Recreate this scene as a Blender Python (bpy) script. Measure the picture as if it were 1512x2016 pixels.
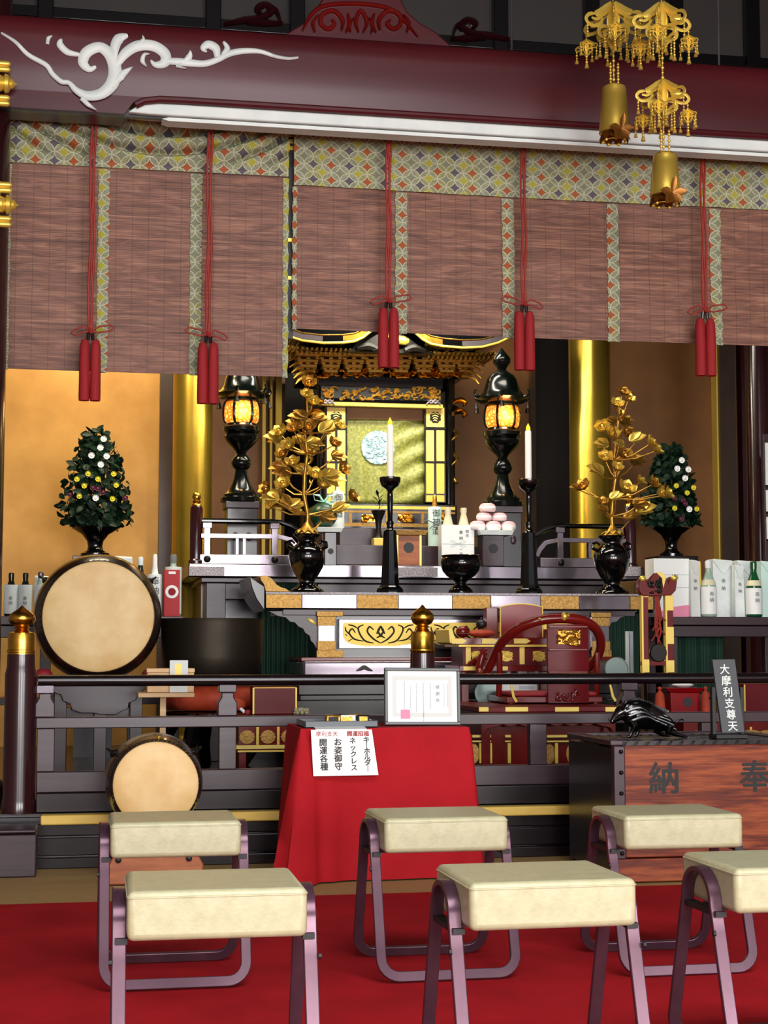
import bpy, bmesh, math, random
from mathutils import Vector, Matrix
for _o in list(bpy.data.objects): bpy.data.objects.remove(_o)
SC = bpy.context.scene
COL = SC.collection
rnd = random.Random(7)
PI = math.pi
# ---------------------------------------------------------------- camera
F_PX, HOR, HC = 3200.0, 1270.0, 0.92
YAW, PITCH = math.radians(10.8), math.atan((1270.0-1008.0)/3200.0)
cam_d = bpy.data.cameras.new('camera'); cam = bpy.data.objects.new('camera', cam_d); COL.objects.link(cam)
cam.location = (0, 0, HC); cam.rotation_euler = (PI/2+PITCH, 0, -YAW)
cam_d.sensor_fit = 'HORIZONTAL'; cam_d.sensor_width = 36; cam_d.lens = F_PX/1512*36
cam_d.clip_start = .05; cam_d.clip_end = 100
SC.camera = cam
# ---------------------------------------------------------------- world, lights, exposure
W = bpy.data.worlds.new('world'); SC.world = W; W.use_nodes = True
W.node_tree.nodes['Background'].inputs[0].default_value = (.80, .88, 1, 1)
W.node_tree.nodes['Background'].inputs[1].default_value = .3
def area(name, loc, aim, sx, sy, power, col=(1, 1, 1)):
    l = bpy.data.lights.new(name, 'AREA'); l.shape = 'RECTANGLE'; l.size = sx; l.size_y = sy; l.energy = power; l.color = col
    o = bpy.data.objects.new(name, l); COL.objects.link(o); o.location = loc
    o.rotation_euler = (Vector(aim)-Vector(loc)).to_track_quat('-Z', 'Y').to_euler(); return o
for i, (x, w, p) in enumerate(((-1.6, 1.7, 140), (1.3, 2.1, 215), (4.4, 2.3, 200))):
    area('daylight_opening', (x, -3.4, 1.75), (x*.75+.5, 8, 1.5), w, 2.5, p, (1, .97, .96))
area('hall_lamp', (1.2, .2, 4.7), (1.25, .9, 0), 3.4, 2.6, 185, (.97, .97, 1))
area('sanctuary_lamp', (2.0, 8.6, 3.9), (2.0, 9.9, 1.2), 2.4, .25, 45, (1, .93, .80))
area('side_lamp', (.15, 9.7, 3.7), (-.3, 11.6, 1.6), .9, .25, 44, (1, .82, .55))
area('shrine_lamp', (2.1, 10.0, 3.2), (2.1, 10.85, 2.2), .9, .12, 18, (1, .95, .78))
SC.view_settings.view_transform = 'Standard'; SC.view_settings.look = 'None'
SC.view_settings.exposure = 0.75; SC.view_settings.gamma = 1; SC.view_settings.use_curve_mapping = False
SC.cycles.max_bounces = 6; SC.cycles.diffuse_bounces = 3; SC.cycles.glossy_bounces = 3
SC.cycles.caustics_reflective = False; SC.cycles.caustics_refractive = False
# ---------------------------------------------------------------- measuring helpers
_r = Vector((math.cos(YAW), -math.sin(YAW), 0))
_f = Vector((math.sin(YAW)*math.cos(PITCH), math.cos(YAW)*math.cos(PITCH), math.sin(PITCH)))
_u = _r.cross(_f)
CAM = Vector((0, 0, HC))
def at(px, py, Y):
    d = _r*((px-756)/F_PX)+_u*((1008-py)/F_PX)+_f
    return CAM+d*(Y/d.y)
def sc(px, py, Y): return (at(px, py, Y)-CAM).dot(_f)/F_PX
# ---------------------------------------------------------------- mesh builder
class MB:
    def __init__(s, org=(0, 0, 0)):
        s.bm = bmesh.new(); s.o = Vector(org.location) if hasattr(org, 'location') else Vector(org)
    def v(s, p): return s.bm.verts.new(Vector(p)-s.o)
    def f(s, vs):
        try: return s.bm.faces.new(vs)
        except ValueError: return None
    def box(s, x0, x1, y0, y1, z0, z1):
        c = [s.v((x, y, z)) for z in (z0, z1) for y in (y0, y1) for x in (x0, x1)]
        for q in ((0, 2, 3, 1), (4, 5, 7, 6), (0, 1, 5, 4), (2, 6, 7, 3), (0, 4, 6, 2), (1, 3, 7, 5)): s.f([c[i] for i in q])
        return s
    def rect(s, px0, py0, px1, py1, Y, dep):
        mx, my = (px0+px1)/2, (py0+py1)/2
        return s.box(at(px0, my, Y).x, at(px1, my, Y).x, Y, Y+dep, at(mx, py1, Y).z, at(mx, py0, Y).z)
    def hexa(s, bot, top):
        b = [s.v(p) for p in bot]; t = [s.v(p) for p in top]; n = len(b)
        s.f(b[::-1]); s.f(t)
        for i in range(n): s.f([b[i], b[(i+1) % n], t[(i+1) % n], t[i]])
        return s
    def prism(s, poly, y0, y1):            # polygon in x,z
        a = [s.v((x, y0, z)) for x, z in poly]; b = [s.v((x, y1, z)) for x, z in poly]; n = len(poly)
        s.f(a); s.f(b[::-1])
        for i in range(n): s.f([a[i], b[i], b[(i+1) % n], a[(i+1) % n]])
        return s
    def pprism(s, pp, Y, dep): return s.prism([(at(x, y, Y).x, at(x, y, Y).z) for x, y in pp], Y, Y+dep)
    def lathe(s, prof, cx, cy, n=28, ax='z', ph=0):
        rings = []
        for r, z in prof:
            ring = []
            for k in range(n):
                a = 2*PI*k/n+ph; c, d = r*math.cos(a), r*math.sin(a)
                ring.append(s.v((cx+c, cy+d, z)) if ax == 'z' else s.v((cx+c, z, cy+d)) if ax == 'y' else s.v((z, cx+c, cy+d)))
            rings.append(ring)
        for A, B in zip(rings, rings[1:]):
            for k in range(n): s.f([A[k], A[(k+1) % n], B[(k+1) % n], B[k]])
        s.f(rings[0][::-1]); s.f(rings[-1])
        return s
    def tube(s, pts, r, n=8, closed=False, flat=1.0):
        pts = [Vector(p) for p in pts]; m = len(pts); rings = []
        up = None
        for i, p in enumerate(pts):
            if closed: t = pts[(i+1) % m]-pts[i-1]
            else: t = pts[min(i+1, m-1)]-pts[max(i-1, 0)]
            if t.length < 1e-9: t = Vector((0, 0, 1))
            t.normalize()
            if up is None: up = Vector((0, 0, 1)) if abs(t.z) < .9 else Vector((0, 1, 0))
            up = up-t*up.dot(t)
            if up.length < 1e-6: up = t.orthogonal()
            up.normalize(); w = t.cross(up)
            R = r[i] if isinstance(r, (list, tuple)) else r
            rings.append([s.v(p+up*(R*math.cos(2*PI*k/n))+w*(R*flat*math.sin(2*PI*k/n))) for k in range(n)])
        prs = list(zip(rings, rings[1:]))+([(rings[-1], rings[0])] if closed else [])
        for A, B in prs:
            for k in range(n): s.f([A[k], A[(k+1) % n], B[(k+1) % n], B[k]])
        if not closed: s.f(rings[0][::-1]); s.f(rings[-1])
        return s
    def sweep(s, pts, nrm, w, t, closed=False):   # flat bar: thickness t along nrm, width w across
        m = len(pts); rings = []
        for i in range(m):
            p = Vector(pts[i]); N = Vector(nrm[i]).normalized()
            T = (Vector(pts[(i+1) % m])-Vector(pts[i-1])) if closed else Vector(pts[min(i+1, m-1)])-Vector(pts[max(i-1, 0)])
            T.normalize(); A = T.cross(N).normalized(); N = A.cross(T)
            rings.append([s.v(p+A*(w/2*a)+N*(t/2*b)) for a, b in ((-1, -1), (1, -1), (1, 1), (-1, 1))])
        prs = list(zip(rings, rings[1:]))+([(rings[-1], rings[0])] if closed else [])
        for A, B in prs:
            for k in range(4): s.f([A[k], A[(k+1) % 4], B[(k+1) % 4], B[k]])
        if not closed: s.f(rings[0][::-1]); s.f(rings[-1])
        return s
    def sph(s, c, rx, ry=None, rz=None, n=12, m=8):
        ry = rx if ry is None else ry; rz = rx if rz is None else rz; c = Vector(c); rings = []
        top = s.v(c+Vector((0, 0, rz))); bot = s.v(c-Vector((0, 0, rz)))
        for i in range(1, m):
            th = PI*i/m
            rings.append([s.v(c+Vector((rx*math.sin(th)*math.cos(2*PI*k/n), ry*math.sin(th)*math.sin(2*PI*k/n), rz*math.cos(th)))) for k in range(n)])
        for k in range(n):
            s.f([top, rings[0][k], rings[0][(k+1) % n]]); s.f([bot, rings[-1][(k+1) % n], rings[-1][k]])
        for A, B in zip(rings, rings[1:]):
            for k in range(n): s.f([A[k], B[k], B[(k+1) % n], A[(k+1) % n]])
        return s
    def leaf(s, base, d, nrm, L, Wd, curl=.2, th=0.0, tip=1.0):   # pointed, keeled, curled leaf or petal
        base = Vector(base); d = Vector(d).normalized(); nrm = Vector(nrm); nrm = (nrm-d*nrm.dot(d))
        if nrm.length < 1e-6: nrm = d.orthogonal()
        nrm.normalize(); w = d.cross(nrm); rows = []
        for t, ww in ((0, .12), (.25, .75), (.55, 1.0), (.82, .6), (1, .04*tip)):
            c = base+d*(L*t*(1-.25*abs(curl)*t))+nrm*(L*curl*t*t)
            rows.append([s.v(c-w*(Wd/2*ww)+nrm*(Wd*.14*ww)), s.v(c), s.v(c+w*(Wd/2*ww)+nrm*(Wd*.14*ww))])
        for A, B in zip(rows, rows[1:]):
            s.f([A[0], A[1], B[1], B[0]]); s.f([A[1], A[2], B[2], B[1]])
        return s
    def stroke(s, pts, dep, P=None, n=5, ax=(0, -1, 0)):   # raised, rounded ribbon: pts = (point3d, width); smooth by Catmull-Rom
        Q = []; m = len(pts)
        for i in range(m-1):
            p0, p1, p2, p3 = (pts[max(i-1, 0)], pts[i], pts[i+1], pts[min(i+2, m-1)])
            for k in range(n):
                t = k/n
                c = [0.5*((2*b)+(-a+c_)*t+(2*a-5*b+4*c_-d_)*t*t+(-a+3*b-3*c_+d_)*t**3) for a, b, c_, d_ in
                     ((p0[0][j], p1[0][j], p2[0][j], p3[0][j]) for j in range(3))]
                Q.append((Vector(c), max(p1[1]*(1-t)+p2[1]*t, .0008)))
        Q.append((Vector(pts[-1][0]), max(pts[-1][1], .0008)))
        ax = Vector(ax); rows = []
        for i, (p, w) in enumerate(Q):
            T = Q[min(i+1, len(Q)-1)][0]-Q[max(i-1, 0)][0]
            T = T.normalized() if T.length > 1e-9 else Vector((1, 0, 0)); a = T.cross(ax).normalized()*(w/2)
            rows.append([s.v(p-a), s.v(p-a*.9+ax*dep*.6), s.v(p+ax*dep), s.v(p+a*.9+ax*dep*.6), s.v(p+a)])
        for A, B in zip(rows, rows[1:]):
            for k in range(4): s.f([A[k], B[k], B[k+1], A[k+1]])
            s.f([A[4], B[4], B[0], A[0]])
        s.f(rows[0]); s.f(rows[-1][::-1])
        return s
    def build(s, name, m, parent=None, bev=0, ang=35, loc=None, flatn=False, seg=2, sub=0):
        bmesh.ops.recalc_face_normals(s.bm, faces=s.bm.faces)
        me = bpy.data.meshes.new(name); s.bm.to_mesh(me); s.bm.free()
        ms = m if isinstance(m, (list, tuple)) else [m]
        for q in ms: me.materials.append(M[q] if isinstance(q, str) else q)
        if not flatn:
            me.shade_smooth(); me.set_sharp_from_angle(angle=math.radians(ang))
        o = bpy.data.objects.new(name, me); COL.objects.link(o)
        if parent: o.parent = parent
        else: o.location = s.o
        if bev:
            b = o.modifiers.new('bevel', 'BEVEL'); b.width = bev; b.segments = seg; b.limit_method = 'ANGLE'; b.angle_limit = math.radians(40)
            b.harden_normals = False
        if sub:
            q = o.modifiers.new('sub', 'SUBSURF'); q.levels = sub; q.render_levels = sub
        return o
def tag(o, label=None, cat=None, group=None, kind=None):
    if label: o['label'] = label
    if cat: o['category'] = cat
    if group: o['group'] = group
    if kind: o['kind'] = kind
    return o
def T(name, label, cat, loc, rz=0, group=None, kind=None):
    o = bpy.data.objects.new(name, None); COL.objects.link(o); o.location = loc; o.rotation_euler = (0, 0, rz); o.empty_display_size = .05
    return tag(o, label, cat, group, kind)
def copy_tree(o, parent=None):
    c = o.copy(); COL.objects.link(c)
    if parent: c.parent = parent
    for ch in list(o.children): copy_tree(ch, c)
    return c
def px_prof(cx, Y, prof):            # half-widths and heights in photo pixels -> radii and heights in metres
    return [(hw*sc(cx, py, Y), at(cx, py, Y).z) for hw, py in prof]
def text(body, size, m, parent, loc, rot=(PI/2, 0, 0), bold=0.0, name='lettering', line=1.0, sx=1.0):
    c = bpy.data.curves.new(name, 'FONT'); c.body = body; c.size = size; c.align_x = 'CENTER'; c.align_y = 'CENTER'
    c.extrude = .0006; c.space_line = line; c.resolution_u = 3
    tmp = bpy.data.objects.new(name, c); COL.objects.link(tmp); bpy.context.view_layer.update()
    me = bpy.data.meshes.new_from_object(tmp.evaluated_get(bpy.context.evaluated_depsgraph_get()))
    bpy.data.objects.remove(tmp); me.materials.clear(); me.materials.append(M[m])
    if bold:
        b = bmesh.new(); b.from_mesh(me); g = list(b.verts)+list(b.edges)+list(b.faces); d = bold*size
        for k, (dx, dy) in enumerate(((d, 0), (-d, 0), (0, d*.7), (0, -d*.7))):
            r = bmesh.ops.duplicate(b, geom=g); bmesh.ops.translate(b, vec=(dx, dy, .00002*(k+1)), verts=[v for v in r['geom'] if isinstance(v, bmesh.types.BMVert)])
        b.to_mesh(me); b.free()
    o = bpy.data.objects.new(name, me); COL.objects.link(o); o.parent = parent; o.location = loc; o.rotation_euler = rot; o.scale = (sx, 1, 1)
    return o
# ---------------------------------------------------------------- materials
M = {}
def lin(h):
    h = h.lstrip('#'); c = [int(h[i:i+2], 16)/255 for i in (0, 2, 4)]
    return tuple(x/12.92 if x <= .04045 else ((x+.055)/1.055)**2.4 for x in c)+(1,)
class NT:
    def __init__(s, name):
        m = bpy.data.materials.new(name); m.use_nodes = True; s.m = m; s.t = m.node_tree; s.b = s.t.nodes['Principled BSDF']; M[name] = m
    def n(s, ty, **k):
        x = s.t.nodes.new(ty)
        for a, b in k.items(): setattr(x, a, b)
        return x
    def l(s, a, b): s.t.links.new(a, b)
    def coord(s, scale=(1, 1, 1), kind='Object'):
        c = s.n('ShaderNodeTexCoord'); mp = s.n('ShaderNodeMapping'); mp.inputs['Scale'].default_value = scale
        s.l(c.outputs[kind], mp.inputs[0]); return mp.outputs[0]
    def math(s, op, a, b=0.0, c=None):
        x = s.n('ShaderNodeMath', operation=op)
        for i, q in enumerate((a, b, c)):
            if q is None: continue
            if isinstance(q, (int, float)): x.inputs[i].default_value = q
            else: s.l(q, x.inputs[i])
        return x.outputs[0]
    def noise(s, vec, scale, detail=4, rough=.6):
        x = s.n('ShaderNodeTexNoise'); x.inputs['Scale'].default_value = scale; x.inputs['Detail'].default_value = detail; x.inputs['Roughness'].default_value = rough
        s.l(vec, x.inputs['Vector']); return x.outputs[0]
    def ramp(s, fac, stops, interp='LINEAR'):
        x = s.n('ShaderNodeValToRGB'); r = x.color_ramp; r.interpolation = interp
        while len(r.elements) < len(stops): r.elements.new(.5)
        for e, (p, c) in zip(r.elements, stops): e.position = p; e.color = lin(c)
        s.l(fac, x.inputs[0]); return x.outputs[0]
    def mix(s, fac, a, b):
        x = s.n('ShaderNodeMix', data_type='RGBA')
        for i, q in ((0, fac), (6, a), (7, b)):
            if isinstance(q, str): x.inputs[i].default_value = lin(q)
            elif isinstance(q, (int, float)): x.inputs[i].default_value = q
            else: s.l(q, x.inputs[i])
        return x.outputs[2]
    def bump(s, h, st, dist=.01):
        x = s.n('ShaderNodeBump'); x.inputs['Strength'].default_value = st; x.inputs['Distance'].default_value = dist
        s.l(h, x.inputs['Height']); s.l(x.outputs[0], s.b.inputs['Normal'])
    def set(s, rough=None, metal=None, coat=None, spec=None):
        if rough is not None: s.b.inputs['Roughness'].default_value = rough
        if metal is not None: s.b.inputs['Metallic'].default_value = metal
        if coat: s.b.inputs['Coat Weight'].default_value = coat; s.b.inputs['Coat Roughness'].default_value = .06
        if spec is not None: s.b.inputs['Specular IOR Level'].default_value = spec
        return s
def mat(name, h, rough=.5, metal=0, h2=None, nsc=8, stretch=(1, 1, 1), bump=0, bsc=None, coat=0, spec=.5):
    t = NT(name).set(rough, metal, coat, spec); t.b.inputs['Base Color'].default_value = lin(h)
    if h2 or bump:
        v = t.coord(stretch); nz = t.noise(v, nsc)
        if h2: t.l(t.ramp(nz, [(.35, h), (.68, h2)]), t.b.inputs['Base Color'])
        if bump: t.bump(t.noise(v, bsc or nsc, 6), bump)
    return t
mat('lacquer_maroon', '#2c0e13', .2, h2='#240b10', nsc=3, coat=.15)
mat('lacquer_beam', '#4e151b', .28, h2='#3c1116', nsc=1.6, stretch=(.4, 1, 1.5), spec=.45)
mat('lacquer_dark', '#170d10', .24, h2='#120a0d', nsc=5, coat=.1)
mat('wood_purple', '#39252d', .34, h2='#2c1c23', nsc=6, stretch=(.3, 1, 4), bump=.03)
mat('lacquer_black', '#050506', .12, coat=.15)
mat('black_matte', '#0b0b0c', .5)
mat('iron_green', '#030606', .2, h2='#050b0a', nsc=20, spec=.35)
mat('bronze_black', '#1a1712', .4, metal=.5, h2='#13100d', nsc=10)
mat('lacquer_red', '#8a0c12', .22, h2='#760910', nsc=4, spec=.35)
mat('gold_leaf', '#e0b556', .38, metal=.55, h2='#c4953a', nsc=60)
mat('lacquer_redbrown', '#701410', .2, h2='#5a0f0d', nsc=4, spec=.45)
mat('lacquer_deepred', '#620b13', .42, spec=.25)
mat('gold', '#e2b04a', .24, metal=1, h2='#c98f2c', nsc=30)
mat('gold_bright', '#f0cb58', .34, metal=.6)
mat('gold_satin', '#dcb94f', .34, metal=.7)
mat('copper_leaf', '#7d4d18', .35, metal=.7)
mat('gold_antique', '#d2a347', .34, metal=.85, h2='#a37429', nsc=40, bump=.2, bsc=60)
mat('gold_plate', '#b9914f', .45, metal=.75, h2='#8f6a34', nsc=90, bump=.25, bsc=140)
mat('gong_bronze', '#3b352b', .42, metal=.8, h2='#332d25', nsc=6)
mat('gilt_paint', '#e3c253', .45, metal=.25)
mat('gilt_yellow', '#f0d36a', .5, metal=.1)
mat('steel_plate', '#877e86', .13, metal=.75, h2='#756b74', nsc=3)
mat('carton_red', '#b0141c', .6)
mat('silver_carved', '#b9b2b4', .35, metal=.6, h2='#7a6f72', nsc=120, bump=.4, bsc=150)
mat('white_paint', '#dfe6e0', .5, h2='#cfd8d4', nsc=6)
mat('cord_red', '#8e2417', .6, bump=.2, bsc=300)
mat('tassel_red', '#9a0f17', .75, h2='#850b13', nsc=200, stretch=(1, 1, .04), bump=.3, bsc=260)
mat('carpet_red', '#a6121c', .95, h2='#8c0b14', nsc=3, bump=.35, bsc=400, spec=.15)
mat('cloth_red', '#a8121c', .85, h2='#9a0d17', nsc=4, bump=.08, bsc=500, spec=.25)
mat('tatami', '#a8895a', .8, h2='#93764b', nsc=20, stretch=(1, 14, 1), bump=.1, spec=.2)
mat('tatami_edge', '#e0bd5c', .6, h2='#d3ab4c', nsc=14, stretch=(.3, 1, 1))
mat('vinyl_cream', '#aca887', .38, h2='#a09c7a', nsc=30, bump=.08, bsc=120)
mat('stool_frame', '#583c48', .26, h2='#4b323d', nsc=8, metal=.5)
mat('drum_skin', '#dcbd84', .5, h2='#cfa96a', nsc=9, bump=.05, bsc=60)
mat('drum_body', '#2a1812', .28, h2='#1d100c', nsc=10, coat=.3)
mat('leaf_green', '#0b1b11', .5, h2='#14301d', nsc=25, spec=.2)
mat('flower_white', '#eef0ee', .6)
mat('flower_yellow', '#d9cc3a', .6)
mat('flower_purple', '#5c1f3c', .6)
mat('candle_wax', '#f3ece4', .4)
mat('paper_white', '#e4ebe8', .6, h2='#d3dcd9', nsc=14, bump=.25, bsc=14)
mat('paper_plain', '#f0f2ee', .6)
mat('paper_grey', '#d5d8d3', .7)
mat('paper_mint', '#c9e6dc', .55)
mat('paper_pink', '#e58aa8', .6)
mat('ink_black', '#141414', .6)
mat('ink_grey', '#6d716f', .7)
mat('ink_red', '#a5302c', .7)
mat('ink_pale', '#b3bcc0', .7)
mat('glass_dark', '#0c1710', .12, coat=.3)
mat('glass_green', '#0f4a28', .1, coat=.4)
mat('glass_pale', '#9fb7a6', .1, coat=.4)
mat('pottery_cream', '#dcd5b4', .35)
mat('mochi_white', '#efe7e6', .6)
mat('mochi_pink', '#e7a9b0', .6)
mat('melon_green', '#17402a', .35, h2='#0b2418', nsc=7, stretch=(3, 3, .3))
mat('ribbon_mint', '#9fd8c4', .4)
mat('wood_pale', '#d9b483', .5, h2='#c79d6b', nsc=6, stretch=(1, 1, 6))
mat('wood_orange', '#b06436', .5, h2='#8f4a26', nsc=5, stretch=(1, 1, 6))
mat('cushion_orange', '#b9421d', .7, h2='#8f2a15', nsc=9)
mat('cushion_red', '#8f1c26', .65)
mat('cloth_green', '#0e3a2a', .7, h2='#0a2c21', nsc=3)
mat('wall_dark', '#1d150f', .7, h2='#261b12', nsc=4)
mat('hall_wall', '#8a8278', .8)
mat('ceiling_wood', '#2b2019', .7, h2='#231a14', nsc=8, stretch=(.2, 4, 1))
mat('upper_panel', '#241c18', .6, h2='#1c1613', nsc=6)
mat('gold_wall', '#b98a42', .45, metal=.3, h2='#9c6f2c', nsc=2.2, spec=.4)
mat('gold_wall_dim', '#7d5224', .45, metal=.3, h2='#6a431c', nsc=2.5)  # gold darkened in its colour, stands in for weaker light on the right panel
mat('gold_column', '#bfa13f', .27, metal=.85, h2='#a98c30', nsc=3)
mat('pillar_brown', '#2e1d10', .35, h2='#3a2614', nsc=5)
mat('plaque_grey', '#3c3f42', .45)
mat('frame_grey', '#5b6260', .4)
mat('tray_grey', '#4f555b', .35)
mat('mirror_grey', '#6d7d78', .25, metal=.5)
mat('studs_iron', '#221c1e', .35, metal=.6)
# glowing lantern paper with a crackled lattice
t = NT('lantern_glow'); v = t.coord((1, 1, 1)); vo = t.n('ShaderNodeTexVoronoi', feature='DISTANCE_TO_EDGE'); vo.inputs['Scale'].default_value = 34
t.l(v, vo.inputs['Vector']); c = t.ramp(vo.outputs['Distance'], [(.02, '#c44a08'), (.10, '#ee8420'), (.35, '#ffb455')])
t.l(c, t.b.inputs['Base Color']); t.l(c, t.b.inputs['Emission Color']); t.b.inputs['Emission Strength'].default_value = .95
t = NT('flame_led'); t.b.inputs['Base Color'].default_value = lin('#f2c21c'); t.b.inputs['Emission Color'].default_value = lin('#f7c81e'); t.b.inputs['Emission Strength'].default_value = 1.2
# brocade: overlapping circles forming petals, with small stars coloured by column
t = NT('brocade').set(.75, spec=.25); sp0 = t.n('ShaderNodeSeparateXYZ'); t.l(t.coord((1/.045, 1, 1/.0385)), sp0.inputs[0])
X_, Z_ = sp0.outputs[0], sp0.outputs[2]; fX = t.math('FLOOR', X_)
par = t.math('FLOORED_MODULO', t.math('ADD', fX, t.math('FLOOR', Z_)), 2.0)
fz = t.math('FRACT', Z_); fr_ = t.math('FRACT', X_)
fx = t.math('ABSOLUTE', t.math('SUBTRACT', par, fr_))
def hyp(a, b): return t.math('SQRT', t.math('ADD', t.math('MULTIPLY', a, a), t.math('MULTIPLY', b, b)))
d1 = hyp(fx, fz); d2 = hyp(t.math('SUBTRACT', 1.0, fx), t.math('SUBTRACT', 1.0, fz))
far2 = t.math('GREATER_THAN', d2, 1.0)
star = t.math('GREATER_THAN', t.math('MAXIMUM', d1, d2), 1.06)
edge = t.math('LESS_THAN', t.math('ABSOLUTE', t.math('SUBTRACT', t.math('MAXIMUM', d1, d2), 1.0)), .055)
vein = t.math('LESS_THAN', t.math('ABSOLUTE', t.math('SUBTRACT', d1, d2)), .07)
idx = t.math('ADD', fX, t.math('ABSOLUTE', t.math('SUBTRACT', t.math('SUBTRACT', 1.0, far2), par)))
col = t.math('DIVIDE', t.math('FLOORED_MODULO', idx, 4.0), 4.0)
near = t.math('LESS_THAN', t.math('MINIMUM', d1, d2), .50)
cc = t.ramp(col, [(0, '#9c5430'), (.2, '#7d8068'), (.45, '#5a555c'), (.7, '#a19c3c')], 'CONSTANT')
nz = t.noise(t.coord((1, 1, 1)), 110, 3); tint = t.noise(t.coord((1, 1, .25)), 7, 2)
g1 = t.ramp(nz, [(.3, '#6d7059'), (.7, '#9fa287')]); g2 = t.ramp(nz, [(.3, '#77743f'), (.7, '#a5a05c')])
base = t.mix(t.ramp(tint, [(.5, '#000000'), (.62, '#ffffff')]), g1, g2)
pet = t.mix(vein, base, '#8d8f76'); pet = t.mix(edge, pet, '#b3b498')
st_ = t.mix(near, '#5f6150', cc)
t.l(t.mix(star, pet, st_), t.b.inputs['Base Color']); t.bump(nz, .25, .004)
# bamboo blind
t = NT('bamboo').set(.55, spec=.35); v = t.coord((.9, 1, 60)); a = t.noise(v, 1.6, 5, .65); v2 = t.coord((1.5, 1, 11)); b_ = t.noise(v2, 2.4, 2); t.t.nodes[-1].inputs['Distortion'].default_value = 1.6
c = t.ramp(t.math('ADD', t.math('MULTIPLY', a, .55), t.math('MULTIPLY', b_, .45)), [(.36, '#58382f'), (.5, '#7d5444'), (.66, '#a57760')])
sp = t.n('ShaderNodeSeparateXYZ'); t.l(t.coord((1/.078, 1, 1/.0085)), sp.inputs[0])
thr = t.math('LESS_THAN', t.math('FRACT', sp.outputs[0]), .035); slat = t.math('ABSOLUTE', t.math('SUBTRACT', t.math('FRACT', sp.outputs[2]), .5))
c2 = t.mix(t.math('MULTIPLY', thr, .55), c, '#33221c'); c3 = t.mix(t.math('MULTIPLY', t.math('GREATER_THAN', slat, .43), .35), c2, '#3a261f')
t.l(c3, t.b.inputs['Base Color']); t.bump(slat, .35, .003)
# planed wood with a strong figure (offering box)
t = NT('wood_figured').set(.46, spec=.3); v = t.coord((.55, 1, 4.6)); nz = t.noise(v, 1.9, 5, .55); wv = t.math('FRACT', t.math('MULTIPLY', nz, 6.0))
fine = t.noise(t.coord((1, 1, 30)), 5, 4)
c = t.ramp(t.math('ADD', t.math('MULTIPLY', t.math('ABSOLUTE', t.math('SUBTRACT', wv, .5)), .75), t.math('MULTIPLY', fine, .55)), [(.1, '#33140f'), (.4, '#6b2a15'), (.78, '#a25229')])
t.l(c, t.b.inputs['Base Color']); t.bump(fine, .08)
# yellow-green curtain
t = NT('curtain_gold').set(.45, spec=.4); nz = t.noise(t.coord((1, 1, 1)), 60, 4); t.l(t.ramp(nz, [(.35, '#74772f'), (.65, '#a1a353')]), t.b.inputs['Base Color']); t.bump(nz, .25, .004)
t = NT('crest_silver').set(.5); nz = t.noise(t.coord((1, 1, 1)), 55, 4); t.l(t.ramp(nz, [(.4, '#6f8f98'), (.55, '#b3d0d4'), (.7, '#dceef0')]), t.b.inputs['Base Color'])
# ================================================================ SETTING
ZP = 0.222
def struct(name, mb, m, parent=None, label=None, **k):
    o = mb.build(name, m, parent, **k)
    if not parent: o['kind'] = 'structure'
    if label: o['label'] = label
    return o
struct('floor', MB().box(-3.2, 7.2, -5, 12.8, -.12, 0), 'tatami', label='tan matted hall floor')
struct('wall_left', MB().box(-3.3, -3.2, -3, 12.8, 0, 5), 'hall_wall', label='plain hall wall on the left')
struct('wall_right', MB().box(7.2, 7.3, -3, 12.8, 0, 5), 'hall_wall', label='plain hall wall on the right')
struct('wall_back', MB().box(-3.2, 7.2, 12.7, 12.8, 0, 5), 'wall_dark', label='dark wall behind the altar')
struct('ceiling', MB().box(-3.2, 7.2, -3, 12.8, 5, 5.1), 'ceiling_wood', label='dark timber ceiling')
# raised step of the sanctuary
step = T('sanctuary_step', 'dark lacquered step raising the altar room above the hall floor', None, (1.5, 6.93, 0), kind='structure')
mb = MB(step).box(-3.19, 7.19, 6.97, 12.69, 0, ZP-.012); mb.box(-3.19, 7.19, 6.93, 6.99, .0, .045).box(-3.19, 7.19, 6.95, 6.99, .05, .125).box(-3.19, 7.19, 6.96, 6.99, .13, ZP-.04)
mb.build('step_board', 'lacquer_dark', step, bev=.004)
MB(step).box(-.12, 7.19, 6.915, 6.985, ZP-.042, ZP-.002).build('nosing_strip', 'tatami_edge', step, bev=.006)
MB(step).box(-3.19, 7.19, 6.99, 12.69, ZP-.012, ZP-.001).build('step_floor', 'lacquer_dark', step)
# plinth of the left column at the end of the step
mb = MB((-.35, 6.85, 0)).box(-.75, -.13, 6.70, 6.92, 0, .17).box(-.75, -.13, 6.68, 6.92, .175, .19)
struct('trim_1', mb, 'wood_purple', label='grey plinth at the left end of the step', bev=.006)

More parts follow.
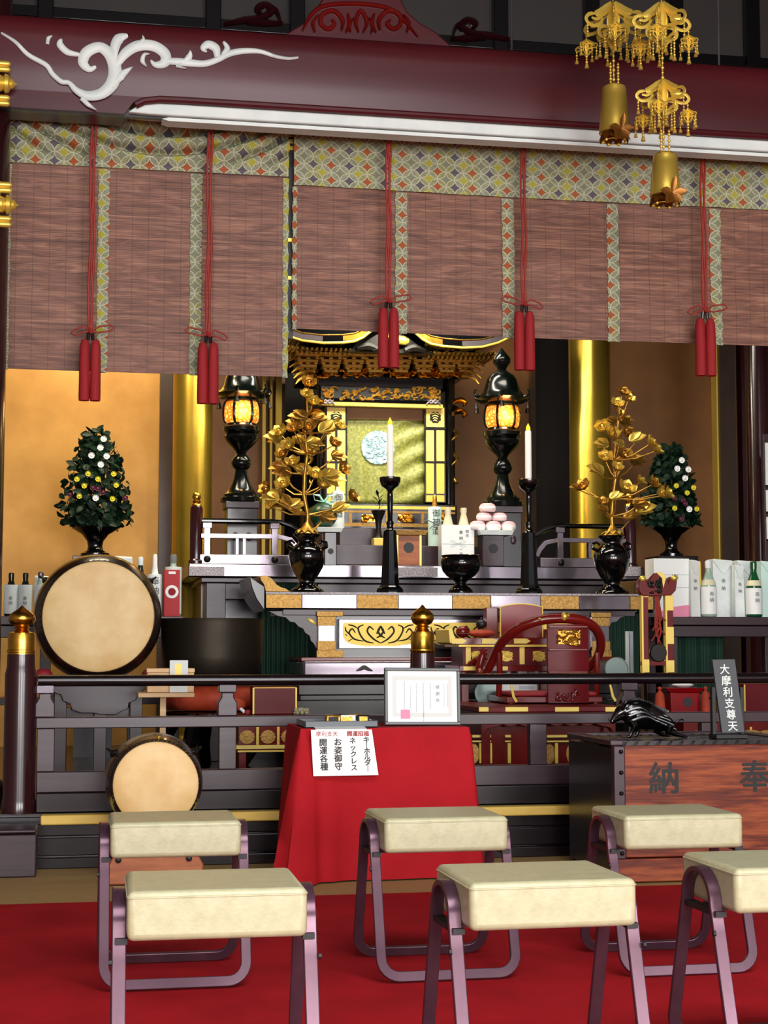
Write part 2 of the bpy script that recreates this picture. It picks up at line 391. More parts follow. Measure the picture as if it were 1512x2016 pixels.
# ---------------------------------------------------------------- columns
def column(name, px, Y, hw, m, z1, label, rings=True, r=None):
    r = r or hw*sc(px, 1000, Y); c = at(px, 1000, Y)
    mb = MB((c.x, c.y, ZP)).lathe([(r*1.25, ZP), (r*1.25, ZP+.06), (r*1.08, ZP+.1), (r, ZP+.12), (r, z1)], c.x, c.y, 40)
    return struct(name, mb, m, label=label)
ex = at(12, 700, 7.6).x
lc = T('column', 'dark maroon lacquered column at the left edge of the beam', None, (ex-.15, 7.62, ZP), kind='structure')
MB(lc).lathe([(.19, ZP), (.19, ZP+.07), (.15, ZP+.1), (.15, 4.2)], ex-.15, 7.62, 40).build('shaft', 'lacquer_maroon', lc)
for cy, px, Yf in ((165, 34, 7.375), (403, 37, 7.46)):
    z = at(14, cy, Yf).z; x = at(px, cy, Yf).x-.074
    mb = MB(lc).lathe([(.035, x-.09), (.038, x), (.03, x+.012), (.045, x+.02), (.040, x+.035), (.022, x+.046), (.024, x+.052), (.006, x+.066), (.001, x+.074)], Yf, z, 20, ax='x')
    for d in (-.092, -.066, .066, .092): mb.lathe([(.010, x-.05), (.014, x-.04), (.014, x+.032), (.008, x+.042)], Yf, z+d, 14, ax='x')
    mb.box(x-.06, x-.01, Yf-.01, Yf+.05, z-.105, z+.105)
    mb.build('gilt_fitting', 'gold_bright', lc)
column('column', 378, 10.9, 39, 'gold_column', 4.6, 'gold leaf column on the left behind the altar rail')
column('column', 1163, 10.9, 41, 'gold_column', 4.6, 'gold leaf column on the right behind the gilded tree')
column('column', 1496, 10.2, 24, 'lacquer_maroon', 4.6, 'maroon column at the right edge of the altar room')
# ---------------------------------------------------------------- inner walls
def panel(name, px0, px1, Y, m, label, z0=ZP, z1=4.2, dep=.06):
    x0, x1 = at(px0, 1000, Y).x, at(px1, 1000, Y).x
    return struct(name, MB((x0, Y, z0)).box(x0, x1, Y, Y+dep, z0, z1), m, label=label)
panel('trim_2', -330, 318, 11.6, 'gold_wall', 'bright gold wall panel behind the big drum')
panel('trim_3', 313, 338, 11.5, 'pillar_brown', 'dark post beside the left gold column', dep=.12)
panel('trim_4', 336, 560, 12.0, 'gold_wall_dim', 'amber wall behind the left bronze lantern')
for i, px in enumerate((519, 533, 548)):
    x = at(px, 900, 11.9).x; w = (.012, .008, .022)[i]
    struct('trim_%d' % (5+i), MB((x, 11.9, ZP)).box(x-w, x+w, 11.88, 11.95, ZP, 4.2), 'gilt_paint', label='thin gilded batten on the amber wall')
panel('trim_8', 896, 1052, 12.0, 'gold_wall_dim', 'amber wall behind the right bronze lantern')
panel('trim_9', 1048, 1056, 11.9, 'pillar_brown', 'thin dark batten beside the dark opening')
panel('trim_10', 1203, 1418, 11.6, 'gold_wall_dim', 'gold wall panel behind the right flower vase, dim light painted into its colour')  # probably the left panel's gold; the low light here is painted as brown
panel('trim_11', 1414, 1422, 11.5, 'gilt_paint', 'thin gold edge of the dimmed gold panel', dep=.1)
panel('trim_12', 1422, 1452, 11.45, 'pillar_brown', 'dark brown post right of the dimmed gold panel', dep=.2)
panel('trim_13', 1452, 1464, 11.5, 'gold_wall_dim', 'narrow gilded strip between the right posts', dep=.2)
panel('trim_14', 1464, 1700, 11.4, 'lacquer_maroon', 'maroon wall at the right edge', dep=.2)
# ---------------------------------------------------------------- beam
YB = 7.42
beam = T('beam', 'massive maroon rainbow beam with white carved scrollwork across the top', None, (1.6, YB, 3.4), kind='structure')
zt, zm = at(700, 72, YB).z+.0, at(300, 190, YB).z
zlow = at(100, 213, YB).z
mb = MB(beam)
xl, xr, xk = -.9, 5.2, at(245, 200, YB).x
LZ = [zt, zt-.015, zt-.05, zt-.1, (zt+zm)/2, zm+.12, zm+.08, zm+.04, zm]
def by(z): u = (zt-z)/(zt-zm); return YB+.004+.05*max(0, u-.62)**1.6 + (.03*(1-u/.12)**2 if u < .12 else 0)
cols = [xl, xk+.04, xk+.10, xk+.20, xr]
fr = [[mb.v((x, by(z), z)) for x in cols] for z in LZ]; bkz = [[mb.v((x, YB+.2, z)) for x in cols] for z in (zt, zm)]
for A, B in zip(fr, fr[1:]):
    for k in range(4): mb.f([A[k], B[k], B[k+1], A[k+1]])
for k in range(4): mb.f([fr[0][k], fr[0][k+1], bkz[0][k+1], bkz[0][k]]); mb.f([bkz[0][k], bkz[0][k+1], bkz[1][k+1], bkz[1][k]]); mb.f([fr[-1][k], bkz[1][k], bkz[1][k+1], fr[-1][k+1]])
mb.f([r_[0] for r_ in fr]+[bkz[1][0], bkz[0][0]]); mb.f([r_[-1] for r_ in fr]+[bkz[1][-1], bkz[0][-1]])
mb.prism([(xl, zm+.0), (xk+.20, zm), (xk+.10, zm-.006), (xk+.04, zm-.03), (xk, zlow), (xl, zlow)], by(zm), YB+.2)
mb.build('beam_body', 'lacquer_beam', beam, ang=50)
mb = MB(beam); z = zm-.012
mb.tube([(xk+.05, YB-.004, z-.035), (xk+.09, YB-.006, z-.014), (xk+.16, YB-.006, z-.002), (xk+.26, YB-.006, z), (xr, YB-.006, z)], .018, 10)
mb.build('roll_moulding', 'lacquer_beam', beam)
zw0, zw1 = at(400, 206, YB).z, at(400, 229, YB).z
xs = at(253, 218, YB).x
MB(beam).prism([(xs, zw1+.004), (xs+.05, zw0-.012), (xs+.12, zw0), (xr, zw0), (xr, zw1), (xs+.1, zw1)], YB+.01, YB+.12).build('white_band', 'white_paint', beam, bev=.006)
zn0, zn1 = at(500, 237, YB).z, at(500, 244, YB).z; xn = at(320, 233, YB).x
MB(beam).prism([(xn, (zn0+zn1)/2), (xn+.03, zn0), (xr, zn0), (xr, zn1), (xn+.03, zn1)], YB+.03, YB+.12).build('white_line', 'white_paint', beam)
MB(beam).box(xl, xr, YB+.04, YB+.07, zn1+.012, zlow+.03).build('underside_board', 'lacquer_dark', beam)
# white scroll carving, traced as ribbons in relief
def S(pts, ox=0, oy=0, k=.5026): return [(at(ox+x*k, oy+y*k, YB-.001), w*k*sc(300, 130, YB)) for x, y, w in pts]
STR = [
 [(5,130,8),(60,165,14),(110,215,18),(180,255,20),(205,290,20),(240,320,20),(270,325,18),(300,355,26),(345,375,38),(400,365,44),(440,325,52),(450,270,52),(430,215,46),(390,185,42),(340,205,44),(325,245,40),(350,272,26),(375,262,12)],
 [(320,385,20),(345,410,18),(378,432,3)], [(440,345,10),(470,300,38),(518,264,3)],
 [(452,235,10),(450,185,38),(466,152,42),(500,140,14)], [(312,215,14),(265,205,26),(235,175,28),(240,155,10)], [(185,175,14),(190,150,16),(205,142,3)],
 [(455,262,20),(490,210,40),(540,180,44),(600,180,44),(645,210,44),(645,245,40),(610,255,24),(590,238,8)], [(530,175,10),(560,158,16),(558,140,3)],
 [(575,262,3),(558,240,20),(565,215,14),(585,212,3)],
 [(655,240,26),(700,242,30),(745,247,30),(800,250,26),(850,235,24),(900,210,26),(960,200,24),(1020,203,18),(1080,222,14),(1130,230,12),(1168,226,8)],
 [(700,255,6),(740,225,26),(745,200,6)], [(690,258,14),(730,270,3)], [(850,225,20),(845,190,36),(815,175,34),(795,190,24),(810,205,6)], [(870,215,14),(890,190,24),(875,165,10)]]
mb = MB(beam)
for s in STR: mb.stroke(S(s), .012)
mb.build('scroll_carving', 'white_paint', beam, ang=60)
# frog-leg strut carved above the beam
YK = 7.5
kae = T('frog_leg_strut', 'maroon frog leg strut with carved scrolls standing on the beam', None, (at(715, 60, YK).x, YK+.06, zt), kind='structure')
kz = zt-.01
def kp(p): a = at(p[0], p[1], YK); return (a.x, max(a.z, kz))
out = [(545, 90), (585, 52), (606, 40), (622, 18), (640, -12), (662, -40), (690, -52), (740, -52), (765, -40), (785, -12), (802, 22), (826, 44), (858, 62), (895, 95)]
mb = MB(kae); mb.prism([kp(p) for p in out], YK, YK+.16); mb.build('strut_body', 'lacquer_beam', kae, bev=.008)
mb = MB(kae)
def kst(pts, w, dep=.02): mb.stroke([(at(x, y, YK-.001), w*sc(700, 50, YK)*(1 if 0 < i < len(pts)-1 else .4)) for i, (x, y) in enumerate(pts)], dep)
kst([(595, 62), (612, 30), (640, 12), (700, 8), (760, 16), (790, 36), (822, 74)], 8)
for s, c in ((1, 650), (-1, 770)):
    kst([(c+s*22, 62), (c+s*24, 40), (c+s*6, 22), (c-s*16, 30), (c-s*18, 48), (c-s*4, 58), (c+s*8, 48), (c+s*2, 40)], 9)
    kst([(c-s*30, 66), (c-s*34, 46), (c-s*24, 30)], 8); kst([(c+s*30, 66), (c+s*38, 48), (c+s*34, 28)], 9)
kst([(706, 66), (700, 44), (710, 22), (722, 44), (714, 66)], 8); kst([(690, 66), (688, 50), (696, 36)], 6); kst([(730, 68), (733, 50), (726, 36)], 6)
mb.build('carved_scrolls', 'lacquer_redbrown', kae, ang=60)
mb = MB(kae)
for s, c, y0 in ((-1, 515, 46), (1, 925, 76)):
    kst([(c+s*75, y0+5), (c+s*35, y0-4), (c+s*5, y0-8), (c-s*20, y0-22), (c-s*6, y0-34), (c+s*10, y0-26), (c+s*2, y0-16)], 12, .05)
    kst([(c+s*30, y0+2), (c-s*10, y0+2), (c-s*40, y0+3)], 12, .05); kst([(c-s*36, y0), (c-s*28, y0-22), (c-s*12, y0-32)], 9, .05)
mb.build('side_scroll', 'lacquer_maroon', kae, ang=60)
# lattice wall high above the beam
up = T('upper_lattice', 'dark panelled transom behind the beam with black battens', None, (1.6, 8.4, 3.5), kind='structure')
MB(up).box(-3.1, 7.1, 8.44, 8.5, 3.35, 4.98).build('panel_board', 'upper_panel', up)
mb = MB(up); YU = 8.4
for zz in (at(400, 45, YU).z, at(400, 84, YU).z): mb.box(-3.1, 7.1, YU, YU+.05, zz-.03, zz+.03)
for px in (-60, 90, 420, 585, 985, 1165, 1330, 1480):
    x = at(px, 10, YU).x; mb.box(x-.04, x+.04, YU-.02, YU+.05, 3.6, 4.98)
mb.build('batten', 'lacquer_black', up, bev=.004)
for px in (1007, 1414):
    a = at(px, 40, 7.9); MB(up).tube([(a.x, 7.9, 3.8), (a.x, 7.9, 4.98)], .006, 8).build('steel_rod', 'steel_plate', up)

# ================================================================ BLINDS, CORDS
YV = 7.80
def blind(label, pxe, pxs, top, valb, bot, swag, xtra, name='bamboo_blind'):
    x0, x1 = at(pxe[0], 500, YV).x, at(pxe[1], 500, YV).x
    if xtra: x1 += xtra
    t = T(name, label, 'blind', ((x0+x1)/2, YV, top), group=None)
    mb = MB(t); nx = 40; rows = []
    def grid(xa, xb, za, zb, nx, nz, fn, th):
        A = [[mb.v((xa+(xb-xa)*i/nx, YV+fn(xa+(xb-xa)*i/nx, za+(zb-za)*j/nz), za+(zb-za)*j/nz)) for i in range(nx+1)] for j in range(nz+1)]
        Bk = [[mb.v((xa+(xb-xa)*i/nx, YV+th+fn(xa+(xb-xa)*i/nx, za+(zb-za)*j/nz), za+(zb-za)*j/nz)) for i in range(nx+1)] for j in range(nz+1)]
        for j in range(nz):
            for i in range(nx):
                mb.f([A[j][i], A[j][i+1], A[j+1][i+1], A[j+1][i]]); mb.f([Bk[j][i], Bk[j+1][i], Bk[j+1][i+1], Bk[j][i+1]])
        for j in range(nz):
            mb.f([A[j][0], A[j+1][0], Bk[j+1][0], Bk[j][0]]); mb.f([A[j][nx], Bk[j][nx], Bk[j+1][nx], A[j+1][nx]])
        for i in range(nx):
            mb.f([A[0][i], Bk[0][i], Bk[0][i+1], A[0][i+1]]); mb.f([A[nz][i], A[nz][i+1], Bk[nz][i+1], Bk[nz][i]])
    bow = lambda x, z: .006*math.sin(3.1*x+1)+.004*math.sin(9*z+2*x)
    grid(x0, x1, bot, top-.02, 40, 20, bow, .006); mb.build('bamboo_sheet', 'bamboo', t)
    mb = MB(t); xc = (x0+x1)/2+.05
    def fold(x, z):
        f = bow(x, z)-.014
        if swag:
            k = max(0, min(1, (z-valb)/(top-valb))); u = (x-xc)/(x1-x0)
            zz = z-.95*u*u
            return f-.002-.070*min(1, max(0, k-.05)*3.2)*(1-math.exp(-(math.sin(36*zz+.9)/.42)**2))*max(.6, 1-.7*abs(u))
        return f-.003*(1+math.sin(21*x+5*z))-.004*math.sin(34*(x*.6+z))**2
    grid(x0, x1, valb, top, 120, 110 if swag else 10, fold, .004); mb.build('brocade_valance', 'brocade', t)
    for px in pxs:
        xa = at(px[0], 500, YV).x; xb = at(px[1], 500, YV).x
        mb = MB(t); n = 26; A = []
        for j in range(n+1):
            z = bot-.006+(valb-.002-bot)*j/n; w = .003*math.sin(1.9*j+px[0])
            y = YV-.010+bow((xa+xb)/2, z)+.002*math.sin(2.6*j)
            A.append([mb.v((xa-w, y+.004, z)), mb.v(((xa+xb)/2, y-.004, z)), mb.v((xb+w, y+.004, z)), mb.v(((xa+xb)/2, y+.012, z))])
        for P, Q in zip(A, A[1:]):
            for k in range(4): mb.f([P[k], P[(k+1) % 4], Q[(k+1) % 4], Q[k]])
        mb.f(A[0]); mb.f(A[-1][::-1]); mb.build('brocade_strip', 'brocade', t, ang=70)
    mb = MB(t); mb.tube([(x0, YV+.02, top-.01), (x1, YV+.02, top-.01)], .012, 8); mb.build('hanging_rod', 'lacquer_dark', t)
    return t
zL_t, zL_v, zL_b = at(300, 246, YV).z+.10, at(300, 336, YV).z, at(300, 734, YV).z
zR_t, zR_v, zR_b = at(1000, 268, YV).z+.10, at(1000, 389, YV).z, at(1000, 663, YV).z
blind('brown bamboo blind on the left with a draped, creased brocade valance', (8, 566), [(9, 20), (192, 214), (374, 397), (556, 567)], zL_t, zL_v, zL_b, True, 0)
blind('wide brown bamboo blind rolled higher on the right with a flat brocade valance', (577, 1512), [(575, 584), (778, 801), (989, 1012), (1195, 1218), (1396, 1418)], zR_t, zR_v, zR_b, False, .4)
x = at(571, 500, YV+.05).x
gp = T('trim_15', 'black post with small gold collars between the two blinds', None, (x, YV+.05, 2.2), kind='structure')
MB(gp).box(x-.014, x+.014, YV+.03, YV+.06, 2.42, zR_t).build('post', 'black_matte', gp)
mb = MB(gp)
for py in (262, 275, 288, 470, 545): z = at(571, py, YV).z; mb.box(x-.016, x+.016, YV+.022, YV+.05, z-.011, z+.011)
mb.build('gold_collar', 'gold_bright', gp, bev=.003)
def cord(px, ytop, ybow, yt0, yt1, label, sk):
    Y = 7.68; a = at(px, (ybow+yt0)/2, Y); s = sc(px, ybow, Y); zb = at(px, ybow, Y).z
    t = T('tasselled_cord', label, 'tassel', (a.x, Y, at(px, ytop, Y).z), group=None)
    ztop = zlow+.05
    mb = MB(t)
    for d, r in ((-3.6, .0055), (0, .005), (3.4, .0055)):
        mb.tube([(a.x+d*s+.004*math.sin(i*1.1+d), Y+.004*math.sin(d), zb+(ztop-zb)*i/10) for i in range(11)]+[(a.x+d*s, YB+.205, ztop+.02)], r, 7)
    mb.build('cord', 'cord_red', t)
    mb = MB(t)
    mb.sph((a.x, Y-.006, zb), .013, .013, .012)
    for sgn in (-1, 1):
        L = 46*s*(1 if sgn == sk else .82); dz = sgn*sk*6*s
        loop = [(0, 0), (.35, 9*s), (.85, 7*s+dz), (1, dz), (.85, -4*s+dz), (.35, -3*s), (0, 0)]
        mb.tube([(a.x+sgn*L*u, Y-.008, zb+z) for u, z in loop], .0045, 6)
    mb.tube([(a.x-3*s, Y-.012, zb+.012), (a.x, Y-.018, zb), (a.x+3*s, Y-.012, zb-.012)], .006, 6)
    mb.build('bow', 'cord_red', t)
    z0, z1 = at(px, yt0, Y).z, at(px, yt1, Y).z
    mb = MB(t)
    for d in (-5, 5): mb.tube([(a.x+d*.7*s, Y, zb), (a.x+d*s, Y, z0-.004)], .009, 8)
    mb.build('knot', 'lacquer_dark', t)
    for d in (-10.6, 10.6):
        c = a.x+d*s
        MB(t).lathe([(.004, z0+.002), (6*s, z0-.004), (9.5*s, z0-.03), (10*s, z0-.08), (10.4*s, (z0+z1)/2), (10.7*s, z1+.02), (10.2*s, z1), (8*s, z1+.006)], c, Y, 18).build('tassel', 'tassel_red', t)
cord(178, 252, 652, 668, 789, 'red tasselled cord tied in a bow, first from the left edge', 1)
cord(410, 258, 659, 674, 795, 'red tasselled cord hanging before the right half of the left blind', -1)
cord(765, 276, 592, 606, 724, 'red tasselled cord hanging in front of the shrine roof', 1)
cord(1032, 290, 598, 613, 729, 'red tasselled cord hanging just above the right candle and lantern', -1)
cord(1388, 306, 611, 627, 740, 'red tasselled cord nearest the right edge, above the dimmed gold panel', 1)
# ================================================================ HALL FLOOR: carpet, stools
mb = MB((2, 2.5, 0)); nx, ny = 50, 150; G = []
for j in range(ny+1):
    y = -.5+6.51*j/ny; row = []
    for i in range(nx+1):
        x = -2.9+9.8*i/nx
        h = .003+.003*max(0, math.sin(2.6*y+.9*x+1.2*math.sin(1.3*x)+.8*math.sin(2*y)))**3*(.5+.5*math.sin(1.7*x+y))
        row.append(mb.v((x, y, max(h, .003) if j < ny-2 else .003)))
    G.append(row)
for j in range(ny):
    for i in range(nx): mb.f([G[j][i], G[j][i+1], G[j+1][i+1], G[j+1][i]])
eb = [mb.v((G[ny][i].co.x+2, 6.01, .0005)) for i in range(nx+1)]
for i in range(nx): mb.f([G[ny][i], G[ny][i+1], eb[i+1], eb[i]])
tag(mb.build('red_carpet', 'carpet_red', ang=80), 'red felt carpet spread over the hall floor under the stools', 'carpet')

def make_stool(label):
    t = T('stool', label, 'stool', (0, 0, 0), group='cream padded stools')
    Wd, D, H, yt, th = .405, .375, .425, .108, .013
    zt = H-.075; P, N = [], []
    u = Vector((0, yt, zt-.0145)).normalized(); nf = Vector((0, -u.z, u.y)); nr = Vector((0, u.z, u.y)); R = .05; hw = Wd/2-.013
    def fp(x, sl, rear=False): p = Vector((x, 0, .0145))+u*sl; return Vector((x, D-p.y if rear else p.y, p.z))
    L = (Vector((0, yt, zt))-Vector((0, 0, .0145))).length
    def side(x, rev):
        pts, ns = [], []
        for k in range(6): pts.append(fp(x, R+(L-R)*k/5)); ns.append(nf)
        for k in range(1, 14):
            a = PI*k/14; c, s_ = math.cos(a), math.sin(a)
            pts.append(Vector((x, D/2-(D/2-yt)*c, zt+.068*s_))); ns.append(Vector((0, -c*.8, s_+.12)))
        for k in range(5, -1, -1): pts.append(fp(x, R+(L-R)*k/5, True)); ns.append(nr)
        return (pts[::-1], ns[::-1]) if rev else (pts, ns)
    def corner(sx, rear, into):          # rounded bottom corner, from leg into runner (or back)
        pts = []
        for k in range(1, 6):
            a = PI/2*k/6; pts.append(fp(sx*(hw-R+R*math.cos(a)), R-R*math.sin(a), rear))
        pts.append(fp(sx*(hw-R), 0, rear)); n_ = [nr if rear else nf]*len(pts)
        return (pts, n_) if into else (pts[::-1], n_)
    for seq in (side(-hw, False), corner(-1, True, True), corner(1, True, False), side(hw, True), corner(1, False, True), corner(-1, False, False)):
        P += seq[0]; N += seq[1]
    mb = MB(t); mb.sweep(P, N, .028, th, closed=True); mb.build('frame', 'stool_frame', t, bev=.002, ang=50)
    mb = MB(t)
    sx, y0, y1, z0, z1 = .176, .028, D-.04, H-.084, H+.012
    mb.box(-sx, sx, y0, y1, z0, z1)
    s = mb.build('seat', 'vinyl_cream', t, bev=.014, seg=4)
    mb = MB(t)
    k = z1-.012; q = .013; loop = []
    for cx, cy, a0 in ((sx-q, y0+q, -PI/2), (sx-q, y1-q, 0), (-sx+q, y1-q, PI/2), (-sx+q, y0+q, PI)):
        loop += [(cx+(q-.0005)*math.cos(a0+PI/2*j/4), cy+(q-.0005)*math.sin(a0+PI/2*j/4), k) for j in range(5)]
    mb.tube(loop, .0022, 6, closed=True)
    mb.build('piping', 'vinyl_cream', s)
    mb = MB(t)
    for x in (-1, 1): mb.box(x*(hw-.004)-.012, x*(hw-.004)+.012, .085, D-.085, H-.098, H-.0865)
    mb.box(-hw, hw, D/2-.02, D/2+.02, H-.098, H-.0845); mb.build('seat_support', 'black_matte', t)
    for x in (-1, 1): MB(t).tube([(x*(hw+.014), .075, H-.13), (x*(hw+.02), .075, H-.13)], .006, 10).build('bolt', 'black_matte', t)
    return t
st = make_stool('cream padded stool with dark frame, in front of the small drum')
SP = [((.283, 4.45, .0065), None, 0), ((.286, 3.20, .0065), 'cream padded stool nearest the camera at the lower left', -1.0),
      ((1.027, 4.42, .0065), 'cream padded stool standing before the red cloth table', 0.5), ((.966, 3.19, .0065), 'large looking cream padded stool at the front, right of the frame centre', .5),
      ((1.700, 4.365, .0065), 'cream padded stool standing before the wooden offering box', 0), ((1.572, 3.29, .0065), 'cream padded stool cut off by the right edge of the photo', .5)]
for i, (loc, lab, rz) in enumerate(SP):
    o = st if i == 0 else copy_tree(st)
    o.location = loc; o.rotation_euler = (0, 0, math.radians(rz))
    if lab: o['label'] = lab

# ================================================================ RED CLOTH TABLE
YT = 6.35; TX0, TX1 = at(592, 1500, YT).x, at(926, 1500, YT).x; TY1 = YT+.42; TZ = .588
t = T('low_table', 'low folding table hidden under the bright red cloth', 'table', ((TX0+TX1)/2, (YT+TY1)/2, 0))
MB(t).box(TX0+.015, TX1-.015, YT+.015, TY1-.015, TZ-.03, TZ).build('tabletop', 'wood_pale', t)
for x in (TX0+.05, TX1-.05):
    for y in (YT+.05, TY1-.05): MB(t).box(x-.015, x+.015, y-.015, y+.015, 0, TZ-.03).build('leg', 'stool_frame', t)
cl = MB(((TX0+TX1)/2, (YT+TY1)/2, 0)); n = 160; rows = []
def perim(k):                      # point and outward direction round the table edge
    w, h = TX1-TX0, TY1-YT; s = (k/n)*(2*w+2*h)
    if s < w: return TX0+s, YT, (0, -1), s, w
    s -= w
    if s < h: return TX1, YT+s, (1, 0), s, h
    s -= h
    if s < w: return TX1-s, TY1, (0, 1), s, w
    s -= w
    return TX0, TY1-s, (-1, 0), s, h
for j in range(13):
    v = j/12; z = TZ+.006-(TZ-.001)*v if j else TZ+.006; row = []
    for k in range(n):
        x, y, d, s, L = perim(k)
        e = min(s, L-s); cr = math.exp(-(e/.06)**2)
        fl = v*(.012+.006*math.sin(s*22+d[0]*2)) + v*.035*cr
        fl += .003 if j else -.002
        left = math.exp(-(((x-TX0)**2+(y-YT)**2)/.012))
        fl += v*.055*left*(1+.5*math.sin(60*e))
        dx, dy = d
        if e < .03 and v > 0:
            cx = -1 if x < (TX0+TX1)/2 else 1; cy = -1 if y < (YT+TY1)/2 else 1; dx, dy = dx+.7*cx*(abs(dx) < .5), dy+.7*cy*(abs(dy) < .5)
        row.append(cl.v((x+dx*fl, y+dy*fl, z)))
    rows.append(row)
for A, B in zip(rows, rows[1:]):
    for k in range(n): cl.f([A[k], A[(k+1) % n], B[(k+1) % n], B[k]])
c0 = cl.v(((TX0+TX1)/2, (YT+TY1)/2, TZ+.006))
for k in range(n): cl.f([rows[0][k], rows[0][(k+1) % n], c0])
tag(cl.build('tablecloth', 'cloth_red', ang=60), 'bright red cloth draped to the floor over the low table', 'tablecloth')
# hanging notice
YS = YT-.045
a, b, c, d = at(612, 1437, YS), at(732, 1436, YS), at(745, 1526, YS), at(617, 1528, YS)
t = T('paper_notice', 'white handwritten notice hanging on the front of the red cloth', 'sign', ((a.x+b.x)/2, YS, TZ))
mb = MB(t); p = [a, b, c, d]
mb.hexa([(q.x, YS+.002, q.z) for q in p], [(q.x, YS, q.z) for q in p]); mb.build('paper', 'paper_plain', t)
mb = MB(t); mb.hexa([(a.x+.02, YS+.0025, a.z+.0), (b.x-.02, YS+.0025, b.z), (b.x-.02, YT+.03, TZ+.012), (a.x+.02, YT+.03, TZ+.012)], [(a.x+.02, YS, a.z+.003), (b.x-.02, YS, b.z+.003), (b.x-.02, YT+.03, TZ+.015), (a.x+.02, YT+.03, TZ+.015)]); mb.build('tape', 'paper_plain', t)
def lt(s, px, py, size_px, m, Y, t, bold=.0, name='lettering', sx=1):
    q = at(px, py, Y); return text(s, size_px*sc(px, py, Y), m, t, Vector((q.x, Y-.0008, q.z))-t.location, bold=bold, name=name, sx=sx)
for i, ch in enumerate('摩利支天'): lt(ch, 627+i*11, 1445.5, 10.5, 'ink_red', YS, t)
for i, ch in enumerate('開運招福'): lt(ch, 688+i*11, 1445, 11, 'ink_red', YS, t, .03)
for px, w, y0, dy, sl in ((721, 'キ｜ホルダ｜', 1457, 11.2, .06), (694, 'ネックレス', 1459, 13.3, .06), (665, 'お姿御守', 1462, 16, .03), (636, '開運各種', 1463, 15.8, .05)):
    for i, ch in enumerate(w): lt(ch, px+i*dy*sl, y0+i*dy, 13.5 if len(w) > 4 else 16, 'ink_black', YS, t, .028)
# certificate in its frame
YC = 6.47; s = sc(831, 1427, YC); c = at(832, 1427, YC)
t = T('framed_certificate', 'framed white certificate leaning upright on the red table', 'picture frame', (c.x, YC, TZ+.010)); t.rotation_euler = (math.radians(-6), math.radians(.6), 0)
w, h = 76*s, 112*s; o = t.location
mb = MB(t); f = 6*s
def lb(x0, x1, y0, y1, z0, z1): mb.box(o.x+x0, o.x+x1, o.y+y0, o.y+y1, o.z+z0, o.z+z1)
lb(-w, w, -.012, .012, 0, f); lb(-w, w, -.012, .012, h-f, h); lb(-w, -w+f, -.012, .012, f, h-f); lb(w-f, w, -.012, .012, f, h-f); mb.build('frame', 'frame_grey', t, bev=.003)
mb = MB(t); lb(-w+f, w-f, -.002, .008, f, h-f); mb.build('sheet', 'paper_plain', t)
mb = MB(t); bw = 8*s; i0 = 16*s
lb(-w+i0, w-i0, -.0028, -.002, i0, i0+bw); lb(-w+i0, w-i0, -.0028, -.002, h-i0-bw, h-i0); lb(-w+i0, -w+i0+bw, -.0028, -.002, i0+bw, h-i0-bw); lb(w-i0-bw, w-i0, -.0028, -.002, i0+bw, h-i0-bw); mb.build('border', 'paper_grey', t)
mb = MB(t)
for x, z0, z1, q in ((-36, 22, 86, 1), (-12, 26, 82, 1), (2, 8, 82, 1.2), (16, 34, 82, 1.2), (-24, 34, 78, .9), (44, 38, 82, .7), (51, 38, 82, .7)):
    k = z1
    while k > z0: lb((x-q)*s, (x+q)*s, -.0028, -.002, (k-2.6)*s, k*s); k -= 3.6
mb.build('writing', 'ink_pale', t, flatn=True)
for i, ch in enumerate('感謝状'): text(ch, 8*s, 'ink_grey', t, (31*s, -.0026, (74-13*i)*s))
mb = MB(t); lb(-44*s, -25*s, -.003, -.002, 12*s, 30*s); mb.build('seal', 'flower_red' if 'flower_red' in M else 'paper_pink', t)
mb = MB(t); mb.hexa([(o.x-.02, o.y+.012, o.z+.16), (o.x+.02, o.y+.012, o.z+.16), (o.x+.02, o.y+.11, o.z+.014), (o.x-.02, o.y+.11, o.z+.014)], [(o.x-.02, o.y+.013, o.z+.164), (o.x+.02, o.y+.013, o.z+.164), (o.x+.02, o.y+.114, o.z+.014), (o.x-.02, o.y+.114, o.z+.014)]); mb.build('easel_leg', 'black_matte', t)
# tray with charms
ty = YT+.01; x0, x1 = at(600, 1428, ty).x, at(745, 1428, ty).x; zt_ = TZ+.008
t = T('tray', 'shallow dark tray of charms at the left of the red table', 'tray', ((x0+x1)/2, ty+.12, zt_))
mb = MB(t).box(x0, x1, ty, ty+.24, zt_, zt_+.006); h_ = .026
mb.box(x0, x1, ty, ty+.006, zt_, zt_+h_).box(x0, x1, ty+.234, ty+.24, zt_, zt_+h_).box(x0, x0+.006, ty, ty+.24, zt_, zt_+h_).box(x1-.006, x1, ty, ty+.24, zt_, zt_+h_)
mb.build('tray_body', 'tray_grey', t, bev=.002)
def packet(px, y, m, rz, label, L=.062):
    q = at(px, 1425, ty+y)
    t2 = T('charm_packet', label, 'charm', (q.x, ty+y, zt_+.0075), rz, group='charms in the tray'); o = t2.location
    mb = MB(t2).box(o.x-L/2, o.x+L/2, o.y-.016, o.y+.016, o.z, o.z+.040); mb.build('pouch', m, t2, bev=.006)
    mb = MB(t2).box(o.x-L*.36, o.x+L*.3, o.y-.0175, o.y-.015, o.z+.010, o.z+.034); mb.build('badge', 'gold_antique' if m != 'gold_antique' else 'black_matte', t2)
    mb = MB(t2).tube([(o.x+L/2-.004, o.y, o.z+.012), (o.x+L/2+.006, o.y, o.z+.022), (o.x+L/2+.012, o.y, o.z+.016), (o.x+L/2+.004, o.y, o.z+.010)], .0018, 6); mb.build('loop', 'white_paint', t2)
packet(655, .05, 'gold_antique', .15, 'gold brown charm pouch, leftmost in the dark tray')
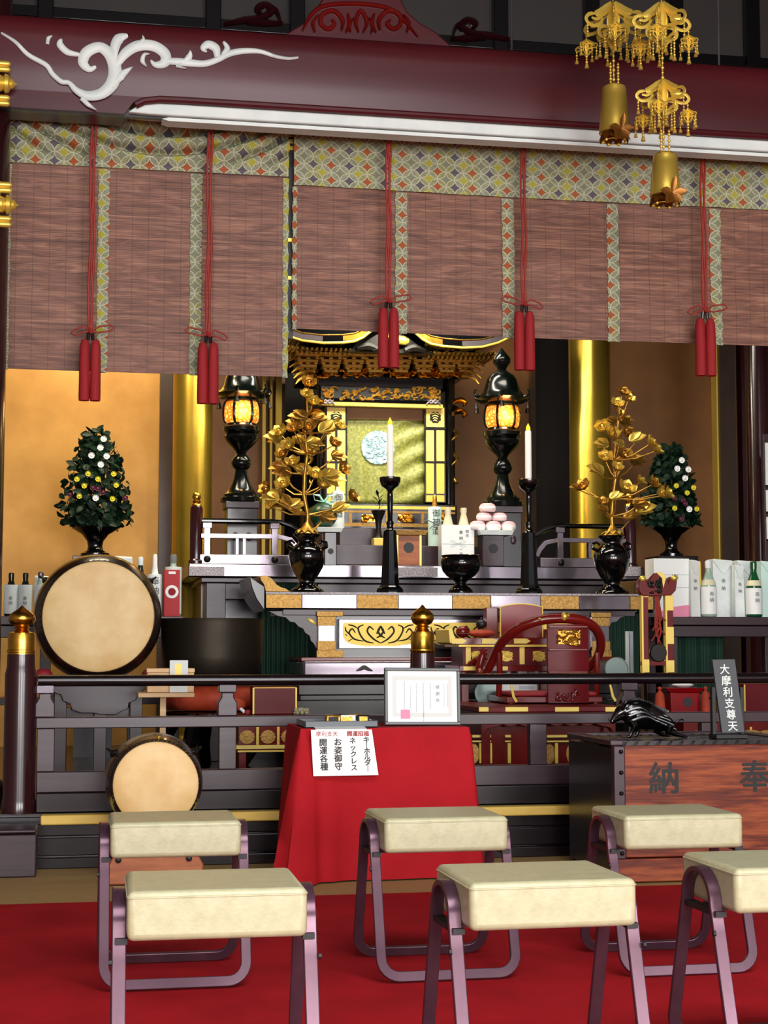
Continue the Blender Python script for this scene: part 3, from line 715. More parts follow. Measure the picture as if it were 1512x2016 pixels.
packet(685, .06, 'paper_white', -.2, 'pale charm pouch in the middle of the dark tray')
packet(714, .05, 'black_matte', .1, 'black charm pouch, rightmost at the front of the tray', .05)
packet(672, .16, 'black_matte', .3, 'black charm pouch behind the gold one in the tray')
packet(700, .15, 'gold_antique', -.1, 'gold brown charm pouch at the back right of the tray')

# ================================================================ OFFERING BOX
YO = 6.08; ox0, ox1 = at(1210, 1600, YO).x, at(1586, 1600, YO).x; oz = at(1300, 1468, YO).z; OD = .60; zs = at(1300, 1690, YO).z
t = T('offering_box', 'large wooden offering box with black brushed characters and iron studs', 'offering box', ((ox0+ox1)/2, YO+OD/2, 0))
sw = 23*sc(1225, 1600, YO)
MB(t).box(ox0+sw, ox1-sw, YO+.006, YO+.03, zs+.004, oz).build('front_board', 'wood_figured', t, bev=.004)
MB(t).box(ox0+.01, ox1-.01, YO+.004, YO+.035, .006, zs).build('lower_board', 'wood_figured', t, bev=.004)
for x in (ox0, ox1-sw):
    p_ = MB(t).box(x, x+sw, YO, YO+.04, zs-.0, oz).build('corner_stile', 'wood_purple', t, bev=.004)
    mb = MB(t)
    for py in (1480, 1521, 1562, 1604, 1645, 1680):
        z = at(1226, py, YO).z; mb.lathe([(.0085, YO-.002), (.008, YO-.007), (.005, YO-.011), (.001, YO-.0125)], x+sw*.62, z, 12, ax='y')
    mb.build('stud', 'studs_iron', p_)
for x in (ox0+.004, ox1-.034): MB(t).box(x, x+.03, YO+.04, YO+OD-.04, .03, oz-.01).build('side_panel', 'lacquer_dark', t)
MB(t).box(ox0+.004, ox1-.004, YO+OD-.04, YO+OD, .006, oz-.01).build('back_panel', 'lacquer_dark', t)
for x in (ox0-.004, ox1-.05): MB(t).box(x, x+.054, YO+.03, YO+OD, oz, oz+.022).build('top_rim', 'wood_purple', t, bev=.004)
MB(t).box(ox0, ox1, YO+OD-.05, YO+OD+.004, oz+.0005, oz+.0225).build('top_rim', 'wood_purple', t, bev=.004)
n = 15
for i in range(n):
    x = ox0+.07+(ox1-ox0-.14)*i/(n-1)
    MB(t).hexa([(x-.018, YO+.03, oz-.012), (x+.018, YO+.03, oz-.012), (x+.018, YO+OD-.051, oz-.012), (x-.018, YO+OD-.051, oz-.012)],
               [(x-.004, YO+.03, oz+.014), (x+.004, YO+.03, oz+.014), (x+.004, YO+OD-.051, oz+.014), (x-.004, YO+OD-.051, oz+.014)]).build('slat', 'lacquer_dark', t)
MB(t).box(ox0+.05, ox1-.05, YO+.25, YO+.33, oz-.008, oz+.0145).build('cross_board', 'lacquer_dark', t)
MB(t).box(ox0+.05, ox1-.05, YO+.06, YO+.20, oz-.008, oz+.0150).build('shelf_board', 'lacquer_dark', t)
lt('納', 1308, 1537, 66, 'ink_black', YO+.006, t, .022); lt('奉', 1486, 1533, 66, 'ink_black', YO+.006, t, .022)
ozt = oz+.015
# boar statue
YBR = 6.33
t = T('boar_statue', 'glossy black running boar statue on the offering box', 'statue', (at(1282, 1450, YBR).x, YBR, ozt)); s = sc(1280, 1420, YBR)
def bp(px, py, y=0): q = at(px, py, YBR); return Vector((q.x, YBR+y, q.z))
base_py = 1452; dz = ozt+.004-at(1282, base_py, YBR).z
mb = MB(t)
def bt(pts, rs, flat=1.0, n=14): mb.tube([bp(*p)+Vector((0, 0, dz)) for p in pts], [r*s for r in rs], n, flat=flat)
bt([(1213, 1404), (1222, 1402), (1236, 1402), (1254, 1406), (1272, 1410), (1290, 1417), (1306, 1424), (1320, 1430), (1328, 1434)], [8, 15, 24, 29, 28, 22, 18, 13, 5], .72)
bt([(1203, 1424), (1209, 1417), (1217, 1409), (1228, 1403)], [5, 7.5, 12, 17], .75)
for y in (-.035, .035):
    bt([(1236, 1416, y), (1243, 1430, y*1.1), (1238, 1441, y), (1234, 1450, y)] if y < 0 else [(1240, 1416, y), (1258, 1432, y*1.1), (1262, 1442, y), (1258, 1450, y)], [12, 8, 4.5, 3.6]); bt([(1236 if y < 0 else 1260, 1450, y), (1228 if y < 0 else 1252, 1451, y)], [3.6, 2])
    bt([(1312, 1428, y), (1310, 1440, y), (1326, 1446, y), (1340, 1450, y)] if y < 0 else [(1306, 1428, y), (1298, 1442, y), (1308, 1447, y), (1318, 1450, y)], [13, 8, 4.8, 3.2]); bt([(1338 if y < 0 else 1316, 1450, y), (1348 if y < 0 else 1326, 1451, y)], [3.2, 2])
    bt([(1222, 1394, y*.5), (1226, 1384, y*.8), (1230, 1378, y)], [5, 4, .8])
    bt([(1206, 1424, y*.5), (1202, 1417, y*.9), (1204, 1411, y)], [1.8, 1.3, .5])
bt([(1326, 1428), (1336, 1419), (1344, 1417), (1348, 1422)], [3, 2.4, 2, .8])
bo = mb.build('body', 'lacquer_black', t, ang=180)
r = bo.modifiers.new('remesh', 'REMESH'); r.mode = 'VOXEL'; r.voxel_size = .0035; r.use_smooth_shade = True
sm = bo.modifiers.new('smooth', 'SMOOTH'); sm.iterations = 3; sm.factor = .5
mb = MB(t)
for i in range(30):
    u = i/29; px = 1224+84*u; py = 1384-8*math.sin(min(1, u*2)*PI/1.4)+34*max(0, u-.3)
    q = bp(px, py)+Vector((0, 0, dz)); mb.leaf(q-Vector((0, 0, .008)), (.8, 0, .55), (0, -1, 0), .024, .011, .1)
    for y in (-1, 1):
        for k in range(4):
            q = bp(px+4*k-4, py+9+8*k, y*(.022+.013*k)*(1 if u < .6 else .75))+Vector((0, 0, dz)); mb.leaf(q, (.9, y*.25, -.3+.1*math.sin(7*u+k)), (0, y, .3), .020, .010, .12)
mb.build('mane', 'lacquer_black', bo, ang=20)
# plaque on a stand
YP = 6.22
t = T('name_plaque', 'dark grey plaque with white brushed characters on the offering box', 'plaque', (at(1442, 1462, YP).x, YP, ozt)); s = sc(1440, 1400, YP)
dz = ozt-at(1442, 1462, YP).z
pq = [(1412, 1306), (1457, 1305), (1469, 1450), (1424, 1451)]
mb = MB(t); L = [at(x, y, YP)+Vector((0, (.012 if y > 1400 else .05), dz)) for x, y in pq]
mb.hexa([q+Vector((0, .014, 0)) for q in L], L); bd = mb.build('board', 'plaque_grey', t, bev=.002)
mb = MB(t)
def pb(x0, y0, x1, y1, ya, yb): a, b = at(x0, y1, YP), at(x1, y0, YP); mb.box(a.x, b.x, YP+ya, YP+yb, a.z+dz, b.z+dz)
pb(1409, 1360, 1415, 1461, .03, .055); pb(1465, 1360, 1471, 1461, .03, .055); pb(1409, 1453, 1471, 1462, -.01, .075); pb(1409, 1380, 1471, 1385, .066, .075); mb.build('stand', 'black_matte', t, bev=.002)
for i, ch in enumerate('大摩利支尊天'):
    px, py = 1434.5+i*2.1, 1327+i*22.3; q = at(px, py, YP); yy = .05-.038*(py-1306)/145
    text(ch, 21*s, 'white_paint', t, Vector((q.x, YP+yy-.0035, q.z+dz))-t.location, rot=(PI/2-.13, 0, 0), bold=.02)

# ================================================================ SMALL DRUM
def drum(label, px, py, Y, hr, br, L, axdir=0, m_stand=None):
    c = at(px, py, Y); s = sc(px, py, Y); R, Rb = hr*s, br*s
    t = T('taiko_drum', label, 'drum', (c.x, Y+L/2, c.z-Rb)); t2 = t
    prof = [(R*1.005, Y+.004), (R*1.05, Y+.008), (Rb*1.0, Y+.05), (Rb*1.06, Y+L*.35), (Rb*1.075, Y+L*.5), (Rb*1.06, Y+L*.65), (Rb, Y+L-.05), (R*1.05, Y+L-.008), (R*1.0, Y+L-.004)]
    MB(t).lathe(prof, c.x, c.z, 56, ax='y').build('barrel', 'drum_body', t)
    for yy, sg in ((Y, -1), (Y+L, 1)):
        MB(t).lathe([(R*1.045, yy-sg*.012), (R*1.03, yy), (R*.985, yy+sg*.005), (R*.6, yy+sg*.006), (R*.01, yy+sg*.006)], c.x, c.z, 56, ax='y').build('drumhead', 'drum_skin', t)
    mb = MB(t)
    n = 64
    for k in range(n):
        a = 2*PI*k/n
        for q, yy in ((R*1.055, Y+.018), (R*1.065, Y+.034)):
            mb.sph((c.x+q*math.cos(a+(.05 if yy > Y+.02 else 0)), yy, c.z+q*math.sin(a+(.05 if yy > Y+.02 else 0))), .0065, n=6, m=4)
    mb.build('tacks', 'bronze_black', t, ang=80)
    for sgn in (-1, 1):
        mb = MB(t); ang = PI/2+sgn*.95; q = Rb*1.06; p0 = Vector((c.x+q*math.cos(ang), Y+L*.5, c.z+q*math.sin(ang))); dr = Vector((math.cos(ang), 0, math.sin(ang)))
        mb.sph(p0, .02, .02, .02); tn = Vector((-dr.z, 0, dr.x))
        mb.tube([p0+dr*.012+dr*.026*math.cos(a)*1.0+Vector((0, 1, 0))*.026*math.sin(a) for a in [2*PI*i/16 for i in range(16)]], .005, 6, closed=True); mb.build('ring_handle', 'bronze_black', t)
    return t, c, R, Rb
t, c, R, Rb = drum('small taiko drum on an orange wooden stand on the hall floor', 307, 1545, 6.46, 81, 91, .32)
zb = c.z-Rb*1.05
t = T('drum_stand', 'orange wooden stand under the small drum', 'stand', (c.x, 6.6, 0)); s = sc(300, 1700, 6.4)
za = at(300, 1688, 6.40).z
mb = MB(t); hw = 95*s
mb.prism([(c.x-hw, .004), (c.x-hw, .03), (c.x-hw+.008, .05), (c.x-hw, .07), (c.x-hw+.02, za), (c.x-hw+.05, za+.006), (c.x+hw-.05, za+.006), (c.x+hw-.02, za), (c.x+hw, .07), (c.x+hw-.008, .05), (c.x+hw, .03), (c.x+hw, .004)], 6.40, 6.43)
mb.build('front_board', 'wood_orange', t, bev=.006)
mb = MB(t).box(c.x-hw*.9, c.x+hw*.9, 6.431, 6.80, .004, .05); mb.build('base_board', 'wood_orange', t, bev=.005)
for sg in (-1, 1):
    x = c.x+sg*Rb*.55
    zc = c.z-math.sqrt((Rb*1.06)**2-(Rb*.55)**2)
    MB(t).hexa([(x-.03, 6.50, .05), (x+.03, 6.50, .05), (x+.03, 6.74, .05), (x-.03, 6.74, .05)], [(x-.03, 6.50, zc-.02), (x+.03, 6.50, zc-.02), (x+.03, 6.74, zc-.02), (x-.03, 6.74, zc-.02)]).build('cradle_block', 'black_matte', t, bev=.004)
mb = MB(t)
for px in (233, 372): q = at(px, 1689, 6.40); mb.lathe([(.012, 6.40), (.012, 6.392), (.004, 6.388)], q.x, za-.006, 14, ax='y')
mb.build('peg', 'black_matte', t)

# ================================================================ RAILING
YR = 7.05; xL, xR = at(74, 1400, YR).x, 5.4
t = T('railing', 'low dark lacquered railing along the edge of the altar step', 'railing', (2.4, YR, ZP))
zt_ = at(700, 1338, YR).z
mb = MB(t); mb.tube([(xL, YR, zt_), (xR, YR, zt_)], .024, 14); mb.build('top_rail', 'lacquer_dark', t)
zm0, zm1 = at(200, 1433, YR).z, at(200, 1411, YR).z
MB(t).box(xL-.006, xR, YR-.03, YR+.03, zm0, zm1).build('middle_rail', 'wood_purple', t, bev=.004)
zb1, zb0 = at(200, 1517, YR).z, at(200, 1558, YR).z
MB(t).box(xL, xR, YR-.028, YR+.028, zb0, zb1).build('bottom_rail', 'wood_purple', t, bev=.004)
MB(t).box(xL, xR, YR-.045, YR+.045, ZP, zb0).build('sill', 'lacquer_dark', t, bev=.004)
for px in (89, 447, 1235, 1650):
    x = at(px, 1380, YR).x; s = sc(px, 1380, YR); zc = at(px, 1345, YR).z
    MB(t).box(x-17*s, x+17*s, YR-.035, YR+.035, zt_-.052, zt_-.018).build('post_cap', 'steel_plate' if px == 89 else 'wood_purple', t, bev=.003)
    z0 = zm1; z1 = zt_-.052
    MB(t).prism([(x-19*s, z0), (x-19*s, z0+.055), (x-12*s, z1-.02), (x-12*s, z1), (x+12*s, z1), (x+12*s, z1-.02), (x+19*s, z0+.055), (x+19*s, z0)], YR-.03, YR+.03).build('short_post', 'wood_purple', t, bev=.004)
for px in (90, 447, 1057, 1394, 1700):
    x = at(px, 1475, YR).x; s = sc(px, 1475, YR); MB(t).box(x-17*s, x+17*s, YR-.026, YR+.026, zb1, zm0).build('post', 'wood_purple', t, bev=.003)
def newel(px, hw, top, sl0, sl1):
    Y = YR-.02; x = at(px, 1400, Y).x; s = sc(px, 1400, Y); zz = lambda py: at(px, py, Y).z
    sh = MB(t).lathe([(hw*1.06*s, ZP), (hw*1.06*s, ZP+.05), (hw*s, ZP+.06), (hw*s, zz(sl1+10)), (hw*.9*s, zz(sl1-5)), (hw*.88*s, zz(sl1-30))], x, Y, 36).build('newel_post', 'lacquer_maroon', t)
    r = hw*.80*s; q = [(r, zz(sl1)), (r*1.04, zz(sl1-3)), (r*1.04, zz(sl1-7)), (r, zz(sl1-9)), (r, zz((sl0+sl1)/2+3)), (r*1.05, zz((sl0+sl1)/2+2)), (r*1.05, zz((sl0+sl1)/2-2)), (r, zz((sl0+sl1)/2-3)), (r, zz(sl0+5)), (r*.95, zz(sl0)), (r*.5, zz(sl0-3))]
    k = (sl0-top)/52
    MB(t).lathe([(a+.004, b) for a, b in q], x, Y, 36).build('gold_sleeve', 'gold', sh, ang=50)
    f = [(r*.55, zz(sl0-2)), (r*.62, zz(sl0-4)), (r*.46, zz(sl0-7*k)), (r*.66, zz(sl0-9*k)), (r*.5, zz(sl0-12*k)), (r*.9, zz(sl0-17*k)), (r*1.08, zz(sl0-25*k)), (r*1.02, zz(sl0-33*k)), (r*.68, zz(sl0-40*k)), (r*.28, zz(sl0-46*k)), (r*.08, zz(top+1)), (.001, zz(top))]
    MB(t).lathe(f, x, Y, 36).build('onion_finial', 'gold', sh, ang=60)
newel(40, 31, 1192, 1246, 1318)
newel(832, 27, 1190, 1244, 1316)
# ================================================================ ALTAR ROOM
def zpx(px, py, Y): return at(px, py, Y).z
def xpx(px, py, Y): return at(px, py, Y).x
def ring_at(mb, px, py, Y, r, tr, n=20):
    q = at(px, py, Y); mb.tube([(q.x+r*math.cos(2*PI*i/n), Y, q.z+r*math.sin(2*PI*i/n)) for i in range(n)], tr, 6, closed=True)
# ---- upper altar platform with balustrade
YA = 9.8; ZA = at(800, 1113, YA).z
zs0 = at(800, 1139, YA).z
ax0, ax1 = xpx(371, 1125, YA), xpx(1268, 1125, YA); ay1 = 11.75
upper = T('altar_platform', 'wide dark lacquered altar platform carrying the shrine and low balustrades', 'altar', ((ax0+ax1)/2, 10.6, ZP))
MB(upper).box(ax0, ax1, YA, ay1, zs0, ZA).build('slab', 'lacquer_dark', upper, bev=.006)
MB(upper).box(ax0+.01, ax1-.01, YA-.004, YA, zs0+.008, ZA-.006).build('slab_facing', 'steel_plate', upper)
for a, b in ((372, 442), (1180, 1262)):
    MB(upper).rect(a, 1115, b, 1134, YA-.009, .005).build('carved_plate', 'silver_carved', upper, bev=.002)
MB(upper).rect(785, 1117, 862, 1136, YA-.009, .005).build('carved_plate', 'silver_carved', upper, bev=.002)
MB(upper).box(ax0+.08, ax1-.08, YA+.05, ay1, zs0-.03, zs0-.001).build('lower_lip', 'wood_purple', upper, bev=.004)
MB(upper).box(ax0+.1, ax1-.1, YA+.3, ay1, ZP, zs0-.03).build('base_body', 'lacquer_dark', upper)
for px in (428, 1215):
    x = xpx(px, 1180, YA); MB(upper).box(x-.06, x+.06, YA+.10, YA+.26, ZP, zs0-.031).build('support_post', 'wood_purple', upper, bev=.004)
MB(upper).box(ax0+.12, ax1-.12, YA+.12, YA+.3, zs0-.13, zs0-.031).build('apron', 'wood_purple', upper, bev=.004)
def balus(xa, xb, curve, px_posts, sgn, nxp):
    Y = YA+.05
    zb0, zb1 = ZA, at(500, 1092, Y).z; zm0, zm1 = at(500, 1060, Y).z, at(500, 1051, Y).z; zt = at(500, 1026, Y).z
    X0, X1 = sorted((xa, xb))
    bl = MB(upper).box(X0, X1, Y, Y+.05, zb0, zb1).build('balustrade_base', 'steel_plate', upper, bev=.003)
    e = xb
    MB(upper).tube([(xa, Y+.025, zt)]+[(xb-sgn*.16, Y+.025, zt), (xb-sgn*.10, Y+.025, zt-.004), (xb-sgn*.04, Y+.025, zt-.025), (xb+sgn*.02, Y+.025, zt-.06), (xb+sgn*.05, Y+.025, zt-.07)], .016, 10).build('balustrade_top_rail', 'lacquer_black', upper)
    mb = MB(upper); P = [(xa, zm0+.014), (xb-sgn*.12, zm0+.014), (xb-sgn*.04, zm0-.004), (xb+sgn*.0, zm0-.05), (xb+sgn*.02, zm0-.09)]
    mb.sweep([(x, Y+.025, z) for x, z in P], [(0, 0, 1) if i < 2 else (sgn*.6, 0, 1) for i in range(len(P))], .036, .028); mb.build('balustrade_mid_rail', 'steel_plate', upper, bev=.002)
    for px, full in px_posts:
        x = xpx(px, 1080, Y); w = .019 if full else .01
        MB(upper).box(x-w, x+w, Y+.004, Y+.046, zb1, (zt-.014) if full else zm0).build('baluster', 'steel_plate', upper, bev=.002)
        if full:
            MB(upper).box(x-w*1.5, x+w*1.5, Y, Y+.05, zt-.045, zt-.012).build('baluster_cap', 'steel_plate', upper, bev=.003)
            mb = MB(upper); z = (zb0+zb1)/2; mb.lathe([(.022, Y+.002), (.022, Y-.006), (.014, Y-.012), (.001, Y-.016)], x, z, 16, ax='y'); mb.build('nail_cover', 'bronze_black', upper)
    x = xpx(nxp, 1060, Y); s = sc(nxp, 1060, Y)
    nw = MB(upper).lathe([(15*s, ZA), (15*s, ZA+.02), (12.5*s, ZA+.03), (12.5*s, zpx(nxp, 1000, Y)), (9*s, zpx(nxp, 994, Y))], x, Y+.03, 24).build('balustrade_newel', 'lacquer_maroon', upper)
    MB(upper).lathe([(10*s, zpx(nxp, 1000, Y)), (10*s, zpx(nxp, 993, Y)), (6*s, zpx(nxp, 990, Y)), (9*s, zpx(nxp, 986, Y)), (6*s, zpx(nxp, 984, Y)), (9*s, zpx(nxp, 978, Y)), (7*s, zpx(nxp, 971, Y)), (.001, zpx(nxp, 966, Y))], x, Y+.03, 20).build('gold_finial', 'gold', nw, ang=60)
balus(xpx(392, 1060, YA), xpx(588, 1060, YA), 1, [(408, True), (541, True), (467, False), (481, False), (640, False)][:4], 1, 387)
balus(xpx(1240, 1060, YA), xpx(1068, 1060, YA), 1, [(1104, True), (1162, False), (1220, True)], -1, 1243)
# centre risers on the platform
t = upper
MB(t).rect(618, 1074, 955, 1113, 10.24, .25).build('riser', 'wood_purple', t, bev=.004)
MB(t).rect(668, 1041, 900, 1075, 10.40, .3).build('riser', 'wood_purple', t, bev=.004)
# green pleated cloth hanging under the platform
def pleat(px0, px1, py0, py1, Y, label, amp=.009, wl=.03):
    x0, x1, z0, z1 = xpx(px0, py1, Y), xpx(px1, py1, Y), zpx((px0+px1)/2, py1, Y), (zs0-.0305 if Y > 9.8 else zpx((px0+px1)/2, py0, Y))
    mb = MB(((x0+x1)/2, Y, z0)); n = int((x1-x0)/wl*8); A = []
    for i in range(n+1):
        x = x0+(x1-x0)*i/n; y = Y+amp*math.sin(2*PI*x/wl)
        A.append([mb.v((x, y, z0)), mb.v((x, y, z1)), mb.v((x, y+.004, z1)), mb.v((x, y+.004, z0))])
    for P, Q in zip(A, A[1:]):
        for k in range(4): mb.f([P[k], Q[k], Q[(k+1) % 4], P[(k+1) % 4]])
    mb.f(A[0]); mb.f(A[-1])
    return tag(mb.build('green_curtain', 'cloth_green', ang=70), label, 'curtain')
# ---- lower altar table
YL = 9.0; ZL = at(880, 1167, YL).z; zl0 = at(880, 1200, YL).z; lx0, lx1 = xpx(523, 1185, YL), xpx(1286, 1185, YL); ly1 = 9.62
low = T('altar_table', 'long offering table with gilded panels and upturned ends before the altar', 'table', ((lx0+lx1)/2, 9.3, ZP)); t = low
MB(t).box(lx0, lx1, YL, ly1, zl0, ZL).build('tabletop', 'lacquer_dark', t, bev=.004)
segs = [(523, 594, 1), (594, 702, 0), (702, 784, 1), (784, 890, 0), (890, 966, 1), (966, 1064, 0), (1064, 1140, 1), (1140, 1240, 0), (1240, 1286, 1)]
for a, b, g in segs:
    x0, x1 = xpx(a, 1185, YL), xpx(b, 1185, YL)
    MB(t).box(x0+.001, x1-.001, YL-.005, YL, zl0+.004, ZL-.014).build('gilt_plate' if g else 'steel_facing', 'gold_plate' if g else 'steel_plate', t, bev=.002)
MB(t).box(lx0, lx1, YL-.007, YL, ZL-.012, ZL-.001).build('edge_strip', 'silver_carved', t)
for sg, xe in ((-1, lx0), (1, lx1)):          # upturned curled ends
    s = sc(540, 1150, YL)
    P = [(0, 0), (-50*s, 0), (-40*s, 6*s), (-30*s, 9*s)] if sg < 0 else [(0, 0)]
    P += ([] if sg > 0 else [(-22*s, 14*s), (-12*s, 26*s)])+[(0, 32*s), (12*s, 30*s), (10*s, 22*s), (4*s, 14*s)]
    MB(t).prism([(xe+sg*x, ZL+z) for x, z in P], YL, ly1).build('upturned_end', 'gold_plate', t, bev=.003)
    MB(t).prism([(xe+sg*x, ZL+z) for x, z in ((.002, -.11), (.002, .03), (.09, .085), (.075, .02), (.05, -.04))], YL+.02, ly1-.02).build('end_wing', 'lacquer_dark', t, bev=.004)
zf0 = at(880, 1294, YL).z; zf1 = at(880, 1301, YL).z
MB(t).box(xpx(630, 1250, YL)+.02, xpx(1195, 1250, YL)-.02, YL+.10, ly1-.02, zf0, zl0).build('table_body', 'lacquer_dark', t)
MB(t).box(lx0+.1, lx1-.1, YL+.03, ly1-.02, zl0-.035, zl0-.001).build('frieze', 'wood_purple', t, bev=.003)
for a, b in ((627, 661), (1168, 1202)):
    x0, x1 = xpx(a, 1250, YL), xpx(b, 1250, YL)
    lg = MB(t).box(x0, x1, YL+.02, YL+.12, zf0, zl0-.036).build('corner_post', 'steel_plate', t, bev=.003)
    for p0, p1, ex_ in ((1204, 1214, .02), (1214, 1232, 0), (1262, 1280, 0), (1280, 1294, .02)):
        mb = MB(t); mb.box(x0-.003-ex_*.3, x1+.003+ex_*2 if a < 900 else x1+.003+ex_*.3, YL+.012-ex_*.2, YL+.02, zpx(800, p1, YL), zpx(800, p0, YL)); mb.build('gilt_fitting', 'gold_plate', lg, bev=.002)
# gilded carved panels
def gilt_panel(a, b, seed):
    fr = MB(t).rect(a, 1219, b, 1277, YL+.05, .05).build('panel_frame', 'steel_plate', t, bev=.003)
    y = YL+.046
    pp = [(a+8, 1232), (a+11, 1226), (b-11, 1226), (b-8, 1232), (b-8, 1250), (b-13, 1262), (b-24, 1268), (b-50, 1272), (a+50, 1272), (a+24, 1268), (a+13, 1262), (a+8, 1250)]
    MB(t).pprism(pp, y, .004).build('gilt_ground', 'gilt_paint', fr)
    mb = MB(t); cx = (a+b)/2; k = (b-a)/165
    def st(pts, w): mb.stroke([(at(cx+x*k, y_, y-.0005), max(w*(1 if i and i < len(pts)-1 else .5), 1)*sc(cx, 1250, y)) for i, (x, y_) in enumerate(pts)], .005)
    for m in (-1, 1):
        st([(0, 1266), (m*14, 1258), (m*26, 1244), (m*22, 1234), (m*14, 1240)], 3.6)
        st([(m*14, 1266), (m*30, 1262), (m*40, 1250), (m*44, 1236), (m*34, 1230)], 3.4)
        st([(m*34, 1262), (m*52, 1258), (m*62, 1246), (m*56, 1238), (m*50, 1246)], 3.2)
        st([(m*44, 1238), (m*54, 1232), (m*64, 1230)], 3); st([(m*60, 1250), (m*68, 1242), (m*70, 1234)], 3); st([(m*56, 1258), (m*64, 1262)], 3)
        st([(m*8, 1248), (m*4, 1240), (m*0, 1232)], 5); st([(m*66, 1252), (m*70, 1248)], 3)
    st([(-6, 1242), (0, 1250), (6, 1242)], 5); st([(-8, 1256), (0, 1252), (8, 1256)], 4)
    mb.build('vine_carving', 'bronze_black', fr, ang=60)
gilt_panel(667, 832, 1); gilt_panel(836, 1000, 2); gilt_panel(1004, 1164, 3)
# scalloped side brackets
for sg in (-1, 1):
    cx = 892.5; f = lambda d: cx+sg*d
    pts = [(365, 1203), (250, 1203), (262, 1294), (268, 1280), (276, 1266), (281, 1262), (283, 1252), (292, 1246), (296, 1238), (305, 1234), (312, 1226), (322, 1224), (330, 1216), (346, 1213), (355, 1208)]
    MB(t).pprism([(f(d), y) for d, y in pts], YL+.04, .03).build('scalloped_bracket', 'wood_purple' if sg < 0 else 'steel_plate', t, bev=.002)
    mb = MB(t); y = YL+.037
    mb.stroke([(at(f(272), 1228, y), .012), (at(f(280), 1222, y), .02), (at(f(288), 1218, y), .008)], .006); mb.build('scroll_mark', 'lacquer_black' if sg > 0 else 'gilt_paint', t)
MB(t).box(lx0+.2, lx1-.2, YL-.0, ly1-.02, zf1, zf0).build('base_moulding', 'lacquer_redbrown', t, bev=.003)
zf2 = at(700, 1332, YL-.06).z
MB(t).box(xpx(594, 1315, YL), xpx(1232, 1315, YL), YL-.06, ly1, zf2, zf1).build('foot_board', 'steel_plate', t, bev=.012)
mb = MB(t); y = YL-.061; mb.stroke([(at(701, 1321, y), .004), (at(710, 1317, y), .02), (at(717, 1314, y), .026), (at(726, 1318, y), .018), (at(734, 1321, y), .004)], .003); mb.build('scroll_cutout', 'black_matte', t)
zst = zf2
for i, (ex_, hgt) in enumerate(((.01, .03), (.03, .07), (.02, .03), (.05, .08))):
    nz = max(ZP, zst-hgt); MB(t).box(xpx(594, 1315, YL)-ex_, xpx(1232, 1315, YL)+ex_, YL-.06-ex_, ly1, nz, zst).build('plinth_step', 'lacquer_dark', t, bev=.004); zst = nz
if zst > ZP: MB(t).box(xpx(594, 1315, YL)-.02, xpx(1232, 1315, YL)+.02, YL-.1, ly1, ZP, zst).build('plinth_base', 'lacquer_dark', t, bev=.003)
pleat(512, 626, 1148, 1345, 9.886, 'dark green pleated curtain under the altar, left of the offering table legs')
pleat(1196, 1262, 1148, 1345, 9.886, 'dark green pleated curtain under the altar, right of the offering table legs')

# ---- shrine
YZ = 10.75; scx = 762; s = sc(scx, 900, YZ)
zsb = at(scx, 1041, YZ).z
shr = T('shrine', 'black and gold miniature temple shrine with a brocade curtain and curved roof', 'shrine', (xpx(scx, 900, YZ), YZ+.4, ZA)); t = shr
MB(t).box(xpx(632, 1040, YZ), xpx(905, 1040, YZ), YZ-.02, YZ+.9, ZA+.001, zsb).build('dais', 'wood_purple', t, bev=.004)
MB(t).rect(626, 992, 900, 1041, YZ, .9).build('base', 'lacquer_dark', t, bev=.004)
for p0, p1, m in ((996, 1002, 'gilt_paint'), (1006, 1010, 'gold_plate'), (1030, 1037, 'gold_plate')): MB(t).rect(630, p0, 896, p1, YZ-.008, .008).build('base_band', m, t)
for px in (690, 762, 832): MB(t).rect(px-3, 1010, px+3, 1030, YZ-.006, .006).build('base_divider', 'gold_plate', t)
def squig(mb, a, b, p0, p1, Y, n, w, seed, dep=.014):
    r = random.Random(seed)
    for i in range(n):
        x, y = r.uniform(a, b), r.uniform(p0, p1); an = r.uniform(0, 6.28); q = []
        L = r.uniform(3, 7); cv = r.choice((-1, 1))*r.uniform(.5, 1.1)
        for k in range(5):
            q.append((at(min(max(x, a-2), b+2), min(max(y, p0-2), p1+2), Y), w*(1, 1.3, 1.2, .9, .4)[k]*sc(x, y, Y))); x += L*math.cos(an); y += L*.7*math.sin(an); an += cv
        mb.stroke(q, dep*r.uniform(.6, 1.2), n=3)
for a in (664, 726, 798, 862):
    mb = MB(t); mb.rect(a-14, 1013, a+14, 1027, YZ-.003, .003); squig(mb, a-11, a+11, 1014, 1026, YZ-.003, 10, 3, a); mb.build('gilt_carving', 'gold', t, ang=60)
MB(t).rect(640, 800, 882, 992, YZ+.14, .7).build('inner_body', 'lacquer_black', t)
for px in (633, 886): 
    x = xpx(px, 870, YZ); MB(t).lathe([(6.5*s, zpx(px, 992, YZ)), (6.5*s, zpx(px, 742, YZ))], x, YZ+.05, 20).build('pillar', 'lacquer_black', t)
for px in (908, 616):
    x = xpx(px, 870, YZ); MB(t).lathe([(5.5*s, zpx(px, 1040, YZ)), (5.5*s, zpx(px, 742, YZ))], x, YZ+.3, 20).build('pillar', 'lacquer_black', t)
    mb = MB(t)
    zc = zpx(px, 800, YZ)
    mb.tube([(x+.035*math.cos(k*.9), YZ+.28+.035*math.sin(k*.9), zc-.5+k*.025) for k in range(24)], [.012+.006*math.sin(k) for k in range(24)], 8)
    mb.build('gilt_dragon', 'gold_antique', t, ang=80)
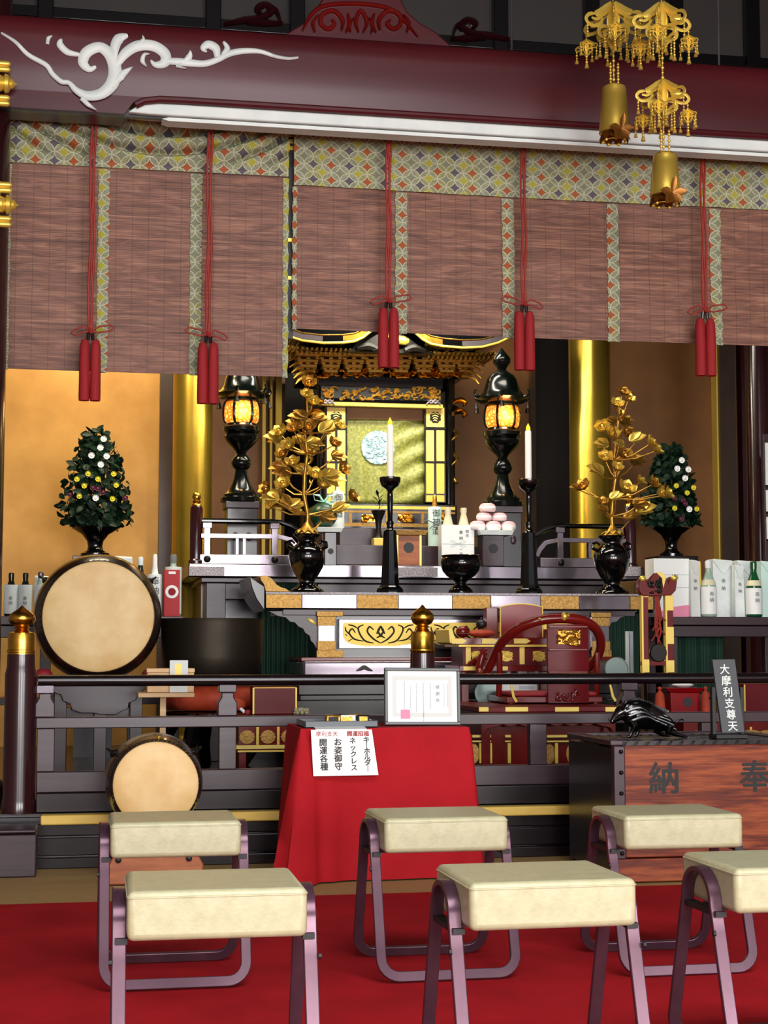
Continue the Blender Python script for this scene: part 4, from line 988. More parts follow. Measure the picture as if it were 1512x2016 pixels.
for px, sg in ((905, 1), (622, -1)):          # beam-end carvings at the sides
    mb = MB(t)
    for y0 in (790, 812):
        mb.stroke([(at(px-sg*14, y0+3, YZ-.02), 8*s), (at(px, y0-2, YZ-.03), 12*s), (at(px+sg*10, y0+4, YZ-.03), 8*s), (at(px+sg*6, y0+10, YZ-.03), 4*s)], .05)
    mb.build('beam_end_carving', 'gold', t, ang=60)
for a, b in ((641, 683), (836, 878)):
    d = MB(t).rect(a, 799, b, 990, YZ+.03, .03).build('door', 'lacquer_dark', t, bev=.003)
    m_ = (a+b)/2
    MB(t).rect(a+3, 802, b-3, 841, YZ+.024, .006).build('crest_panel', 'gilt_yellow', d, bev=.002)
    mb = MB(t); Y = YZ+.0235; c = at(m_, 822, Y); R = 12.5*s
    mb.prism([(c.x+R*(1 if k % 2 else .84)*math.cos(PI*k/8), c.z+R*(1 if k % 2 else .84)*math.sin(PI*k/8)) for k in range(16)], Y-.003, Y); mb.build('crest', 'bronze_black', d)
    mb = MB(t)
    for k in range(4): mb.stroke([(at(m_-7+k, 815+4.6*k, Y-.003), 1.2*s), (at(m_, 813+4.6*k, Y-.003), 2.4*s), (at(m_+7-k, 816+4.6*k, Y-.003), 1.2*s)], .002)
    mb.build('crest_relief', 'gilt_yellow', d)
    for p0, p1 in ((847, 908), (912, 972), (975, 988)):
        for u0, u1 in ((a+3, m_-2.5), (m_+2.5, b-3)): MB(t).rect(u0, p0, u1, p1, YZ+.024, .006).build('gilt_strip', 'gilt_yellow' if p0 < 900 else 'gilt_paint', d, bev=.001)
    for py in (843, 910): MB(t).rect(a, py-1.5, b, py+1.5, YZ+.02, .008).build('cross_bar', 'bronze_black', d)
# curtain with its round crest
mb = MB(t); x0, x1, z0, z1 = xpx(683, 900, YZ+.1), xpx(836, 900, YZ+.1), zpx(760, 991, YZ+.1), zpx(760, 824, YZ+.1); A = []
for i in range(61):
    x = x0+(x1-x0)*i/60; u = i/60; row = []
    for j in range(21):
        v = j/20; z = z0+(z1-z0)*v; w = .004*math.sin(9*v+4*u)+.05*max(0, u-.5)*math.sin(26*(v-.45*u))+.006*(1-v)*math.sin(26*u)
        row.append(mb.v((x, YZ+.10+w, z)))
    A.append(row)
for P, Q in zip(A, A[1:]):
    for k in range(20): mb.f([P[k], Q[k], Q[k+1], P[k+1]])
cu = mb.build('curtain', 'curtain_gold', t, ang=80)
sol = cu.modifiers.new('thickness', 'SOLIDIFY'); sol.thickness = .004; sol.offset = 1
MB(t).rect(683, 803, 836, 826, YZ+.08, .01).build('curtain_heading', 'gold_wall_dim', t)
mb = MB(t); Y = YZ+.083; c = at(744, 881, Y); R = 33*s
mb.prism([(c.x+R*(1+.03*(k % 2))*math.cos(2*PI*k/40), c.z+R*(1+.03*(k % 2))*math.sin(2*PI*k/40)) for k in range(40)], Y-.003, Y); squig(mb, 722, 766, 860, 902, Y-.003, 34, 2.2, 5, .004)
mb.build('round_crest', 'crest_silver', t, ang=60)
# lintel, frieze, brackets
MB(t).rect(628, 741, 872, 762, YZ-.03, .2).build('lintel', 'lacquer_dark', t, bev=.004)
fz_ = MB(t).rect(632, 761, 868, 790, YZ-.02, .02).build('frieze_board', 'black_matte', t)
mb = MB(t); squig(mb, 636, 864, 765, 786, YZ-.021, 80, 3.6, 11, .02); mb.build('gilt_frieze', 'gold_leaf', fz_, ang=60)
MB(t).rect(640, 786, 860, 793, YZ-.03, .03).build('lower_lintel', 'lacquer_black', t, bev=.003)
MB(t).rect(629, 793, 872, 801, YZ-.025, .05).build('gilt_sill', 'gilt_paint', t, bev=.002)
for a in (645, 853):
    mb = MB(t)
    for k in (-1, 1): mb.stroke([(at(a-k*14, 797, YZ-.032), 3*s), (at(a-k*4, 788, YZ-.032), 4*s), (at(a+k*4, 794, YZ-.032), 4*s), (at(a+k*12, 787, YZ-.032), 2*s)], .008)
    mb.build('cloud_carving', 'silver_carved', t)
MB(t).rect(600, 690, 910, 742, YZ+.1, .6).build('bracket_core', 'lacquer_black', t)
for cx in (607, 652, 697, 740, 790, 835, 880, 918):
    mb = MB(t); mb.rect(cx-5, 690, cx+5, 742, YZ-.02, .12)
    for k, (p0, p1, hw) in enumerate(((737, 742, 11), (727, 733, 14), (717, 723, 17), (707, 712, 20), (693, 700, 24))):
        mb.rect(cx-hw, p0, cx+hw, p1, YZ-.03-.05*k, .1)
        for q in (-hw+2, 0, hw-2): mb.rect(cx+q-4, p0-4, cx+q+4, p0, YZ-.032-.05*k, .05)
    mb.build('bracket', 'gold_leaf', t, bev=.003)
mb = MB(t); squig(mb, 600, 910, 727, 741, YZ-.05, 120, 4.2, 21, .02); mb.build('gilt_carving', 'gold', t, ang=60)
for sg, cx in ((-1, 600), (1, 925)):
    for k in range(5):
        mb = MB(t); y0 = 702+11*k
        mb.tube([at(cx-sg*16, y0-6, YZ-.08), at(cx, y0-4, YZ-.1)+Vector((0, 0, 0)), at(cx+sg*(20-2*k), y0+2, YZ-.14), at(cx+sg*(34-4*k), y0+10, YZ-.16)], [.012, .012, .010, .003], 8)
        mb.build('beak_bracket', 'gold_leaf', t)
# roof
YF = 10.36; rc = 774
half = [(0, 636), (18, 638), (34, 645), (48, 656), (60, 666), (76, 674), (100, 678), (140, 680), (180, 677), (212, 668), (238, 655)]
cur = [(-d, y) for d, y in half[::-1]]+half[1:]
z680 = at(rc, 680, YF).z; sF = sc(rc, 680, YF); X0 = xpx(rc, 680, YF)
rp = [(X0+d*sF, z680+(680-y)*sF) for d, y in cur]
MB(t).prism(rp+[(x*1.0, z+.11) for x, z in rp[::-1]], YF+.012, YF+1.25).build('roof', 'lacquer_black', t)
mb = MB(t); mb.tube([(x, YF, z) for x, z in rp], .009, 8); mb.build('gilt_eave_edge', 'gold_bright', t)
mb = MB(t); mb.tube([(x, YF+.006, z+.052) for x, z in rp], .006, 8); mb.build('gilt_eave_edge', 'gold', t)
def arc(i0, i1, m, nm):
    seg = rp[i0:i1+1]; mb = MB(t); mb.prism([(x, z+.012) for x, z in seg]+[(x, z+.045) for x, z in seg[::-1]], YF+.002, YF+.012); mb.build(nm, m, t)
arc(0, 3, 'steel_plate', 'eave_plate'); arc(17, 20, 'steel_plate', 'eave_plate'); arc(4, 7, 'gold', 'eave_plate'); arc(13, 16, 'gold', 'eave_plate'); arc(3, 4, 'lacquer_black', 'eave_plate'); arc(16, 17, 'lacquer_black', 'eave_plate')
for rr in range(2):
    y = YF+.08+.05*rr
    for k in range(46):
        d = -214+k*9.5
        if abs(d) < 78: continue
        zz = z680-.022-.020*rr+.0003*max(0, abs(d)-170)*1.0
        MB(t).box(X0+d*sF-.007, X0+d*sF+.007, y, y+.3, zz-.008, zz+.006).build('rafter_end', 'gold_bright', t)
mb = MB(t); mb.prism([(X0-90*sF, z680-.035), (X0-60*sF, z680+.01), (X0-30*sF, z680+.08), (X0, z680+.11), (X0+30*sF, z680+.08), (X0+60*sF, z680+.01), (X0+90*sF, z680-.035)], YF+.07, YF+.4); mb.build('gable_board', 'bronze_black', t)
mb = MB(t)
for sg in (-1, 1):
    mb.stroke([((X0+sg*70*sF, YF+.065, z680-.02), .03), ((X0+sg*48*sF, YF+.06, z680+.0), .05), ((X0+sg*30*sF, YF+.06, z680-.02), .04), ((X0+sg*38*sF, YF+.06, z680-.03), .015)], .02)
mb.build('gable_carving', 'bronze_black', t)
mb = MB(t); mb.stroke([((X0-12*sF, YF+.05, z680+.07), .02), ((X0+8*sF, YF+.04, z680+.05), .06), ((X0+26*sF, YF+.04, z680+.04), .06), ((X0+34*sF, YF+.05, z680+.05), .02)], .02); mb.build('gable_pendant', 'gold_bright', t, ang=60)

# ---- bronze lanterns
LPROF = [(41, 998), (40, 990), (36, 988), (35, 983), (28, 979), (24, 972), (19, 962), (15, 952), (13, 942), (12, 934), (17, 929), (20, 922), (18, 914), (13, 907), (9, 903), (12, 897), (19, 890), (27, 882), (33, 874), (34, 868), (30, 864), (36, 858), (36, 851), (30, 848), (28, 843)]
TOPP = [(30, 801), (33, 799), (33, 795), (44, 793), (54, 786), (42, 778), (36, 770), (33, 758), (30, 748), (24, 740), (15, 734), (8, 729), (10, 724), (17, 714), (17, 706), (10, 697), (4, 690), (.3, 684)]
def lantern(px, dy, Y, label):
    base = T('bronze_lantern', label, 'lantern', (xpx(px, 1000, Y), Y, at(px, 998+dy, Y).z)); t = base; s = sc(px, 850, Y)
    x = xpx(px, 900, Y)
    Pz = lambda pr: [(hw*s, at(px, py+dy, Y).z) for hw, py in pr]
    MB(t).lathe(Pz(LPROF), x, Y, 32).build('pedestal', 'iron_green', t, ang=40)
    MB(t).lathe(Pz([(29, 843), (33, 838), (34.5, 826), (34, 812), (31, 802)]), x, Y, 6*5, ph=.2).build('light_chamber', 'lantern_glow', t)
    mb = MB(t)
    for k in range(6):
        a = PI/6+k*PI/3+PI/6; ca, sa = math.cos(a), math.sin(a)
        mb2 = MB(t); mb2.tube([(x+ca*r*s, Y+sa*r*s, at(px, py+dy, Y).z) for r, py in ((29, 843), (33.5, 838), (35.3, 826), (34.8, 812), (31.5, 801))], .009, 6); mb2.build('lattice_post', 'iron_green', t)
    cp = MB(t).lathe(Pz(TOPP), x, Y, 6*5).build('canopy', 'iron_green', t, ang=40)
    for k in range(6):
        a = k*PI/3+PI/12; ca, sa = math.cos(a), math.sin(a); z0 = at(px, 790+dy, Y).z
        mb2 = MB(t); mb2.tube([(x+ca*r*s, Y+sa*r*s, z0+h*s) for r, h in ((30, 8), (46, 4), (56, 6), (62, 13), (60, 19), (56, 17))], [.011, .011, .010, .008, .006, .003], 8); mb2.build('curled_corner', 'iron_green', cp)
        mb3 = MB(t); bx_, by_ = x+ca*58*s, Y+sa*58*s
        mb3.lathe([(.0015, z0+6*s), (.0015, z0-6*s), (.008, z0-7*s), (.011, z0-12*s), (.018, z0-19*s), (.016, z0-19*s)], bx_, by_, 12); mb3.build('wind_bell', 'bronze_black', cp)
    l = bpy.data.lights.new('lantern_bulb', 'POINT'); l.energy = 3.0; l.color = (1, .55, .2); l.shadow_soft_size = .05
    lo = bpy.data.objects.new('lantern_bulb', l); COL.objects.link(lo); lo.location = (x, Y-.15, at(px, 822+dy, Y).z)
    return x
YN = 10.12
for px, dy, lab in ((475, -9, 'dark bronze pedestal lantern glowing orange, left of the shrine'), (989, 0, 'dark bronze pedestal lantern glowing orange, right of the shrine')):
    x = lantern(px, dy, YN, lab); zt = at(px, 998+dy, YN).z
    sd = T('lantern_stand', 'dark box pedestal under the %s lantern' % ('left' if px < 700 else 'right'), 'stand', (x, YN, ZA+.001)); w = 33*sc(px, 1000, YN)
    MB(sd).box(x-w, x+w, YN-w, YN+w, zt-.045, zt-.001).build('top_board', 'wood_purple', sd, bev=.004)
    MB(sd).box(x-w*.9, x+w*.9, YN-w*.9, YN+w*.9, ZA+.001, zt-.045).build('body', 'lacquer_dark', sd, bev=.003)
    mb = MB(sd); zz = (ZA+zt)/2-.02
    for k in (-.4, .4): mb.sph((x+k*w, YN-w*.9, zz), .02, .006, .03, 10, 6)
    mb.build('relief_knob', 'wood_purple', sd)
# ================================================================ VESSELS, CANDLES, GILDED TREES ON THE OFFERING TABLE
def stand_on(prof, z): d = z-prof[0][1]; return [(r, q+d) for r, q in prof]
YQ = 9.28
def vase(px, py_off, label):
    t = T('vase', label, 'vase', (xpx(px, 1160, YQ), YQ, ZL+.001)); x = t.location.x
    pr = [(34, 1166), (33, 1160), (27, 1156), (18, 1150), (15, 1143), (17, 1138), (22, 1132), (32, 1114), (36, 1098), (36, 1088), (33, 1080), (24, 1072), (19, 1068), (17, 1063), (19, 1058), (26, 1053), (27, 1050), (25, 1049), (17, 1056)]
    P = stand_on(px_prof(px, YQ, [(hw, py+py_off) for hw, py in pr]), ZL+.001)
    MB(t).lathe(P, x, YQ, 36).build('body', 'lacquer_black', t, ang=50)
    s = sc(px, 1080, YQ); z = P[11][1]
    for sg in (-1, 1):
        mb = MB(t); mb.tube([(x+sg*30*s, YQ, z-.02), (x+sg*39*s, YQ, z-.005), (x+sg*38*s, YQ, z+.02), (x+sg*30*s, YQ, z+.028), (x+sg*24*s, YQ, z+.012)], [.010, .012, .010, .008, .006], 8); mb.build('handle', 'lacquer_black', t)
    return x, P[16][1]
def gilt_tree(px, base_py, blobs, leaves, trunk, Y, label, seed, zrim, big=1.0):
    r = random.Random(seed); s = sc(px, 950, Y); x0 = xpx(px, base_py, Y)
    t = T('gilded_flower_tree', label, 'altar flowers', (x0, Y, zrim+.002))
    dz = zrim+.002-zpx(px, base_py+3, Y)
    W = lambda p, y=0: at(p[0], p[1], Y)+Vector((0, y, dz))
    mb = MB(t); tp = [W(p) for p in trunk]; n = len(tp); mb.tube(tp, [.013*(1-.65*i/(n-1)) for i in range(n)], 8)
    ends = []
    for p in blobs+leaves:
        y = r.uniform(-.10, .07); e = W(p, y)
        c = [q for q in tp if q.z < e.z-.02] or [tp[0]]; a = c[-1]; m = (a+e)/2+Vector((0, y*.3, -.02)); mb.tube([a, m, e-Vector((0, 0, .004))], [.006, .005, .003], 6); ends.append(e)
    mb.lathe([(.07, zrim+.002), (.055, zrim+.02), (.03, zrim+.04), (.012, zrim+.07)], x0, Y, 10)
    mb.build('stem', 'gold_antique', t, ang=60)
    for i, p in enumerate(blobs):
        e = ends[i]; out = Vector((e.x-x0, -.14-.1*r.random(), .10+.12*r.random())).normalized(); R = (p[2] if len(p) > 2 else 1)*.060*big
        sd = out.orthogonal().normalized(); sd2 = out.cross(sd); mb = MB(t); ph = r.random()*6
        mb.sph(e+out*R*.28, R*.32, R*.32, R*.36, 8, 6)
        for L_, n_, tilt, k in ((R*1.05, 6, 1.15, .35), (R*.8, 5, .7, .5)):
            for q in range(n_):
                a = ph+2*PI*q/n_+(.5 if n_ == 5 else 0); d = (sd*math.cos(a)+sd2*math.sin(a))*math.sin(tilt)+out*math.cos(tilt)
                mb.leaf(e-out*R*.1, d, out, L_, L_*.85, k)
        mb.build('flower', 'gold_satin' if i % 3 else 'gold_antique', t, ang=50)
    for i, p in enumerate(leaves):
        e = ends[len(blobs)+i]; dx = (p[2] if len(p) > 2 else (1 if p[0] > px else -1)); mb = MB(t); L = .115*(p[3] if len(p) > 3 else 1)
        for k, (aa, f) in enumerate(((0, 1), (.7, .8), (-.7, .8), (1.3, .5), (-1.3, .5))):
            d = Vector((dx*math.cos(aa*.8), -.25, .15-.6*math.sin(aa*.8)+.3*math.sin(p[1]))); mb.leaf(e-Vector((dx*L*.4, 0, 0)), d, (0, -.8, .6), L*f, L*.52*f, -.15)
        mb.build('leaf', 'gold_satin' if i % 2 else 'gold_antique', t, ang=40)
    mb = MB(t)
    for k in range(10):
        a = 2*PI*k/10; mb.leaf((x0+.02*math.cos(a), Y+.02*math.sin(a), zrim+.035), (math.cos(a), math.sin(a), -.25), (0, 0, 1), .06, .04, -.25)
    mb.build('root_leaves', 'gold_bright', t, ang=50)
xv, zv = vase(604, 0, 'black lacquer vase holding the gilded tree left of the shrine curtain')
gilt_tree(604, 1045, [(605, 759, 1.1), (603, 779), (613, 793), (606, 841, 1.2), (554, 852, 1.2), (659, 841), (650, 877), (609, 891, 1.2), (567, 880, 1.1), (557, 898, 1.1), (580, 911, 1.2), (617, 937, 1.2), (673, 920, 1.1), (632, 957, 1.1), (560, 955, 1.2), (523, 964), (548, 979, 1.2), (539, 993, .9), (689, 979, 1.2), (640, 848), (590, 868), (575, 848)],
    [(630, 820, 1, .9), (539, 861, -1, 1), (579, 838, -1), (641, 850, 1, 1.2), (559, 927, -1, 1.1), (651, 934, 1, 1.4), (555, 989, -1, 1.3), (582, 993, 1, 1.1), (644, 1010, 1, 1), (672, 1000, 1, 1), (588, 820, -1, 1.1), (620, 865, 1, 1), (548, 915, -1, 1), (600, 925, -1, 1), (668, 890, 1, .9), (530, 980, -1, 1)],
    [(604, 1045), (606, 1010), (598, 970), (600, 930), (605, 890), (600, 850), (606, 810), (604, 770)], YQ, 'tall gilded flower tree in a black vase, left of the shrine curtain', 3, zv)
xv, zv = vase(1205, 0, 'black lacquer vase holding the gilded tree by the right gold column')
gilt_tree(1206, 1045, [(1222, 771, .9), (1232, 783, .8), (1205, 796, .9), (1223, 807, .7), (1176, 842, 1), (1203, 849, .9), (1237, 847, 1.1), (1267, 871, 1), (1191, 898, 1), (1227, 895, 1.25), (1278, 884, .9), (1210, 918, .8), (1152, 954, 1), (1227, 962, 1.3), (1260, 942, .8), (1274, 949, 1), (1288, 966, 1), (1301, 969, .9), (1186, 986, .8)],
    [(1237, 820, 1, .9), (1185, 867, -1, .9), (1257, 898, 1, 1), (1169, 925, -1, 1.1), (1135, 952, -1, .6), (1203, 976, 1, .8), (1254, 986, 1, 1), (1271, 1000, 1, 1.2), (1244, 1013, 1, .9), (1250, 862, 1, 1), (1196, 826, -1, .7), (1213, 870, -1, .7), (1180, 1000, -1, .7)],
    [(1206, 1045), (1204, 1010), (1206, 975), (1212, 935), (1208, 900), (1214, 860), (1218, 820), (1220, 780)], YQ, 'gilded flower tree in a black vase in front of the right gold column', 9, zv, 1.15)
def candlestick(px, pc, top, wax0, label, label2):
    Y = 9.2; t = T('candlestick', label, 'candlestick', (xpx(px, 1160, Y), Y, ZL+.001)); x = t.location.x; s = sc(px, 1000, Y)
    o = top-937
    pr = [(27, 1166), (27, 1161), (25, 1156), (19, 1150), (18, 1143), (13, 1044+o*.4), (8, 1040+o*.4), (6, 1034), (8, 1028), (5, 1022), (6, 975+o), (5, 965+o), (9, 960+o), (17, 955+o), (20.5, 946+o), (21, 938+o), (19, 937+o), (15, 944+o), (.5, 945+o)]
    P = stand_on(px_prof(px, Y, pr), ZL+.001); k = 5
    MB(t).lathe(P[:k+1], x, Y, 10).build('foot', 'lacquer_black', t, ang=25); MB(t).lathe(P[k:], x, Y, 28).build('stem_and_dish', 'lacquer_black', t, ang=50)
    z0 = P[-1][1]+.001; z1 = z0+(945+o-wax0)*s
    c = T('candle', label2, 'candle', (x, Y, z0)); w = 6.6*s
    MB(c).lathe([(w, z0), (w*.95, z1-.01), (w*.8, z1-.002), (w*.4, z1-.004)], x, Y, 20).build('wax', 'candle_wax', c)
    MB(c).lathe([(w*.45, z1-.004), (w*.7, z1+.008), (w*.6, z1+.02), (w*.25, z1+.032), (.0005, z1+.042)], x, Y, 14).build('flame', 'flame_led', c, ang=80)
candlestick(768, 768, 937, 833, 'black lacquer candlestick in front of the shrine curtain', 'lit white candle in front of the shrine curtain')
candlestick(1042, 1038, 940, 843, 'black lacquer candlestick below the right bronze lantern', 'lit white candle beside the right bronze lantern')
t = T('censer', 'round black lacquer incense bowl on a foot, in front of the wrapped bottles', 'bowl', (xpx(907, 1160, 9.2), 9.2, ZL+.001))
MB(t).lathe(stand_on(px_prof(907, 9.2, [(24, 1166), (24, 1160), (20, 1154), (12, 1149), (11, 1143), (17, 1138), (28, 1131), (36, 1121), (40, 1108), (39, 1099), (36, 1094), (39, 1091), (37, 1090), (30, 1100), (.5, 1110)]), ZL+.001), t.location.x, 9.2, 36).build('bowl', 'lacquer_black', t, ang=50)

# ================================================================ OFFERINGS ON THE ALTAR PLATFORM
def on_top(mbname): pass
def sanbo(px, tx0, tx1, ty, hx0, hx1, base, hole, Y, z0, m, mt, label, holecol='black_matte', hr=10):
    t = T('offering_stand', label, 'offering stand', (xpx(px, base, Y), Y+.12, z0)); dz = z0-zpx(px, base, Y); s = sc(px, ty, Y)
    zt = zpx(px, ty, Y)+dz; x0, x1 = xpx(hx0, 1080, Y), xpx(hx1, 1080, Y); d = (x1-x0)
    mb = MB(t); mb.box(x0, x1, Y+.02, Y+.02+d, z0, zt-.03); bd = mb.build('body', m, t, bev=.004)
    mb = MB(t); c = at(px, hole, Y); mb.lathe([(hr*s, Y+.018), (hr*s, Y+.0195)], (x0+x1)/2, c.z+dz, 8, ax='y', ph=.39); mb.build('hole', holecol, bd)
    a, b = xpx(tx0, ty, Y), xpx(tx1, ty, Y); w = (b-a)
    mb = MB(t); mb.hexa([(a+.012, Y+.0, zt-.03), (b-.012, Y+.0, zt-.03), (b-.012, Y+w*.8, zt-.03), (a+.012, Y+w*.8, zt-.03)], [(a, Y-.008, zt), (b, Y-.008, zt), (b, Y+w*.8+.008, zt), (a, Y+w*.8+.008, zt)]); mb.build('tray', mt, t, bev=.002)
    return t, zt, (a+b)/2, Y
zr1 = at(786.5, 1074, 10.24).z; zr2 = at(784, 1041, 10.40).z
t, zt, xm, Ym = sanbo(806, 778, 843, 1043, 783, 829, 1113, 1077, 9.86, ZA+.001, 'wood_orange', 'gold_plate', 'gilded offering stand with a dark round hole in the centre of the altar', hr=11)
for a in (0, 1):
    x = (xpx(783, 1080, 9.86), xpx(829, 1080, 9.86))[a]; MB(t).box(x-.006, x+.006, 9.875, 9.885, ZA+.002, zt-.03).build('gilt_edge', 'gold_bright', t)
t, zt, xm, Ym = sanbo(975, 943, 1012, 1041, 952, 994, 1112, 1077, 9.815, ZA+.001, 'wood_purple', 'paper_white', 'dark offering stand with white paper carrying the pink rice cakes')
s = sc(975, 1020, 9.89)
def mochi(px, py, w, h, yo, label, z):
    x = xpx(px, py, 9.89); y = 9.89+yo
    t = T('rice_cake', label, 'rice cake', (x, y, z), group='rice cakes piled on the altar'); r = w/2*s; hh = h*s
    MB(t).lathe([(r*.8, z), (r*.97, z+hh*.15), (r, z+hh*.42), (r*.96, z+hh*.6)], x, y, 24).build('white_base', 'mochi_white', t, ang=80)
    MB(t).lathe([(r*.965, z+hh*.58), (r*.86, z+hh*.8), (r*.55, z+hh*.95), (r*.01, z+hh)], x, y, 24).build('pink_top', 'mochi_pink', t, ang=80)
h0 = 19
for px, w, lab in ((940, 32, 'pink topped rice cake at the lower left of the pile'), (971, 31, 'pink topped rice cake in the middle of the bottom row'), (1001, 30, 'pink topped rice cake at the lower right of the pile')): mochi(px, 1030, w, h0, .0, lab, zt+.002)
mochi(955, 1014, 31, 17, .03, 'pink topped rice cake at the left of the second row', zt+.004+h0*s); mochi(985, 1014, 31, 17, .03, 'pink topped rice cake at the right of the second row', zt+.004+h0*s)
mochi(962, 1000, 33, 18, .03, 'pink topped rice cake crowning the pile', zt+.006+(h0+17)*s)
t, zt, xm, Ym = sanbo(648, 622, 676, 1038, 640, 664, 1113, 1085, 9.9, ZA+.001, 'lacquer_dark', 'paper_white', 'dark offering stand with white paper carrying the watermelon', hr=6)
x, r = xpx(637, 1012, 10.03), 27*sc(637, 1012, 10.03)
t = T('watermelon', 'dark green striped watermelon behind the left gilded tree', 'watermelon', (x, 10.03, zt+.002))
MB(t).sph((x, 10.03, zt+.002+r*.96), r, r, r*.96, 28, 18).build('melon', 'melon_green', t, ang=80)
mb = MB(t); zz = zt+r*1.92
for sg in (-1, 1): mb.tube([(x, 10.02, zz), (x+sg*.03, 10.0, zz+.04), (x+sg*.07, 10.0, zz+.045), (x+sg*.06, 10.0, zz+.01), (x+sg*.01, 10.01, zz+.002)], .008, 6, flat=.4)
mb.tube([(x+.01, 10.0, zz), (x+.05, 9.98, zz-.02), (x+.09, 9.99, zz-.06)], .009, 6, flat=.4); mb.build('mint_ribbon', 'ribbon_mint', t)
def wrapped_bottle(px, y0, y1, hw, Y, z0, label, m, top='pottery_cream', ttxt=None, neck=22, name='wrapped_bottle', grp=None):
    t = T(name, label, 'bottle', (xpx(px, y1, Y), Y, z0), group=grp); x = t.location.x; s = sc(px, y1, Y); H = (y1-y0)*s; n = neck*s
    MB(t).lathe([(hw*s, z0), (hw*s*1.02, z0+.01), (hw*s, z0+H-.01), (hw*s*.9, z0+H)], x, Y, 20).build('wrapping', m, t)
    MB(t).lathe([(hw*s*.5, z0+H), (hw*s*.35, z0+H+n*.4), (hw*s*.3, z0+H+n*.9), (hw*s*.2, z0+H+n)], x, Y, 16).build('neck', top, t)
    if ttxt:
        for i, ch in enumerate(ttxt): text(ch, hw*1.25*s, 'ink_black', t, Vector((x, Y-hw*s-.002, z0+H*(.82-.22*i)))-t.location)
    return t, x, s, H
t, x, s, H = wrapped_bottle(856, 962, 1040, 13.5, 10.32, zr1+.001, 'white wrapped offering bottle with black brushed characters and a twisted cord', 'paper_mint', 'gold_antique', '御神酒', 24)
mb = MB(t); z = zr1+H*.55; y = 10.32-13.5*s-.004
for sg in (-1, 1):
    mb.tube([(x, y, z), (x+sg*10*s, y, z+5*s), (x+sg*17*s, y+.02, z+9*s), (x+sg*22*s, y+.02, z+6*s)], .0035, 6); mb.tube([(x, y, z), (x+sg*9*s, y, z-4*s), (x+sg*13*s, y+.01, z-9*s)], .003, 6)
mb.build('twisted_cord', 'ink_grey', t)
wrapped_bottle(665, 962, 1035, 13, 10.48, zr2+.001, 'white wrapped offering bottle behind the watermelon', 'paper_white', 'pottery_cream', '御神酒', 10)
# pair of cream bottles in one paper
YB2 = 9.93; zb = ZA+.001; s = sc(900, 1090, YB2)
for px, lab in ((882, 'cream sake bottle, left of the pair in white paper'), (913, 'cream sake bottle, right of the pair in white paper')):
    x = xpx(px, 1090, YB2); t = T('sake_bottle', lab, 'bottle', (x, YB2, zb)); k = (1112-996)*s
    MB(t).lathe([(12*s, zb), (12.5*s, zb+.02), (12.5*s, zb+.44*k), (12*s, zb+.66*k), (8*s, zb+.80*k), (5.2*s, zb+.90*k), (6.5*s, zb+.94*k), (6*s, zb+k), (3*s, zb+k)], x, YB2, 24).build('bottle', 'pottery_cream', t, ang=60)
x0, x1 = xpx(867, 1080, YB2), xpx(929, 1080, YB2); zt = zb+(1112-1031)*s; d = 13*s+.004
t = T('wrapping_paper', 'white printed paper wrapped round a pair of cream bottles', 'wrapping paper', ((x0+x1)/2, YB2, zb))
mb = MB(t); ring = [(x0+.0, -d), (x1, -d), (x1, d), (x0, d)]
mb.box(x0, x1, YB2-d-.004, YB2-d, zb, zt); mb.box(x0, x1, YB2+d, YB2+d+.004, zb, zt); mb.box(x0-.003, x0, YB2-d-.004, YB2+d+.004, zb, zt); mb.box(x1, x1+.003, YB2-d-.004, YB2+d+.004, zb, zt); mb.build('paper', 'paper_plain', t, bev=.001)
yf = YB2-d-.0047
for ch, px, py, sz in (('奉', 904, 1046, 8), ('納', 904, 1057, 8), ('御', 916, 1044, 7), ('供', 916, 1052, 7), ('一', 904, 1079, 6), ('同', 904, 1088, 6)):
    q = at(px, py, YB2); text(ch, sz*s, 'ink_black', t, Vector((q.x, yf, zb+(1112-py)*s))-t.location)
mb = MB(t); mb.box(x0, x1, yf, yf+.0006, zb+(1112-1069)*s, zb+(1112-1068)*s)
for sg in (-1, 1):
    for h in (-1, 1):
        c = ((x0+x1)/2, yf, zb+(1112-1068)*s); mb.tube([c, (c[0]+sg*10*s, yf, c[2]+h*7*s), (c[0]+sg*16*s, yf, c[2]+h*5*s), (c[0]+sg*10*s, yf, c[2]+h*2*s), c], .0012, 5)
mb.build('printed_cord', 'ink_pale', t)
# little bronze vase with a twig, on a yellow block
zr = zr1
x = xpx(745, 1068, 10.32); t = T('yellow_block', 'small pale yellow block under the bronze bud vase', 'block', (x, 10.32, zr+.001)); w = 12*s
MB(t).box(x-w, x+w, 10.27, 10.37, zr+.001, zr+.001+15*s).build('block', 'gilt_yellow', t, bev=.003)
zb = zr+.002+15*s
t = T('bud_vase', 'small bronze bud vase with a thin twig beside the left candlestick', 'vase', (x, 10.32, zb))
MB(t).lathe([(10*s, zb), (7*s, zb+6*s), (5*s, zb+20*s), (7*s, zb+36*s), (11*s, zb+46*s), (15*s, zb+56*s), (14*s, zb+57*s), (4*s, zb+50*s)], x, 10.32, 24).build('body', 'bronze_black', t)
mb = MB(t); mb.tube([(x, 10.32, zb+50*s), (x+.01, 10.32, zb+70*s), (x-.005, 10.32, zb+95*s)], .003, 6)
for k in range(9): a = k*2.4; mb.leaf((x, 10.32, zb+(60+4*k)*s), (math.cos(a), math.sin(a)*.6-.2, .5), (0, 0, 1), .05, .018, .2)
mb.build('twig', 'leaf_green', t, ang=60)

